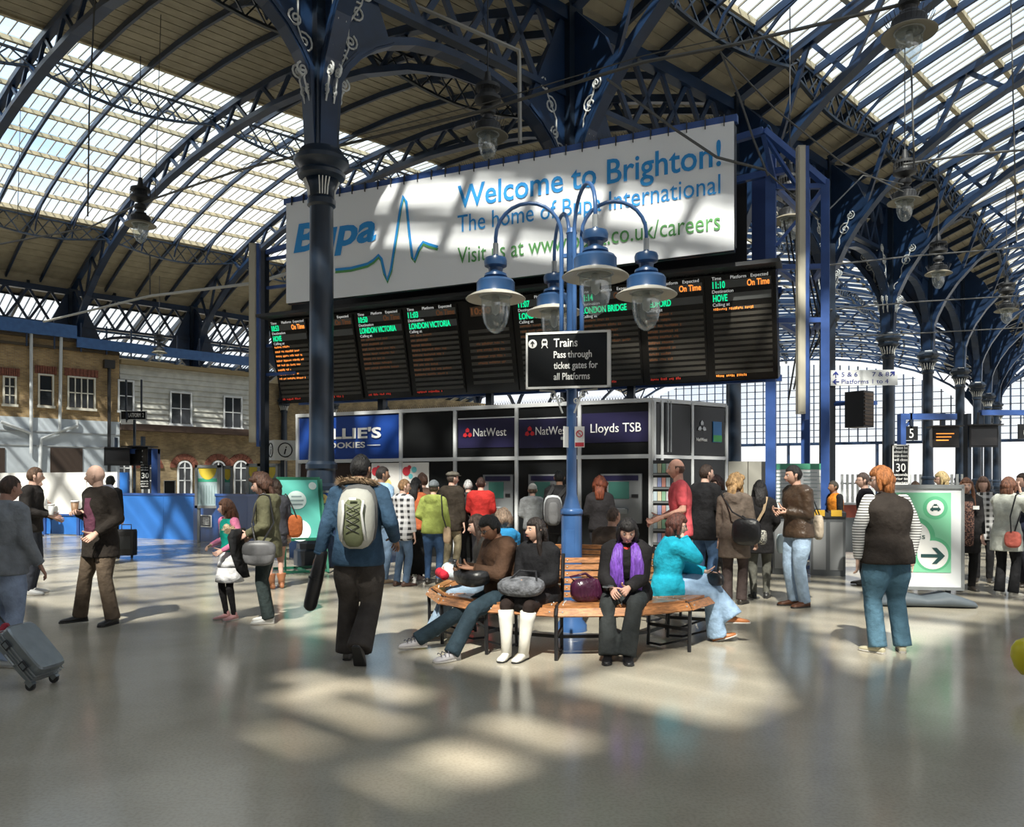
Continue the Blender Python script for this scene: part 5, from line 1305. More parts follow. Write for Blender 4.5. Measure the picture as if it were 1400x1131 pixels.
def hair_mesh(M, o, s, style, seed=0, k=1.0):
    mb = MB(); nu, nv = 36, 24; vs = []
    rn = random.Random(seed); off = V((rn.random()*20, rn.random()*20, rn.random()*20))
    thick = {'short': .010, 'crop': .004, 'bald': .004, 'bob': .024, 'long': .016, 'curly': .040, 'tied': .012, 'messy': .020}[style]*k
    for i in range(nv+1):
        t = -PI/2+PI*i/nv
        for j in range(nu):
            a = 2*PI*j/nu; d = V((math.sin(a)*math.cos(t), math.cos(a)*math.cos(t), math.sin(t)))
            p = head_pt(d, 0); f = 1.0
            fr = d.y; line = .50 if style in ('short', 'crop', 'tied', 'messy') else .42
            if style == 'curly': line = .40
            t0_ = .26 if d.z > .15 else max(-.10, .26-(.15-d.z)*.60)
            if style in ('long', 'bob', 'curly') and d.z < -.45: t0_ = -.55
            face = max(0, min(1, (fr-t0_)/.14))*max(0, min(1, (line-d.z)/.14))
            low = {'short': -.45, 'crop': -.45, 'bald': -.40, 'tied': -.45, 'messy': -.55, 'bob': -.95, 'long': -1.5, 'curly': -1.1}[style]
            bel = max(0, min(1, (low-d.z)/.15))
            side = 0.0
            if style in ('short', 'crop', 'bald', 'tied', 'messy'):
                side = max(0, min(1, (fr+.30)/.15))*max(0, min(1, (-.05-d.z)/.15))       # sideburn line in front of the ear
            hide = max(face, bel, side)
            if style == 'bald': hide = max(hide, max(0, min(1, (d.z-.30)/.12)))
            n_ = noise.noise(p*(38 if style == 'curly' else 22)+off)*(.45 if style in ('curly', 'messy') else .22)
            st_ = noise.noise(V((a*5, 0, d.z*1.5))+off)*.35
            th = thick*(1+n_+st_)
            if style in ('bob', 'curly') and d.z < .2: th *= 1.25
            q = p.normalized() if p.length else d
            vs.append(o+M @ ((p+q*(th*(1-hide)-.016*hide))*s))
    fs = [(i*nu+j, (i+1)*nu+j, (i+1)*nu+(j+1) % nu, i*nu+(j+1) % nu) for i in range(nv) for j in range(nu)]
    mb.add(vs, fs)
    return mb
def hand(mb, w, d, thumb, s, curl=.5, nf=5):
    """Palm and five fingers; w wrist point, d direction of the hand, thumb the side the thumb leaves from."""
    d = d.normalized(); th = (thumb-d*thumb.dot(d)).normalized(); nrm = d.cross(th)        # palm normal
    up = nrm
    mb.loft([(w-d*.03*s, th*.026*s, up*.021*s), (w+d*.01*s, th*.030*s, up*.018*s), (w+d*.05*s, th*.041*s, up*.015*s), (w+d*.085*s, th*.042*s, up*.013*s), (w+d*.095*s, th*.036*s, up*.009*s)], n=10, sq=2.6)
    def finger(b, dd, ls, r, c):
        pts = [b-dd*.015*s, b]; ax = dd.cross(up).normalized(); q = dd; p = b
        for l in ls:
            p = p+q*l*s; pts.append(p); q = Matrix.Rotation(-c, 3, ax) @ q
        mb.caps(pts, [r*s, r*s]+[r*s*.95]*(len(ls)-1)+[r*s*.8], 6)
    for i, (off, L) in enumerate(((.031, .92), (.011, 1.0), (-.010, .95), (-.030, .76))):
        finger(w+d*.088*s+th*off*s, (d+th*off*1.6).normalized(), (.042*L, .028*L, .022*L), .0088, curl)
    tb = w+d*.025*s+th*.030*s
    finger(tb, (d*.75+th*.65-up*.15).normalized(), (.040, .030, .024), .0105, curl*.45)
PP = {}
def person(px, dist, H, yaw, label, top=(.1, .1, .1), legs=(.05, .06, .1), hair=('short', (.03, .02, .015)), skin=(.55, .34, .25), shoes=(.03, .025, .02),
           hl=(-.24, .06, .80), hr=(.24, .06, .80), fl=(-.09, .0, 0), fr=(.09, .03, 0), flr=(12, -12), toe=(0, 0), lean=2, head=(0, 0), side=0, seat=None, build=1.0, fem=False,
           hem=.84, flare=0.0, topmat=None, legmat=None, puff=1.0, sleeve=1.0, trouser=1.0, near=True, hood=None, collar=True, curl=.5, xx=None, jname='jacket', skirt=None, boots=None,
           inner=None, glasses=False, beanie=None, cap=None, legflare=1.0, shoulders=1.0, sock=None, group=None, neckz=0.0, skinarm=False, coatthigh=0.0, elbowl=None, elbowr=None, hairlen=.30, thin=1.0):
    s = H/1.75; x0 = X(px, dist) if xx is None else xx
    root = thing('person', label, 'person', (x0, dist, 0), R(yaw), group)
    hz = .93*s if seat is None else seat
    SK = mat('skin_%02x%02x%02x' % tuple(int(c*255) for c in skin), skin, .55, var=.10, vscale=20, spec=.35)
    TOP = topmat or cloth(top); LEG = legmat or cloth(legs); HAIRM = mat('hair_%02x%02x%02x' % tuple(int(c*255) for c in hair[1]), hair[1], .5, var=.45, vscale=18, bump=.8, bscale=30, stretch=(3, 3, .6), spec=.4)
    vox = (.017 if near else .026)*s
    pel = V((0, 0, hz)); la = R(lean); sd = R(side); b = build
    def SP(t):                                             # t metres above the hips along the spine
        t *= s; c = min(1, max(0, t/(.35*s))); a = la*(.45+.55*c)
        return pel+V((math.sin(sd)*t, math.sin(a)*t, math.cos(a)*t))
    def SR(t): a = la*(.45+.55*min(1, max(0, t/.35))); return rotx(-a)
    sw = (.178 if not fem else .158)*s*shoulders*(.94+.06*b)
    MS = SR(.45); chest = SP(.46)
    shl = chest+MS @ V((-sw, 0, .02*s)); shr = chest+MS @ V((sw, 0, .02*s))
    hip = .088*s
    # targets are given in metres for a 1.75 m body
    HL, HR_ = V(hl)*s, V(hr)*s
    if seat is None:
        for q_2 in (HL, HR_):
            if q_2.y > .2*s and q_2.z < 1.4*s: q_2.y *= .80; q_2.x *= .9
    FL_, FR_ = V(fl)*s, V(fr)*s
    ell, wl_ = ik(shl, HL, .285*s, .255*s, V(elbowl) if elbowl else V((-.42, -.45, -.9))); elr, wr_ = ik(shr, HR_, .285*s, .255*s, V(elbowr) if elbowr else V((.42, -.45, -.9)))
    kh = V((0, 1, .25)) if seat is None else V((0, .35, 1))
    al = V((FL_.x, FL_.y-.02*s, FL_.z+.09*s)); ar = V((FR_.x, FR_.y-.02*s, FR_.z+.09*s))
    LT, LS = (.445, .43) if seat is not None else (.430, .412)
    hpl, hpr = pel+V((-hip, 0, -.01*s)), pel+V((hip, 0, -.01*s))
    knl, al = ik(hpl, al, LT*s, LS*s, kh+V((-.15, 0, 0))); knr, ar = ik(hpr, ar, LT*s, LS*s, kh+V((.15, 0, 0)))
    J = dict(root=root, wl=wl_, wr=wr_, chest=chest, el=ell, er=elr, s=s, SP=SP, MS=MS, pel=pel, knl=knl, knr=knr, shl=shl, shr=shr)
    def torso(mb, pad, z0, z1, fl_=0.0, nk=True):
        rings = []
        W_ = {-.14: (.165, .115), -.05: (.170, .118), .0: (.165, .115), .10: (.148, .105), .18: (.142, .102), .28: (.158, .114), .38: (.172, .118), .45: (.178, .102), .49: (.150, .085), .525: (.085, .068), .55: (.062, .058)}
        if fem: W_.update({.10: (.135, .10), .18: (.126, .097), .28: (.142, .118), .38: (.155, .112), .45: (.160, .095)})
        for t, (rx, ry) in W_.items():
            if t < z0-.001 or t > z1+.001: continue
            bb_ = b*(1 if t < .42 else (.6+.4/b))
            kx = 1+fl_*max(0, (.18-t))/.3
            M = SR(t); q = pad*s if t < .47 else pad*.6*s
            rings.append((SP(t), M @ V((rx*s*bb_*kx*(shoulders if t > .3 else 1)+q, 0, 0)), M @ V((0, ry*s*bb_*kx+q, 0))))
        mb.loft(rings, n=18, sq=2.3)
    # --- body: one continuous skin under the clothes, with head and hands
    mb = MB(); torso(mb, -.012, -.05, .525)
    NECK = SP(.50); hy, hp_ = head
    HM = rotz(R(hy)) @ rotx(R(hp_)) ; hbase = SP(.545)+V((0, .012*s, 0))
    hc = hbase+HM @ V((0, .022*s, .128*s*(H and 1)))+V((0, 0, neckz))
    mb.caps([NECK-V((0, 0, .04*s)), hbase+V((0, 0, .01*s)), hc+HM @ V((0, -.02*s, -.03*s))], [.062*s, .056*s*(.9 if fem else 1.05), .055*s], 12)
    for a_, e_, w_ in ((shl, ell, wl_), (shr, elr, wr_)):
        mb.caps([a_, a_.lerp(e_, .5), e_], [.052*s*thin, .045*s*thin, .038*s*thin], 10); mb.caps([e_, e_.lerp(w_, .35), w_], [.038*s*thin, .037*s*thin, .025*s*thin], 10)
    for h_, k_, a_ in ((hpl, knl, al), (hpr, knr, ar)):
        mb.caps([h_, h_.lerp(k_, .5), k_], [.078*s, .066*s, .048*s], 10); mb.caps([k_, k_.lerp(a_, .3), a_], [.047*s, .048*s, .032*s], 10)
    me = remesh(mb, .028*s if not skinarm else .016*s, 2)
    mb2 = MB(); mb2.v = [tuple(v.co) for v in me.vertices]; mb2.f = [tuple(p.vertices) for p in me.polygons]; mb2.m = [0]*len(mb2.f); bpy.data.meshes.remove(me)
    head_mesh(mb2, HM, hc, s*1.0, 44 if near else 28, 36 if near else 22, 1.0 if fem else 0.0)
    for e_, w_, sg in ((ell, wl_, 1), (elr, wr_, -1)):
        fd = (w_-e_).normalized(); tside = V((sg*.9, .8, .35))
        hand(mb2, w_+fd*.015*s, (fd+V((0, .05, -.05))).normalized(), tside, s*(.95 if fem else 1.02), curl)
    mb2.build('body', SK, root, smooth=True)
    # --- face details
    def HP(x, y, z): return hc+HM @ (V((x, y, z))*s)
    if near:
        for sx in (-1, 1):
            e_ = MB().ball(HP(sx*.031, .0745, .006), .0115*s, n=10).build('eye', mat('eye_white', (.62, .6, .58), .25), root, smooth=True)
            MB().ball(HP(sx*.031, .0835, .006), .0055*s, n=8).build('iris', mat('iris_dark', (.03, .018, .012), .15), e_)
            MB().tube([HP(sx*.016, .0915, .022), HP(sx*.031, .0895, .027), HP(sx*.048, .079, .021)], [.0022*s, .003*s, .0018*s], 5).build('eyebrow', HAIRM, root)
        MB().tube([HP(-.022, .088, -.060), HP(-.008, .0975, -.058), HP(.008, .0975, -.058), HP(.022, .088, -.060)], [.002*s, .0042*s, .0042*s, .002*s], 6).build('lips', mat('lips_%d' % int(skin[0]*100), (skin[0]*.8, skin[1]*.5, skin[2]*.5), .45), root, smooth=True)
    if hair[0] != 'none':
        hm = hair_mesh(HM, hc, s, hair[0], px)
        if hair[0] in ('long',) or (hair[0] == 'curly' and hairlen > .2):
            back = HM @ V((0, -1, 0)); L = hairlen*s; rn = random.Random(px)
            st_ = HP(0, -.055, .03); sp_ = SP(.30)
            body_back = -(MS @ V((0, 1, 0)))
            rings = []
            for i in range(7):
                f = i/6; c = st_+V((0, 0, -L*f*1.0))+body_back*(.0+.085*s*math.sin(min(1, f*1.4)*PI/2)); wv = 1+.06*math.sin(f*9+px)
                rings.append((c, HM @ V(((.088-.018*f)*s*wv, 0, 0)), HM @ V((0, (.052-.022*f)*s, 0))))
            hm.loft(rings, n=16)
            for sx in (-1, 1):
                q = [HP(sx*.068, .025, .05), HP(sx*.086, .01, -.05), HP(sx*.098, .01, -.15), SP(.47-.55*hairlen)+MS @ V((sx*.10*s, .115*s*b, 0))]
                hm.caps(q, [.022*s, .028*s, .028*s, .012*s], 8)
        if hair[0] == 'bob':
            hm.loft([(HP(0, -.045, .02), HM @ V((.085*s, 0, 0)), HM @ V((0, .06*s, 0))), (HP(0, -.05, -.06), HM @ V((.094*s, 0, 0)), HM @ V((0, .062*s, 0))), (HP(0, -.05, -.115-.1*hairlen), HM @ V((.085*s, 0, 0)), HM @ V((0, .055*s, 0))), (HP(0, -.05, -.135-.1*hairlen), HM @ V((.05*s, 0, 0)), HM @ V((0, .03*s, 0)))], n=16)
            for sx in (-1, 1): hm.caps([HP(sx*.070, .03, .05), HP(sx*.088, .022, -.02), HP(sx*.084, .018, -.085)], [.020*s, .026*s, .016*s], 8)
        if hair[0] == 'tied': hm.caps([HP(0, -.10, .0), HP(0, -.15, -.03), HP(0, -.14, -.14)], [.02*s, .028*s, .012*s], 8)
        hm.build('hair', HAIRM, root, smooth=True)
    if beanie:
        m = MB(); m.loft([(HP(0, -.008, z), HM @ V((r*s, 0, 0)), HM @ V((0, r*1.22*s, 0))) for z, r in ((.018, .087), (.05, .088), (.08, .082), (.11, .062), (.135, .03), (.140, .005))], n=20)
        o_ = m.build('beanie', cloth(beanie), root, smooth=True)
    if cap:
        m = MB(); m.loft([(HP(0, -.005, z), HM @ V((r*s, 0, 0)), HM @ V((0, r*1.2*s, 0))) for z, r in ((.045, .086), (.06, .10), (.085, .098), (.11, .07), (.125, .01))], n=20)
        m.loft([(HP(0, .10, .055), HM @ V((.07*s, 0, 0)), HM @ V((0, .03*s, 0))), (HP(0, .105, .047), HM @ V((.065*s, 0, 0)), HM @ V((0, .05*s, 0)))], n=12); m.build('cap', cloth(cap), root, smooth=True)
    if glasses:
        m = MB()
        for sx in (-1, 1):
            m.tube([HP(sx*.031+.019*math.cos(2*PI*i/12), .098, .006+.014*math.sin(2*PI*i/12)) for i in range(13)], .0022*s, 5); m.tube([HP(sx*.05, .096, .010), HP(sx*.077, .01, .008)], .002*s, 5)
        m.tube([HP(-.012, .100, .010), HP(.012, .100, .010)], .002*s, 5)
        go = m.build('glasses', BLACKM, root)
        if glasses == 'sun':
            for sx in (-1, 1): MB().tube([HP(sx*.031, .0965, .004), HP(sx*.031, .100, .004)], .020*s, 12).build('dark_lens', mat('dark_lens', (.05, .01, .01), .08), go)
    # --- trousers or skirt
    def legs_mb(pad, f=1.0, lf=1.0, end=1.0):
        mb = MB(); torso(mb, pad, -.05, .10)
        rings = [(pel+V((0, -.01*s, z)), V((rx*s*b+pad, 0, 0)), V((0, ry*s*b+pad, 0))) for z, rx, ry in ((-.09*s, .150, .100), (-.03*s, .172, .115), (.04*s, .165, .113))] if seat is None else \
                [(pel+V((0, -.02*s, z)), V((rx*s*b+pad, 0, 0)), V((0, ry*s*b+pad, 0))) for z, rx, ry in ((-.09*s, .165, .12), (-.02*s, .185, .135), (.05*s, .165, .12))]
        mb.loft(rings, n=16)
        for h_, k_, a_ in ((hpl, knl, al), (hpr, knr, ar)):
            a2 = k_.lerp(a_, end)
            mb.caps([h_, h_.lerp(k_, .5), k_], [(.090*b)*s+pad, .078*b*s*f+pad, .058*s*f+pad], 14)
            mb.tube([k_+(h_-k_)*.03, k_, k_.lerp(a2, .25), k_.lerp(a2, .6), a2, a2+(a2-k_).normalized()*.035*s], [.05*s*f+pad, .058*s*f+pad, .060*s*f+pad, .052*s*f*((1+lf)/2)+pad, .048*s*f*lf+pad, .049*s*f*lf+pad], 14)
        return mb
    me = remesh(legs_mb(.008*s, trouser, legflare if not boots else .8, 1.0 if not boots else .22), vox, 3)
    me.materials.append(LEG); lo = bpy.data.objects.new('trousers' if not skirt else 'leggings', me); C.objects.link(lo); lo.parent = root
    if skirt:
        z_, c_, fl_ = skirt; m = MB()
        if seat is None:
            m.loft([(pel+V((0, 0, (.93*(1-t)+z_*t-.93+.05)*s)), V(((.155+fl_*t)*s, 0, 0)), V((0, (.12+fl_*t)*s, 0))) for t in (0, .25, .5, .75, 1)], n=24)
        else:
            mid = (knl+knr)/2; m.loft([(pel.lerp(mid, t)+V((0, 0, .03)), V(((.19-.01*t)*s, 0, 0)), V((0, 0, (.12-.02*t)*s))) for t in (-.1, .2, .5, .9)], n=20)
        m.build('skirt', cloth(c_), root, smooth=True)
    # --- shoes or boots
    for a_, f_, yw, tp in ((al, FL_, flr[0], toe[0]), (ar, FR_, flr[1], toe[1])):
        Mf = rotz(R(yw)) @ rotx(R(tp)); base = V((a_.x, a_.y, a_.z-.09*s)); sc_f = s*(.93 if fem else 1.0)
        base = a_-Mf @ V((0, 0, .085*s))
        rings = []
        for y, hw, h in ((-.075, .018, .035), (-.068, .032, .065), (-.03, .037, .085), (.02, .040, .085), (.07, .045, .062), (.12, .050, .048), (.165, .046, .040), (.195, .030, .030), (.203, .010, .018)):
            rings.append((base+Mf @ (V((0, y, h/2))*sc_f), Mf @ V((hw*sc_f, 0, 0)), Mf @ V((0, 0, h/2*sc_f))))
        m = MB().loft(rings, n=14, sq=2.8)
        m.caps([base+Mf @ V((0, -.02*s, .06*s)), a_+V((0, 0, .02*s))], [.040*s, .036*s], 10)
        SM = mat('shoe_%02x%02x%02x' % tuple(int(c*255) for c in (boots[1] if boots else shoes)), boots[1] if boots else shoes, .4, var=.1)
        so = m.build('shoe' if not boots else 'boot', SM, root, smooth=True)
        if near:
            rs = []
            for y, hw in ((-.078, .02), (-.065, .036), (0, .040), (.06, .046), (.12, .053), (.17, .049), (.203, .026), (.209, .01)): rs.append((base+Mf @ (V((0, y, .004))*sc_f), Mf @ V((hw*sc_f, 0, 0)), Mf @ V((0, 0, .012*sc_f))))
            MB().loft(rs, n=12, sq=3).build('sole', mat('sole_pale', (.45, .43, .40), .7) if sum(shoes) > .3 else mat('sole_dark', (.02, .02, .02), .6), so)
        if boots:
            k_ = knl if a_ is al else knr; bh = boots[0]
            q = a_.lerp(k_, bh); me = MB().tube([a_-V((0, 0, .03*s)), a_.lerp(k_, bh*.35), a_.lerp(k_, bh*.8), q, q+(k_-a_).normalized()*.004], [.050*s, .056*s, .072*s, .078*s, .070*s], 16)
            me.build('boot_shaft', SM, root, smooth=True)
    # --- top
    mb = MB(); pad = .022*puff*s; hz_ = -.14 if hem < .84 else -.05
    torso(mb, .022*puff, -.05, .525, flare)
    if seat is None:
        zb = (hem-.93)*s; q = 1+flare
        mb.loft([(pel+V((0, 0, zb)), V((.172*s*b*q+pad, 0, 0)), V((0, .118*s*b*q+pad, 0))), (pel+V((0, 0, zb*.5)), V((.174*s*b*(1+flare*.6)+pad, 0, 0)), V((0, .12*s*b*(1+flare*.6)+pad, 0))), (SP(.12), V((.15*s*b+pad, 0, 0)), V((0, .106*s*b+pad, 0)))], n=18, sq=2.3)
    else:
        mb.loft([(pel+V((0, -.02*s, -.075*s)), V((.165*s*b+pad, 0, 0)), V((0, .125*s*b+pad, 0))), (pel+V((0, -.01*s, .03)), V((.180*s*b+pad, 0, 0)), V((0, .135*s*b+pad, 0))), (SP(.14), V((.152*s*b+pad, 0, 0)), V((0, .11*s*b+pad, 0)))], n=18, sq=2.3)
        if coatthigh:
            for h_, k_ in ((hpl, knl), (hpr, knr)): mb.caps([h_, h_.lerp(k_, coatthigh)], [.10*s*b+pad*.6, .088*s*b+pad*.6], 12)
            mb.caps([(hpl+hpr)/2, ((hpl+hpr)/2).lerp((knl+knr)/2, coatthigh)], [.10*s, .09*s], 12)
    if sleeve:
        for a_, e_, w_ in ((shl, ell, wl_), (shr, elr, wr_)):
            a2 = a_+V((0, 0, -.012*s)); m1 = a_.lerp(chest, .22)
            mb.caps([m1, a2, a2.lerp(e_, .45), e_ if sleeve > .5 else a2.lerp(e_, .7)], [.062*s+pad, .058*s*(.7+.3*b)+pad*.9, .050*s*(.8+.2*b)+pad*.8, .042*s+pad*.8], 12)
            if sleeve > .5: mb.tube([e_+(a_-e_)*.05, e_, e_.lerp(w_, .4), e_.lerp(w_, .97*sleeve), e_.lerp(w_, 1.0*sleeve)], [.038*s+pad*.7, .044*s+pad*.8, .041*s+pad*.7, .031*s+pad*.7, .030*s+pad*.65], 12)
    if collar: mb.loft([(SP(.495), SR(.5) @ V((.092*s, 0, 0)), SR(.5) @ V((0, .085*s, 0))), (SP(.56)+V((0, -.006*s, 0)), SR(.5) @ V((.080*s, 0, 0)), SR(.5) @ V((0, .078*s, 0)))], n=16)
    if hood: mb.loft([(SP(.42)+MS @ V((0, -.105*s, 0)), V((.10*s, 0, 0)), V((0, .05*s, 0))), (SP(.48)+MS @ V((0, -.10*s, 0)), V((.125*s, 0, 0)), V((0, .07*s, 0))), (SP(.53)+MS @ V((0, -.07*s, 0)), V((.12*s, 0, 0)), V((0, .09*s, 0))), (SP(.565)+MS @ V((0, -.05*s, 0)), V((.10*s, 0, 0)), V((0, .075*s, 0)))], n=18)
    me = remesh(mb, vox, 3); me.materials.append(TOP)
    jo = bpy.data.objects.new(jname, me); C.objects.link(jo); jo.parent = root
    if sleeve and near:
        for e_, w_ in ((ell, wl_), (elr, wr_)):
            if sleeve >= .9: MB().tube([e_.lerp(w_, .93*sleeve), e_.lerp(w_, 1.01*sleeve)], .033*s+pad*.62, 14).build('cuff', TOP, root, smooth=True)
    if inner:                                              # open front showing the shirt beneath
        col_, t0, t1, wdt = inner; f = lambda t, xo, y: SP(t)+SR(t) @ V((xo*s, y*s, 0))
        m = MB(); rr = []
        for i in range(7):
            t = t0+(t1-t0)*i/6; yb = (.118 if t < .4 else .118-.25*(t-.4))*b+.022*puff+.004; w2 = wdt*(.6+.4*math.sin(PI*min(1, i/5)))
            rr.append((f(t, 0, yb-.03), SR(t) @ V((w2*s, 0, 0)), SR(t) @ V((0, .036*s, 0))))
        m.loft(rr, n=14); m.build('shirt', cloth(col_), root, smooth=True)
    J['HP'] = HP; J['hc'] = hc; J['HM'] = HM; J['J'] = jo; J['knees'] = (knl, knr)
    return J
def W_(J, p): return J['root'].location+rotz(J['root'].rotation_euler.z) @ V(p)
def strap(parent, pts, w=.03, m=None, name='strap', t=.006, up=(0, 1, 0)):
    return MB().poly(pts, w, t, up=up).build(name, m or mat('black_webbing', (.015, .015, .017), .7), parent)
def worn(J, name, label, cat, m, build_fn, group=None):
    t = thing(name, label, cat, J['root'].location, J['root'].rotation_euler.z, group); build_fn(t); return t
def soft_box(c, rx, ry, rz, sq=3.2, M=None, n=18):
    M = M or Matrix.Identity(3); c = V(c); rings = []
    for t in (-1, -.92, -.7, -.3, .1, .5, .8, .95, 1):
        k = max(.05, (1-abs(t)**sq)**(1/sq)) if abs(t) < 1 else .05
        k = max(k, .35) if t < 0 else k
        rings.append((c+M @ V((0, 0, rz*t)), M @ V((rx*k, 0, 0)), M @ V((0, ry*k, 0))))
    return MB().loft(rings, n=n, sq=2.8)
# ---- cloth patterns
def pattern(name, c1, c2, kind, sc_=1.0):
    if name in MC: return MC[name]
    m = bpy.data.materials.new(name); m.use_nodes = True; nt = m.node_tree; b = nt.nodes['Principled BSDF']; b.inputs['Roughness'].default_value = .85
    tc = nt.nodes.new('ShaderNodeTexCoord'); sp = nt.nodes.new('ShaderNodeSeparateXYZ'); nt.links.new(tc.outputs['Object'], sp.inputs[0])
    def band(ch, per, duty):
        a = nt.nodes.new('ShaderNodeMath'); a.operation = 'DIVIDE'; a.inputs[1].default_value = per; nt.links.new(sp.outputs[ch], a.inputs[0])
        f = nt.nodes.new('ShaderNodeMath'); f.operation = 'FRACT'; nt.links.new(a.outputs[0], f.inputs[0])
        g = nt.nodes.new('ShaderNodeMath'); g.operation = 'LESS_THAN'; g.inputs[1].default_value = duty; nt.links.new(f.outputs[0], g.inputs[0]); return g
    mx = nt.nodes.new('ShaderNodeMix'); mx.data_type = 'RGBA'; mx.inputs[6].default_value = (*c1, 1); mx.inputs[7].default_value = (*c2, 1)
    if kind == 'stripe': nt.links.new(band('Z', .021*sc_, .36).outputs[0], mx.inputs[0])
    elif kind == 'plaid':
        h, v = band('Z', .085, .5), band('X', .085, .5); ad = nt.nodes.new('ShaderNodeMath'); ad.operation = 'ADD'; nt.links.new(h.outputs[0], ad.inputs[0]); nt.links.new(v.outputs[0], ad.inputs[1])
        dv = nt.nodes.new('ShaderNodeMath'); dv.operation = 'POWER'; hf = nt.nodes.new('ShaderNodeMath'); hf.operation = 'MULTIPLY'; hf.inputs[1].default_value = .5
        nt.links.new(ad.outputs[0], hf.inputs[0]); nt.links.new(hf.outputs[0], dv.inputs[0]); dv.inputs[1].default_value = 2.0; nt.links.new(dv.outputs[0], mx.inputs[0])
    else:
        n = nt.nodes.new('ShaderNodeTexNoise'); n.inputs['Scale'].default_value = 45*sc_; nt.links.new(tc.outputs['Object'], n.inputs['Vector']); r = nt.nodes.new('ShaderNodeValToRGB')
        r.color_ramp.elements[0].position = .48; r.color_ramp.elements[1].position = .55; nt.links.new(n.outputs['Fac'], r.inputs[0]); nt.links.new(r.outputs[0], mx.inputs[0])
    nt.links.new(mx.outputs[2], b.inputs['Base Color']); MC[name] = m; return m
def sleeves(J, m, r=.036, end=1.0, name='sleeve'):
    s = J['s']
    for a, e, w in ((J['shl'], J['el'], J['wl']), (J['shr'], J['er'], J['wr'])):
        MB().caps([a, a.lerp(e, .5), e, e.lerp(w, .5), e.lerp(w, end)], [.062*s+.004, (.052)*s+r*.25, .046*s+r*.2, .043*s+r*.15, .036*s+r*.1], 14).build(name, m, J['root'], smooth=True)
def cyl_thing(name, label, cat, p, q, r, m, J=None, extra=None, group=None):
    """Held object between world points p and q."""
    p, q = V(p), V(q); t = thing(name, label, cat, p, 0, group); return t
TAN = (.45, .26, .17); FAIR = (.60, .38, .30); BROWN = (.36, .20, .13)
def cup(J, hand_, label, col=(.30, .18, .10), h=.13):
    p = W_(J, J[hand_]+V((0, .05, .045)))
    t = thing('coffee_cup', label, 'cup', (p.x, p.y, p.z-.05))
    MB().lathe([(.028, 0), (.030, .01), (.040, h)], n=16).build('cup_wall', mat('cup_%d' % int(col[0]*100), col, .5), t, smooth=True)
    MB().lathe([(.043, h-.005), (.043, h+.008), (.036, h+.016), (.034, h+.012)], n=16).build('lid', WHITE, t, smooth=True)
BKW = mat('black_bag_leather', (.016, .016, .018), .4, var=.2, bump=.3, bscale=14)
def backpack(J, label, main, panel, trim, sc_=1.0, drop=0.0, xo=0.0):
    s = J['s']; t = thing('backpack', label, 'backpack', J['root'].location, J['root'].rotation_euler.z)
    c = J['SP'](.24-drop)+V((xo, -.225*s-.03, 0)); Mm = rotx(R(-4))
    soft_box(c, .155*sc_, .095*sc_, .25*sc_, M=Mm).build('main_compartment', mat('pack_main_%d' % int(main[0]*1000), main, .7, var=.1, bump=.4, bscale=9), t, smooth=True)
    soft_box(c+V((0, -.07*sc_, -.03)), .095*sc_, .05*sc_, .20*sc_, M=Mm).build('front_panel', mat('pack_panel_%d' % int(panel[0]*1000), panel, .7, var=.1, bump=.4, bscale=9), t, smooth=True)
    soft_box(c+V((0, .06*sc_, .02)), .165*sc_, .06*sc_, .265*sc_, M=Mm).build('back_panel', mat('pack_trim_%d' % int(trim[0]*1000), trim, .8), t, smooth=True)
    if sc_ > .95:
        m = MB(); zz = [.12, .06, 0, -.06, -.12]
        for i in range(4):
            for sg in (1, -1): m.tube([c+V((sg*.055, -.125, zz[i])), c+V((0, -.135, (zz[i]+zz[i+1])/2)), c+V((-sg*.055, -.125, zz[i+1]))], .0035, 5)
        m.build('bungee_cord', BLACKM, t)
        for sg in (1, -1): MB().tube([c+V((sg*.085, -.11, .15)), c+V((sg*.075, -.13, .05)), c+V((sg*.09, -.125, -.08)), c+V((sg*.1, -.10, -.18))], .011, 8).build('piping', mat('pack_white', (.7, .7, .68), .5), t, smooth=True)
        MB().box(-.03, -.01, 0, .03, .0, .02).build('logo_patch', WHITE, t).location = c+V((0, -.118, .155))
    for sg in (1, -1):
        sh = J['shr'] if sg > 0 else J['shl']; q = V((sh.x*.62, 0, sh.z))
        MB().poly([c+V((sg*.09, .08, .22)), q+V((0, -.09*s, .035*s)), q+V((0, -.01*s, .085*s)), q+V((0, .085*s, .02*s)), q+V((sg*.02, .13*s, -.12*s))], .055, .014, up=(0, 1, .5)).build('shoulder_strap', mat('pack_strap', (.03, .03, .032), .8), t)
    return t
def shoulder_bag(J, label, off, size, m, strap_from='r', name='shoulder_bag', cat='bag', flap=None, M=None):
    t = thing(name, label, cat, J['root'].location, J['root'].rotation_euler.z); c = V(off)*J['s']
    soft_box(c, size[0]/2, size[1]/2, size[2]/2, M=M).build('bag_body', m, t, smooth=True)
    if flap: soft_box(c+(M or Matrix.Identity(3)) @ V((0, 0, size[2]*.12)), size[0]/2*1.04, size[1]/2*1.08, size[2]*.36, M=M).build('flap', flap, t, smooth=True)
    if strap_from:
        sh = J['shr'] if strap_from == 'r' else J['shl']; o = sh+V((0, 0, .085*J['s'])); 
        if strap_from in 'rl':
            MB().tube([c+V((0, .04, size[2]*.45)), c.lerp(o, .5)+V((0, .10, 0)), o+V((0, .05, -.02)), o, o+V((0, -.06, -.02)), c.lerp(o, .5)+V((0, -.13, 0)), c+V((0, -.04, size[2]*.45))], .010, 6).build('strap', BKW, t)
    return t

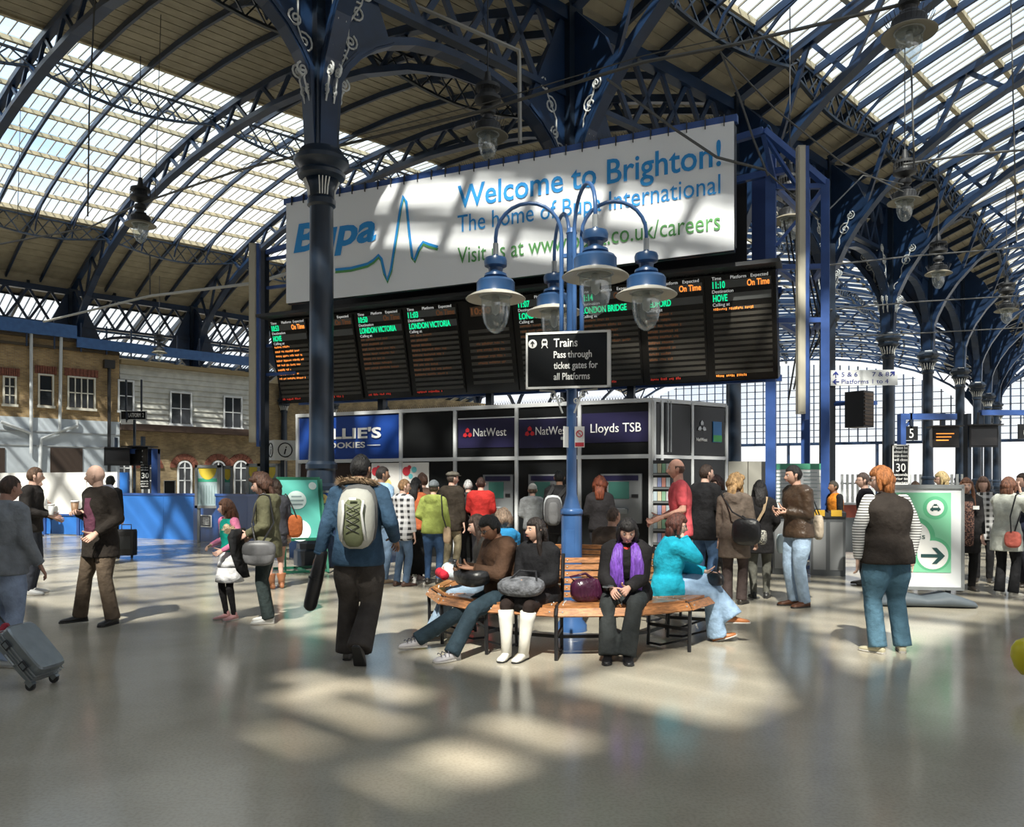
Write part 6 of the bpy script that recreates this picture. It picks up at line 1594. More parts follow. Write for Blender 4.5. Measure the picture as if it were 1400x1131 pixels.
# 1 backpack man, walking away in the foreground
J = person(490, 6.9, 1.80, -4, 'man with fur-trimmed hood and light backpack walking away left of the bench', top=(.035, .075, .13), legs=(.055, .048, .044), hair=('short', (.008, .007, .007)), skin=BROWN,
           hl=(-.34, .02, .88), hr=(.27, .16, 1.02), fl=(-.11, .10, 0), fr=(.06, -.16, .07), toe=(0, -58), flr=(6, -4), shoes=(.10, .09, .08), hem=.80, hood=True, build=1.12, puff=1.3, trouser=1.38, legflare=1.5, head=(-12, 0), lean=3)
s = J['s']; ring = []
for i in range(25):
    a = 2*PI*i/24; ring.append(J['SP'](.545)+V((math.cos(a)*.135*s, math.sin(a)*.10*s-.045*s, math.sin(a)*-.035*s)))
m = MB(); m.tube(ring, .030, 8); rn = random.Random(1)
for i in range(520):
    a = rn.random()*2*PI; c = J['SP'](.545)+V((math.cos(a)*.135*s, math.sin(a)*.10*s-.045*s, math.sin(a)*-.035*s)); d = V((math.cos(a)+rn.uniform(-.6, .6), math.sin(a)+rn.uniform(-.6, .6), rn.uniform(-.4, 1.0))).normalized()
    q = d.orthogonal().normalized()*.004; m.add([c+d*.02+q, c+d*.02-q, c+d*rn.uniform(.05, .075)], [(0, 1, 2)])
m.build('fur_trim', mat('fur_trim_brown', (.22, .15, .09), .9, var=.4, vscale=30), J['root'])
backpack(J, 'light grey and olive backpack worn by the man walking away', (.42, .42, .38), (.13, .145, .075), (.10, .10, .10), 1.0, drop=-.03, xo=.05)
p = W_(J, J['wl']); t = thing('rolled_bag', 'long black padded tube bag hanging from the backpack man\'s left hand', 'bag', (p.x, p.y, p.z-.02))
MB().caps([(.02, 0, .02), (-.03, 0, -.20), (-.08, 0, -.42)], [.050, .062, .058], 14).build('bag_body', BKW, t, smooth=True); MB().tube([(.02, 0, .02), (.05, 0, -.06), (0, .01, -.14)], .006, 5).build('loop', BLACKM, t); MB().tube([(-.035, 0, -.20), (-.032, 0, -.19)], .066, 16).build('band', BLACKM, t)

# 2 bald man at left
J = person(138, 8.8, 1.76, 150, 'bald man in dark brown open jacket and maroon shirt, holding a cup, at left', top=(.028, .022, .018), legs=(.12, .088, .062), hair=('none', (.1, .06, .04)), skin=(.62, .40, .31), shoes=(.012, .010, .010),
           hr=(.12, .17, 1.20), hl=(-.20, .17, 1.00), curl=.9, fl=(-.17, .0, 0), fr=(.25, .10, 0), flr=(18, -22), hem=.72, flare=.12, head=(-52, -2), inner=((.13, .045, .075), -.02, .44, .10), puff=1.2, legflare=1.3, trouser=1.15, hood=True, build=1.05)
cup(J, 'wr', 'paper cup held by the bald man in the brown jacket')
MB().loft([(J['SP'](.50)+V((0, -.085, 0)), (.12, 0, 0), (0, .05, 0)), (J['SP'](.54)+V((0, -.075, .01)), (.125, 0, 0), (0, .06, 0)), (J['SP'](.57)+V((0, -.06, .01)), (.10, 0, 0), (0, .05, 0))], n=16).build('hood_lining', cloth((.16, .17, .22)), J['root'], smooth=True)
# 3 grey hoodie man, cut by the left edge
J3 = person(4, 6.75, 1.62, -18, 'shaven-headed man in grey hoodie and pale jeans at the left edge, pulling a suitcase', top=(.20, .215, .235), legs=(.27, .33, .45), hair=('crop', (.06, .035, .025)), skin=(.42, .23, .17), shoes=(.62, .64, .66),
            hr=(.24, .16, .92), hl=(-.25, .1, .8), fl=(-.12, .0, 0), fr=(.10, -.03, 0), flr=(-20, -80), hem=.82, hood=True, build=1.18, puff=1.3, trouser=1.2, legflare=1.4, head=(-8, -6))
SILV = mat('silver_suitcase', (.24, .27, .29), .32, .65, var=.1)
t = thing('suitcase', 'silver hard-shell suitcase tilted on its wheels at the lower left', 'suitcase', (-3.50, 5.95, 0), R(-8)); t.scale = (.72, .72, .72)
ax_ = V((-.68, 0, .73)); az_ = V((.73, 0, .68)); ay_ = V((0, 1, 0)); cc = V((-.18, .1, .36))
MB().loft([(cc+az_*k, ax_*.30*f, ay_*.20*f) for k, f in ((-.115, .93), (-.10, 1), (0, 1.0), (.10, 1), (.115, .93))], n=28, sq=7).build('shell', SILV, t, smooth=False)
for k in (-.05, -.015, .02): MB().poly([cc+az_*k+ax_*a*.305+ay_*b*.205 for a, b in ((-1, -1), (1, -1), (1, 1), (-1, 1), (-1, -1))], .012, .010, up=tuple(az_)).build('rib', GREYM, t)
for a in (-.14, .14):
    MB().obox(cc+ax_*a-ay_*.212, ax_*.045, ay_*.010, az_*.035).build('latch', DARKM, t); MB().obox(cc+ax_*a-ay_*.222, ax_*.03, ay_*.004, az_*.022).build('latch_plate', SILV, t)
MB().tube([cc-ax_*.07-ay_*.205-az_*.06, cc-ax_*.07-ay_*.235-az_*.06, cc+ax_*.07-ay_*.235-az_*.06, cc+ax_*.07-ay_*.205-az_*.06], .010, 8).build('side_handle', GREYM, t)
for b in (-.17, .17):
    w_ = cc-ax_*.285-az_*.07+ay_*b; w_.z = .05
    MB().tube([w_-ay_*.015, w_+ay_*.015], .05, 16).build('wheel', DARKM, t); MB().obox(w_+V((0, 0, .03)), ax_*.04, ay_*.028, az_*.03).build('wheel_housing', SILV, t)
q_h = cc+ax_*.30-az_*.06
MB().tube([q_h-ay_*.06, q_h-ay_*.06+ax_*.40], .009, 8).tube([q_h+ay_*.06, q_h+ay_*.06+ax_*.40], .009, 8).tube([q_h-ay_*.07+ax_*.40, q_h+ay_*.07+ax_*.40], .014, 8).build('telescopic_handle', DARKM, t)
MB().tube([q_h-ay_*.07+ax_*.03-az_*.03, q_h-ay_*.02+ax_*.08+az_*.04, q_h+ay_*.05+ax_*.10], .035, 8).build('red_ribbon', mat('red_ribbon', (.35, .02, .04), .7), t)
# 4, 5
J = person(42, 11.2, 1.79, -80, 'short-haired man in black leather jacket behind the grey hoodie man', top=(.022, .019, .018), legs=(.04, .045, .06), hair=('short', (.09, .05, .03)), skin=FAIR, hr=(.1, .30, 1.08), hl=(-.1, .3, 1.05), shoes=(.6, .6, .6), hood=False, head=(20, 0))
cup(J, 'wr', 'white cup held by the man in the black leather jacket', (.7, .7, .7), .14)
J = person(50, 24.1, 1.72, -70, 'far man in dark sweater and grey jeans standing before the white hoarding', top=(.03, .034, .035), legs=(.13, .15, .14), hair=('short', (.30, .17, .08)), skin=FAIR, near=False, hl=(-.15, .25, 1.05), hr=(.1, .3, 1.05))
p = W_(J, J['wr']); t = thing('white_parcel', 'white bundle held by the far man at the hoarding', 'parcel', (p.x-.05, p.y-.12, p.z)); soft_box((0, 0, 0), .17, .12, .14).build('wrapping', WHITE, t, smooth=True)
J = person(150, 17.2, 1.74, 10, 'dark-haired person half hidden behind the bald man', top=(.02, .02, .022), legs=(.02, .02, .022), hair=('messy', (.01, .01, .01)), skin=BROWN, near=False)
t = thing('trolley_case', 'black upright trolley case standing behind the bald man', 'suitcase', (X(173, 16.8), 16.8, 0))
MB().loft([((0, 0, z), (.19*f, 0, 0), (0, .12*f, 0)) for z, f in ((.06, .94), (.08, 1), (.56, 1), (.60, .93))], n=20, sq=6).build('shell', BKW, t); MB().tube([(-.1, 0, .6), (-.1, 0, .70), (.1, 0, .70), (.1, 0, .6)], .01, 6).build('handle', DARKM, t)
for a in (-.14, .14): MB().tube([(a-.012, -.06, .035), (a+.012, -.06, .035)], .035, 12).build('wheel', DARKM, t)
MB().box(-.14, -.125, .2, .14, -.118, .46).build('front_pocket', DARKM, t)
# 6 girl
J = person(314, 9.05, 1.37, 140, 'young girl in turquoise top with pink sleeves, white tiered skirt and black leggings', top=(.01, .46, .36), legs=(.012, .011, .012), hair=('bob', (.13, .06, .035)), skin=FAIR, shoes=(.62, .32, .32), fem=True,
           hl=(-.12, .16, 1.02), hr=(.16, .18, 1.08), hem=.74, sleeve=0, curl=.9, head=(-40, 0), puff=.6, collar=False, build=.88, trouser=.78, legflare=.8, skirt=(.50, (.72, .72, .74), .07), fl=(-.08, 0, 0), fr=(.09, .02, 0), jname='top', hairlen=.22)
sleeves(J, cloth((.72, .22, .38)), .008)
s = J['s']; pl_ = J['pel']
MB().loft([(pl_+V((0, 0, z*s)), V(((.150+q)*s, 0, 0)), V((0, (.118+q)*s, 0))) for z, q in ((-.02, .0), (-.10, .03), (-.16, .05))], n=24).build('upper_frill', cloth((.72, .72, .74)), J['root'], smooth=True)
MB().caps([J['HP'](0, -.06, .02), J['HP'](0, -.10, -.10), J['SP'](.40)+V((0, -.12*s, 0))], [.07*s, .075*s, .05*s], 12).build('long_hair', MC['hair_210f08'], J['root'], smooth=True)
# 7 olive coat woman
J = person(366, 8.85, 1.66, 96, 'curly brown-haired woman in olive parka with grey bag beside the girl', top=(.115, .112, .065), legs=(.032, .045, .045), hair=('curly', (.075, .035, .022)), skin=FAIR, shoes=(.66, .66, .64), fem=True,
           hl=(-.12, .24, 1.04), hr=(.14, .26, 1.00), hem=.76, flare=.10, puff=1.3, head=(6, -10), hairlen=.26, legflare=1.35, build=1.05, hood=True)
s = J['s']; t = thing('folded_coat', 'dark coat draped over the arms of the olive parka woman', 'coat', J['root'].location, J['root'].rotation_euler.z)
MB().loft([((.02, .32, 1.03), (.24, 0, 0), (0, .06, 0)), ((.02, .34, .95), (.25, 0, 0), (0, .075, 0)), ((.03, .32, .75), (.22, 0, 0), (0, .06, 0)), ((.04, .28, .58), (.17, 0, 0), (0, .05, 0)), ((.05, .24, .50), (.10, 0, 0), (0, .035, 0))], n=20).build('cloth', cloth((.022, .020, .022)), t, smooth=True)
m = MB(); m.tube([(-.2, .38, 1.02), (-.08, .42, 1.06), (.06, .42, 1.04), (.18, .38, .98)], .035, 8); rn = random.Random(5)
for i in range(260):
    f = rn.random(); c = V((-.2+.38*f, .40, 1.03)); d = V((rn.uniform(-1, 1), rn.uniform(-1, 1), rn.uniform(-1, 1))).normalized(); q = d.orthogonal().normalized()*.005; m.add([c+d*.02+q, c+d*.02-q, c+d*.06], [(0, 1, 2)])
m.build('fur_collar', mat('fur_pale', (.42, .31, .20), .9, var=.3, vscale=30), t)
shoulder_bag(J, 'grey patchwork messenger bag at the hip of the olive parka woman', (-.29, .04, .83), (.34, .11, .27), mat('grey_check_bag', (.14, .14, .145), .5, var=.45, vscale=7), 'l', 'messenger_bag', flap=mat('bag_grey_flap', (.11, .11, .115), .45, var=.4, vscale=5), M=rotz(R(90)))
J = person(378, 11.8, 1.62, 40, 'woman in tan boots mostly hidden behind the olive parka woman', top=(.05, .05, .06), legs=(.35, .20, .15), hair=('bob', (.05, .03, .02)), skin=FAIR, shoes=(.30, .12, .05), fem=True, near=False, boots=(.35, (.32, .13, .06)), skirt=(.62, (.05, .05, .06), .02))
shoulder_bag(J, 'rust orange shoulder bag behind the olive parka woman', (.30, -.02, .98), (.24, .12, .34), cloth((.40, .11, .035)), 'r')
# queue at the cookie counter
person(519, 12.4, 1.83, -35, 'man in pale blue shirt partly behind the backpack man', top=(.30, .46, .66), legs=(.16, .24, .36), hair=('short', (.02, .014, .012)), skin=BROWN, near=False, head=(-30, 0), shoes=(.25, .18, .12))
person(549, 12.05, 1.63, -40, 'boy in black and white checked shirt and jeans in the queue', topmat=pattern('checked_shirt', (.62, .62, .64), (.03, .03, .035), 'plaid'), legs=(.10, .16, .26), hair=('short', (.20, .11, .05)), skin=FAIR, near=False, head=(-28, 0), hem=.74, shoes=(.07, .035, .025), glasses=True, hood=True, jname='shirt')
person(567, 12.9, 1.66, -15, 'long black-haired woman in orange jacket and long black skirt in the queue', top=(.48, .125, .05), legs=(.01, .01, .01), hair=('long', (.008, .007, .008)), skin=TAN, fem=True, near=False, skirt=(.06, (.010, .010, .011), .05), hr=(.12, .30, 1.05), jname='jacket', hairlen=.34, shoes=(.4, .3, .28))
person(579, 13.7, 1.74, 30, 'brown-haired person at the cookie counter with hand raised to face', top=(.10, .06, .045), legs=(.03, .03, .035), hair=('messy', (.10, .05, .035)), skin=FAIR, near=False, hr=(.05, .22, 1.50), hl=(-.1, .2, 1.4))
J = person(592, 12.35, 1.61, -12, 'person in lime green hoodie, grey beanie and jeans in the queue', top=(.28, .33, .085), legs=(.035, .075, .16), hair=('short', (.06, .04, .03)), skin=FAIR, near=False, beanie=(.16, .18, .20), hood=True, hem=.84, hl=(-.16, .2, 1.05), hr=(.24, .1, .9), build=1.08, fem=True, legflare=.85)
shoulder_bag(J, 'small beige bag at the side of the lime hoodie person', (.25, -.02, .82), (.12, .10, .26), cloth((.42, .30, .20)), 'r')
person(616, 13.8, 1.78, -35, 'man in flat cap and long dark coat in the queue', top=(.035, .027, .020), legs=(.34, .29, .19), hair=('short', (.08, .06, .05)), skin=FAIR, near=False, cap=(.13, .12, .10), hem=.72, head=(-25, 0), puff=1.4)
person(657, 14.05, 1.68, -6, 'person in red jacket using the left cash machine', top=(.42, .025, .022), legs=(.02, .02, .025), hair=('short', (.045, .02, .015)), skin=FAIR, near=False, hl=(-.14, .36, 1.1), hr=(.14, .36, 1.1), puff=1.4)
person(641, 14.25, 1.64, 20, 'white-haired person beside the red jacket at the cash machine', top=(.03, .03, .03), legs=(.02, .02, .02), hair=('short', (.60, .60, .60)), skin=FAIR, near=False)
person(728, 13.9, 1.56, -4, 'young person in grey hoodie and pale beanie at the middle cash machine', top=(.20, .21, .22), legs=(.02, .02, .03), hair=('short', (.10, .07, .05)), skin=FAIR, near=False, beanie=(.40, .40, .38), hood=True, hl=(-.14, .3, 1.1), hr=(.14, .3, 1.1))
J = person(765, 13.3, 1.79, 0, 'tall dark-haired person in black left of the lamp post', top=(.014, .014, .016), legs=(.012, .012, .014), hair=('short', (.010, .009, .009)), skin=BROWN, near=False, hem=.7)
backpack(J, 'grey backpack with pale trim on the dark-clothed person left of the lamp post', (.075, .075, .08), (.12, .12, .125), (.40, .42, .44), .92, drop=.10, xo=-.12)
person(820, 12.7, 1.66, -8, 'person with bushy auburn hair at the right cash machine', top=(.018, .016, .018), legs=(.016, .016, .02), hair=('curly', (.16, .038, .016)), skin=FAIR, fem=True, near=False, hairlen=.28, hl=(-.14, .3, 1.1), hr=(.14, .3, 1.1))
# right of the kiosk
J = person(931, 10.0, 1.87, 84, 'tall balding man in coral T-shirt facing left beside the kiosk', top=(.74, .115, .135), legs=(.035, .045, .06), hair=('bald', (.10, .05, .035)), skin=(.60, .33, .25), shoes=(.03, .02, .02), hem=.83, sleeve=.4, skinarm=True, collar=False, hl=(-.17, .28, 1.05), hr=(.16, .30, 1.03), jname='t_shirt', build=1.02, puff=.8)
person(962, 11.2, 1.83, -52, 'dark-haired man in black jacket and blue jeans facing right', top=(.013, .012, .013), legs=(.09, .17, .32), hair=('short', (.035, .02, .014)), skin=FAIR, hem=.72, hl=(-.15, .3, 1.15), hr=(.15, .3, 1.1), head=(-20, 0), build=1.05)
person(986, 12.4, 1.70, 120, 'dark-haired woman in black facing the camera behind the blonde woman', top=(.02, .02, .022), legs=(.02, .02, .022), hair=('bob', (.03, .012, .01)), skin=FAIR, fem=True, near=False, head=(-10, -15))
J = person(1004, 10.25, 1.67, -28, 'blonde woman in long brown coat with dark shoulder bag, facing away', top=(.135, .105, .085), legs=(.055, .04, .038), hair=('curly', (.36, .22, .10)), skin=FAIR, fem=True, hem=.62, flare=.10, hl=(-.22, .1, .84), hr=(.24, .12, .88), hairlen=.24, hood=True, legflare=1.3, head=(-35, 0), trouser=1.05, puff=1.2)
shoulder_bag(J, 'large dark leather bag on the shoulder of the blonde woman', (.20, -.20, .98), (.36, .14, .34), BKW, 'l')
shoulder_bag(J, 'patterned clutch with yellow tag at the right of the blonde woman', (.36, .02, .90), (.10, .22, .18), pattern('clutch_pattern', (.5, .48, .42), (.05, .05, .05), 'spots'), None, 'patterned_bag')
J = person(1039, 10.8, 1.60, -14, 'long dark-haired woman in black with olive trousers facing the gates', top=(.012, .011, .012), legs=(.10, .10, .085), hair=('long', (.012, .010, .010)), skin=FAIR, fem=True, hem=.66, hairlen=.34, shoes=(.02, .02, .02), legflare=.85, hr=(.2, .26, 1.0), puff=1.2)
t = thing('bag_strap', 'tan strap across the back of the long dark-haired woman', 'strap', J['root'].location, J['root'].rotation_euler.z); MB().poly([J['shr']+V((-.06, -.05, .07)), J['SP'](.36)+V((.04, -.16, 0)), J['SP'](.18)+V((-.05, -.165, 0)), J['SP'](.05)+V((-.16, -.13, 0))], .035, .006, up=(0, 1, 0)).build('webbing', cloth((.33, .24, .15)), t)
shoulder_bag(J, 'pale blue plastic carrier bag held right of the dark-haired woman', (.30, .10, .80), (.12, .10, .26), mat('pale_plastic', (.55, .66, .70), .35, var=.1), None, 'carrier_bag')
LEA = mat('brown_leather', (.055, .033, .020), .42, var=.35, vscale=7, bump=.8, bscale=10, spec=.5)
J = person(1092, 10.05, 1.79, 104, 'man in brown leather jacket and pale jeans reading his phone near the gates', topmat=LEA, legs=(.33, .44, .58), hair=('short', (.014, .011, .009)), skin=(.58, .35, .26), shoes=(.12, .045, .02), hem=.84, hl=(-.05, .24, 1.16), hr=(.08, .24, 1.15), head=(-16, -6), trouser=1.15, puff=1.3, build=1.12, legflare=1.15, curl=.8)
p = W_(J, (J['wl']+J['wr'])/2+V((0, .09, .02))); t = thing('mobile_phone', 'small dark phone in the hands of the leather jacket man', 'phone', (p.x, p.y, p.z), R(20)); MB().box(-.03, -.05, 0, .03, .05, .012).build('case', BLACKM, t); MB().box(-.025, -.045, .012, .025, .045, .014).build('screen', PGLASS, t)
t = thing('bag', 'small white and tan bag behind the leather jacket man', 'bag', (X(1119, 10.22), 10.22, 0)); soft_box((0, 0, .98), .05, .10, .16).build('bag_body', cloth((.5, .42, .33)), t, smooth=True); MB().tube([(0, -.05, 1.12), (-.08, -.02, 1.35), (-.1, .02, 1.35), (0, .05, 1.12)], .008, 5).build('strap', BKW, t)
J = person(1143, 14.7, 1.62, 95, 'gate attendant in black jacket and orange vest behind the ticket gates', top=(.60, .20, .02), legs=(.02, .02, .02), hair=('short', (.05, .04, .03)), skin=BROWN, near=False, sleeve=0, hem=.85, jname='orange_vest'); sleeves(J, cloth((.015, .015, .017)), .04)
J = person(1185, 12.2, 1.73, 80, 'man in glasses and dark coat left of the striped-sleeve woman', top=(.020, .018, .024), legs=(.03, .03, .035), hair=('short', (.06, .04, .035)), skin=FAIR, glasses=True, near=False, hem=.66)
# striped sleeve woman
GIN = (.38, .14, .045)
J = person(1213, 7.25, 1.70, 10, 'red-haired woman in black body warmer with striped sleeves and jeans, right foreground', top=(.035, .028, .024), legs=(.085, .175, .245), hair=('bob', GIN), skin=(.66, .43, .34), shoes=(.50, .46, .32), fem=True, sleeve=0, hem=.83, build=1.28, puff=1.5,
           hl=(-.27, .04, .90), hr=(.28, .04, .90), fl=(-.10, .02, 0), fr=(.16, .03, 0), flr=(22, -30), head=(58, -4), trouser=1.25, legflare=1.25, shoulders=1.08, glasses=True, jname='body_warmer', elbowl=(-1, -.4, 0), elbowr=(1, -.4, 0), hairlen=.1)
sleeves(J, pattern('striped_sleeve', (.78, .78, .76), (.05, .045, .045), 'stripe', 1.15), .055)
# behind the taxi board
person(1252, 14.6, 1.60, -20, 'brown-haired head seen just above the taxi board', top=(.2, .14, .1), legs=(.03, .03, .03), hair=('bob', (.20, .12, .07)), skin=FAIR, fem=True, near=False)
person(1292, 13.4, 1.76, 78, 'blonde woman in sunglasses behind the right edge of the taxi board', top=(.02, .02, .02), legs=(.02, .02, .02), hair=('bob', (.48, .36, .18)), skin=FAIR, fem=True, near=False, glasses='sun')
J = person(1320, 11.6, 1.64, 165, 'brown-haired woman in black cardigan and patterned tunic right of the taxi board', top=(.016, .015, .016), legs=(.010, .010, .011), hair=('long', (.15, .065, .035)), skin=FAIR, fem=True, hem=.58, flare=.08, head=(-8, 0), hairlen=.16, puff=1.2, hl=(-.22, .05, .82), hr=(.22, .05, .82))
m = MB(); rr = []
for i in range(7):
    t_ = -.24+.68*i/6; c = (J['SP'](max(t_, 0)) if t_ > 0 else J['pel']+V((0, 0, t_*J['s'])))+V((0, .105+(.0 if t_ < .35 else -.03), 0)); rr.append((c, V((.085, 0, 0)), V((0, .055, 0))))
m.loft(rr, n=16).build('tunic', pattern('floral_tunic', (.05, .03, .03), (.30, .16, .12), 'spots'), J['root'], smooth=True)
MB().box(-.04, 0, 0, .04, .006, .05).build('name_badge', WHITE, J['root']).location = J['SP'](.32)+V((-.09, .165, 0))
J = person(1344, 12.6, 1.66, 150, 'person with black and white checked sleeve behind the cardigan woman', topmat=pattern('small_check', (.6, .6, .6), (.03, .03, .03), 'plaid'), legs=(.015, .015, .018), hair=('bob', (.12, .07, .05)), skin=FAIR, fem=True, near=False, hem=.7)
p = W_(J, J['wl']); t = thing('pink_bag', 'small pink and white bag hanging by the checked sleeve', 'bag', (p.x, p.y-.05, p.z-.35)); soft_box((0, 0, .1), .07, .04, .12).build('bag_body', pattern('pink_print', (.75, .5, .6), (.8, .8, .8), 'spots'), t, smooth=True); MB().tube([(-.04, 0, .2), (0, 0, .34), (.04, 0, .2)], .005, 5).build('handle', BKW, t)
J = person(1376, 11.0, 1.64, -60, 'woman in white quilted coat holding a camera to her face near the right edge', top=(.58, .60, .54), legs=(.014, .014, .016), hair=('bob', (.15, .065, .04)), skin=FAIR, shoes=(.5, .48, .42), fem=True, hem=.66, flare=.12, hl=(-.05, .24, 1.50), hr=(.07, .25, 1.50), puff=1.4, legflare=1.4, head=(-5, 0))
p = W_(J, (J['wl']+J['wr'])/2+V((0, .07, .05))); t = thing('camera', 'small black camera held by the white coat woman', 'camera', (p.x, p.y, p.z), R(-60)); MB().box(-.05, -.03, -.03, .05, .03, .03).build('camera_body', BLACKM, t); MB().tube([(0, .03, 0), (0, .06, 0)], .024, 14).build('lens', DARKM, t)
shoulder_bag(J, 'coral red shoulder bag worn by the woman in the white coat', (.18, -.17, .84), (.21, .10, .22), cloth((.52, .13, .10)), 'r')
person(1404, 12.0, 1.72, 80, 'person in dark coat cut by the right edge', top=(.025, .03, .06), legs=(.02, .02, .03), hair=('short', (.05, .03, .02)), skin=FAIR, near=False, hr=(.1, .3, 1.2), hl=(-.1, .3, 1.25))

# ------------------------------------------------------------------ seated on the ring bench
SB = .50
J = person(0, 7.46, 1.66, 118, 'seated man in sunglasses and brown hooded coat looking at his phone, left on the bench', xx=-.09, seat=SB, top=(.075, .040, .024), legs=(.022, .040, .055), hair=('messy', (.010, .008, .008)), skin=(.42, .22, .14), shoes=(.52, .50, .52),
           fl=(-.30, .68, 0), fr=(.34, .78, 0), flr=(10, -10), lean=5, head=(4, -26), hl=(-.10, .36, .80), hr=(.06, .37, .80), glasses='sun', hood=True, puff=1.6, build=1.05, trouser=1.15, legflare=1.25, curl=.9, side=0)
for so in [o for o in J['root'].children if o.name.startswith('shoe')]:
    for k_ in range(3):
        bb = [V(c) for c in so.bound_box]
    mid = sum(bb, V())/8
    for k_ in (-.03, .005, .04): MB().tube([mid+V((-.046, .03+k_, -.01)), mid+V((-.03, .03+k_, .016-k_*.3)), mid+V((.03, .03+k_, .016-k_*.3)), mid+V((.046, .03+k_, -.01))], .004, 5).build('shoe_stripe', mat('shoe_dark_stripe', (.05, .05, .08), .5), so)
p = W_(J, (J['wl']+J['wr'])/2+V((0, .09, .02))); t = thing('mobile_phone', 'dark phone held by the seated man in sunglasses', 'phone', (p.x, p.y, p.z), R(118)); MB().box(-.03, -.055, 0, .03, .055, .012).build('case', BLACKM, t); MB().box(-.025, -.05, .012, .025, .05, .014).build('screen', PGLASS, t)
t = thing('lap_bag', 'black curved messenger bag on the lap of the man in sunglasses', 'bag', J['root'].location, J['root'].rotation_euler.z)
soft_box((.02, .30, .68), .235, .13, .085, M=rotx(R(-8))).build('bag_body', BKW, t, smooth=True); soft_box((.02, .30, .70), .24, .135, .065, M=rotx(R(-8))).build('flap', BKW, t, smooth=True); MB().tube([(-.18, .25, .72), (-.26, .12, .66), (-.27, -.02, .60)], .011, 6).build('strap', BKW, t)
J = person(0, 8.02, 1.60, 100, 'seated woman with long brown hair in dark jacket, leftmost on the bench', xx=-.22, seat=SB, top=(.028, .026, .024), legs=(.28, .38, .50), hair=('long', (.045, .025, .018)), skin=FAIR, fem=True, fl=(-.12, .62, 0), fr=(.10, .66, 0), hl=(-.10, .36, .74), hr=(.10, .34, .74), lean=8, hairlen=.34, head=(-8, -10))
t = thing('red_white_bag', 'red and pale striped soft bag on the lap of the leftmost seated woman', 'bag', J['root'].location, J['root'].rotation_euler.z)
MB().caps([(-.16, .38, .66), (.12, .40, .66)], [.075, .08], 14).build('pale_roll', mat('pale_fleece', (.55, .62, .66), .9, bump=.4), t, smooth=True); MB().caps([(-.20, .47, .64), (.10, .49, .64)], [.045, .05], 12).build('red_roll', cloth((.50, .02, .04)), t, smooth=True)
MB().caps([(-.1, .36, .76), (.08, .38, .75)], [.03, .03], 10).build('dark_item', BKW, t, smooth=True)
BH_ = (.020, .014, .012)
J = person(0, 7.30, 1.58, 152, 'seated long dark-haired woman in black jacket and white boots on the bench', xx=.26, seat=SB, top=(.014, .013, .015), legs=(.022, .014, .012), hair=('long', BH_), skin=(.58, .36, .27), fem=True, fl=(-.03, .46, 0), fr=(.13, .50, 0), flr=(-2, 8), lean=7,
           head=(-34, 2), hl=(-.07, .33, .70), hr=(.06, .34, .70), boots=(.88, (.74, .72, .66)), skirt=(.6, (.020, .018, .020), 0), puff=1.5, hairlen=.46, trouser=.95, coatthigh=.25, curl=.8)
t = thing('grey_handbag', 'grey fur slouch handbag on the lap of the woman in white boots', 'bag', J['root'].location, J['root'].rotation_euler.z)
soft_box((.03, .33, .625), .215, .125, .075, M=rotx(R(-12))).build('bag_body', mat('grey_fur', (.135, .14, .155), .9, var=.4, vscale=16, bump=1.0, bscale=30), t, smooth=True); MB().tube([(-.14, .36, .66), (-.10, .30, .76), (.06, .30, .76), (.14, .38, .66)], .010, 6).build('handle', BKW, t)
J = person(0, 7.36, 1.64, 172, 'seated dark-haired woman in black coat with shiny purple scarf on the bench', xx=1.05, seat=SB, top=(.012, .011, .012), legs=(.028, .032, .034), hair=('bob', (.012, .008, .010)), skin=(.52, .31, .24), shoes=(.012, .011, .012), fem=True, build=1.22, fl=(.0, .56, 0), fr=(.17, .56, 0), flr=(8, -4), lean=13,
           head=(4, -24), hl=(-.02, .40, .66), hr=(.14, .40, .65), puff=1.7, trouser=1.2, legflare=1.45, coatthigh=.35, curl=.9, hairlen=.12)
SCF = mat('shiny_purple_scarf', (.19, .075, .46), .35, var=.35, vscale=16, bump=1.0, bscale=22, stretch=(4, 1, .7))
for sg in (-1, 1):
    q = [J['SP'](.535)+V((sg*.062, .02, .01)), J['SP'](.47)+V((sg*.078, .125, 0)), J['SP'](.34)+V((sg*.092, .185, 0)), J['SP'](.18)+V((sg*.085, .20, 0)), J['SP'](.05)+V((sg*.07, .205, 0))]
    MB().loft([(c, V((w_, 0, 0)), V((0, .020, .006))) for c, w_ in zip(q, (.034, .046, .058, .062, .055))], n=14).build('scarf_end', SCF, J['root'], smooth=True)
MB().loft([(J['SP'](t_)+V((0, .112 if t_ < .45 else .075, 0)), V((w_, 0, 0)), V((0, .03, 0))) for t_, w_ in ((.30, .02), (.38, .035), (.46, .045), (.50, .035))], n=12).build('red_collar', cloth((.62, .05, .04)), J['root'], smooth=True)
p = W_(J, J['wr']+V((.03, .08, .02))); t = thing('mobile_phone', 'small silver phone held by the purple scarf woman', 'phone', (p.x, p.y, p.z), R(140)); MB().box(-.024, -.05, 0, .024, .05, .014).build('case', SILV, t); MB().box(-.02, -.01, .014, .02, .045, .016).build('screen', PGLASS, t)
t = thing('purple_handbag', 'glossy plum handbag standing on the bench between the seated women', 'bag', (.67, 7.22, .46), R(10)); PLUM = mat('plum_leather', (.055, .012, .035), .25, var=.3, bump=.5, bscale=12)
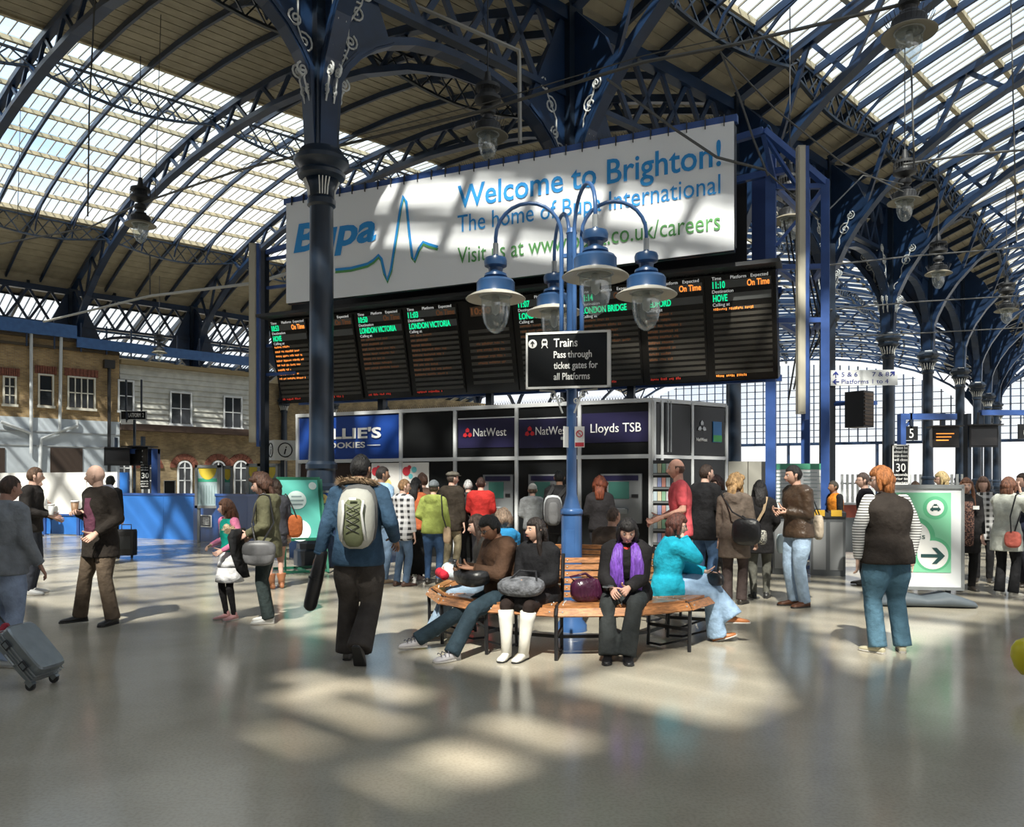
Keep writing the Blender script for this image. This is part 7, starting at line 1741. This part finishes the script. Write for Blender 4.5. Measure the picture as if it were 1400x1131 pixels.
soft_box((0, 0, .11), .15, .09, .11).build('bag_body', PLUM, t, smooth=True); MB().tube([(-.09, -.02, .17), (-.16, -.02, .23), (-.02, -.03, .26), (.10, -.02, .18)], .012, 8).build('handle', PLUM, t, smooth=True)
for i in range(6): MB().tube([(-.08+.032*i, -.06, .21), (-.085+.034*i, -.085, .14), (-.07+.03*i, -.09, .06)], .005, 5).build('pleat', PLUM, t)
TEAL = (.012, .34, .48)
J = person(0, 7.82, 1.62, -94, 'auburn-haired woman in turquoise coat seated with crossed legs at the right of the bench', xx=1.50, seat=SB, top=TEAL, legs=(.30, .43, .60), hair=('bob', (.085, .028, .020)), skin=(.62, .39, .30), shoes=(.42, .15, .05), fem=True, build=1.12,
           fr=(.0, .54, 0), fl=(.06, .68, .20), flr=(0, 0), toe=(0, 18), lean=6, head=(-4, -8), hl=(-.04, .40, .72), hr=(.05, .17, 1.08), elbowr=(.4, .6, -1), puff=1.6, trouser=1.2, legflare=1.7, coatthigh=.3, glasses=True, curl=.8, hairlen=.1)
p = W_(J, J['wl']+V((.04, .08, .0))); t = thing('black_purse', 'black beaded purse in the lap of the turquoise coat woman', 'bag', (p.x, p.y-.06, p.z-.06), R(-60)); soft_box((0, 0, 0), .11, .035, .06).build('purse_body', BKW, t, smooth=True); MB().tube([(-.08, 0, .05), (0, 0, .09), (.08, 0, .05)], .006, 5).build('handle', BKW, t)
J = person(0, 9.42, 1.66, -22, 'man in brown suit with cropped hair seated facing away behind the bench backrest', xx=1.16, seat=SB, top=(.085, .060, .045), legs=(.05, .04, .035), hair=('crop', (.12, .08, .06)), skin=(.58, .34, .25), fl=(-.1, .45, 0), fr=(.1, .5, 0), lean=4, head=(-30, 0), build=1.1, hl=(-.1, .3, .7), hr=(.1, .3, .7))
J = person(0, 9.38, 1.58, 32, 'seated curly grey-brown haired person in sky blue coat on the far side of the bench', xx=-.07, seat=SB, top=(.03, .24, .50), legs=(.05, .05, .06), hair=('curly', (.20, .14, .10)), skin=FAIR, fem=True, fl=(-.1, .45, 0), fr=(.1, .5, 0), lean=4, hl=(-.1, .3, .7), hr=(.1, .3, .7), hairlen=.12, hood=True)
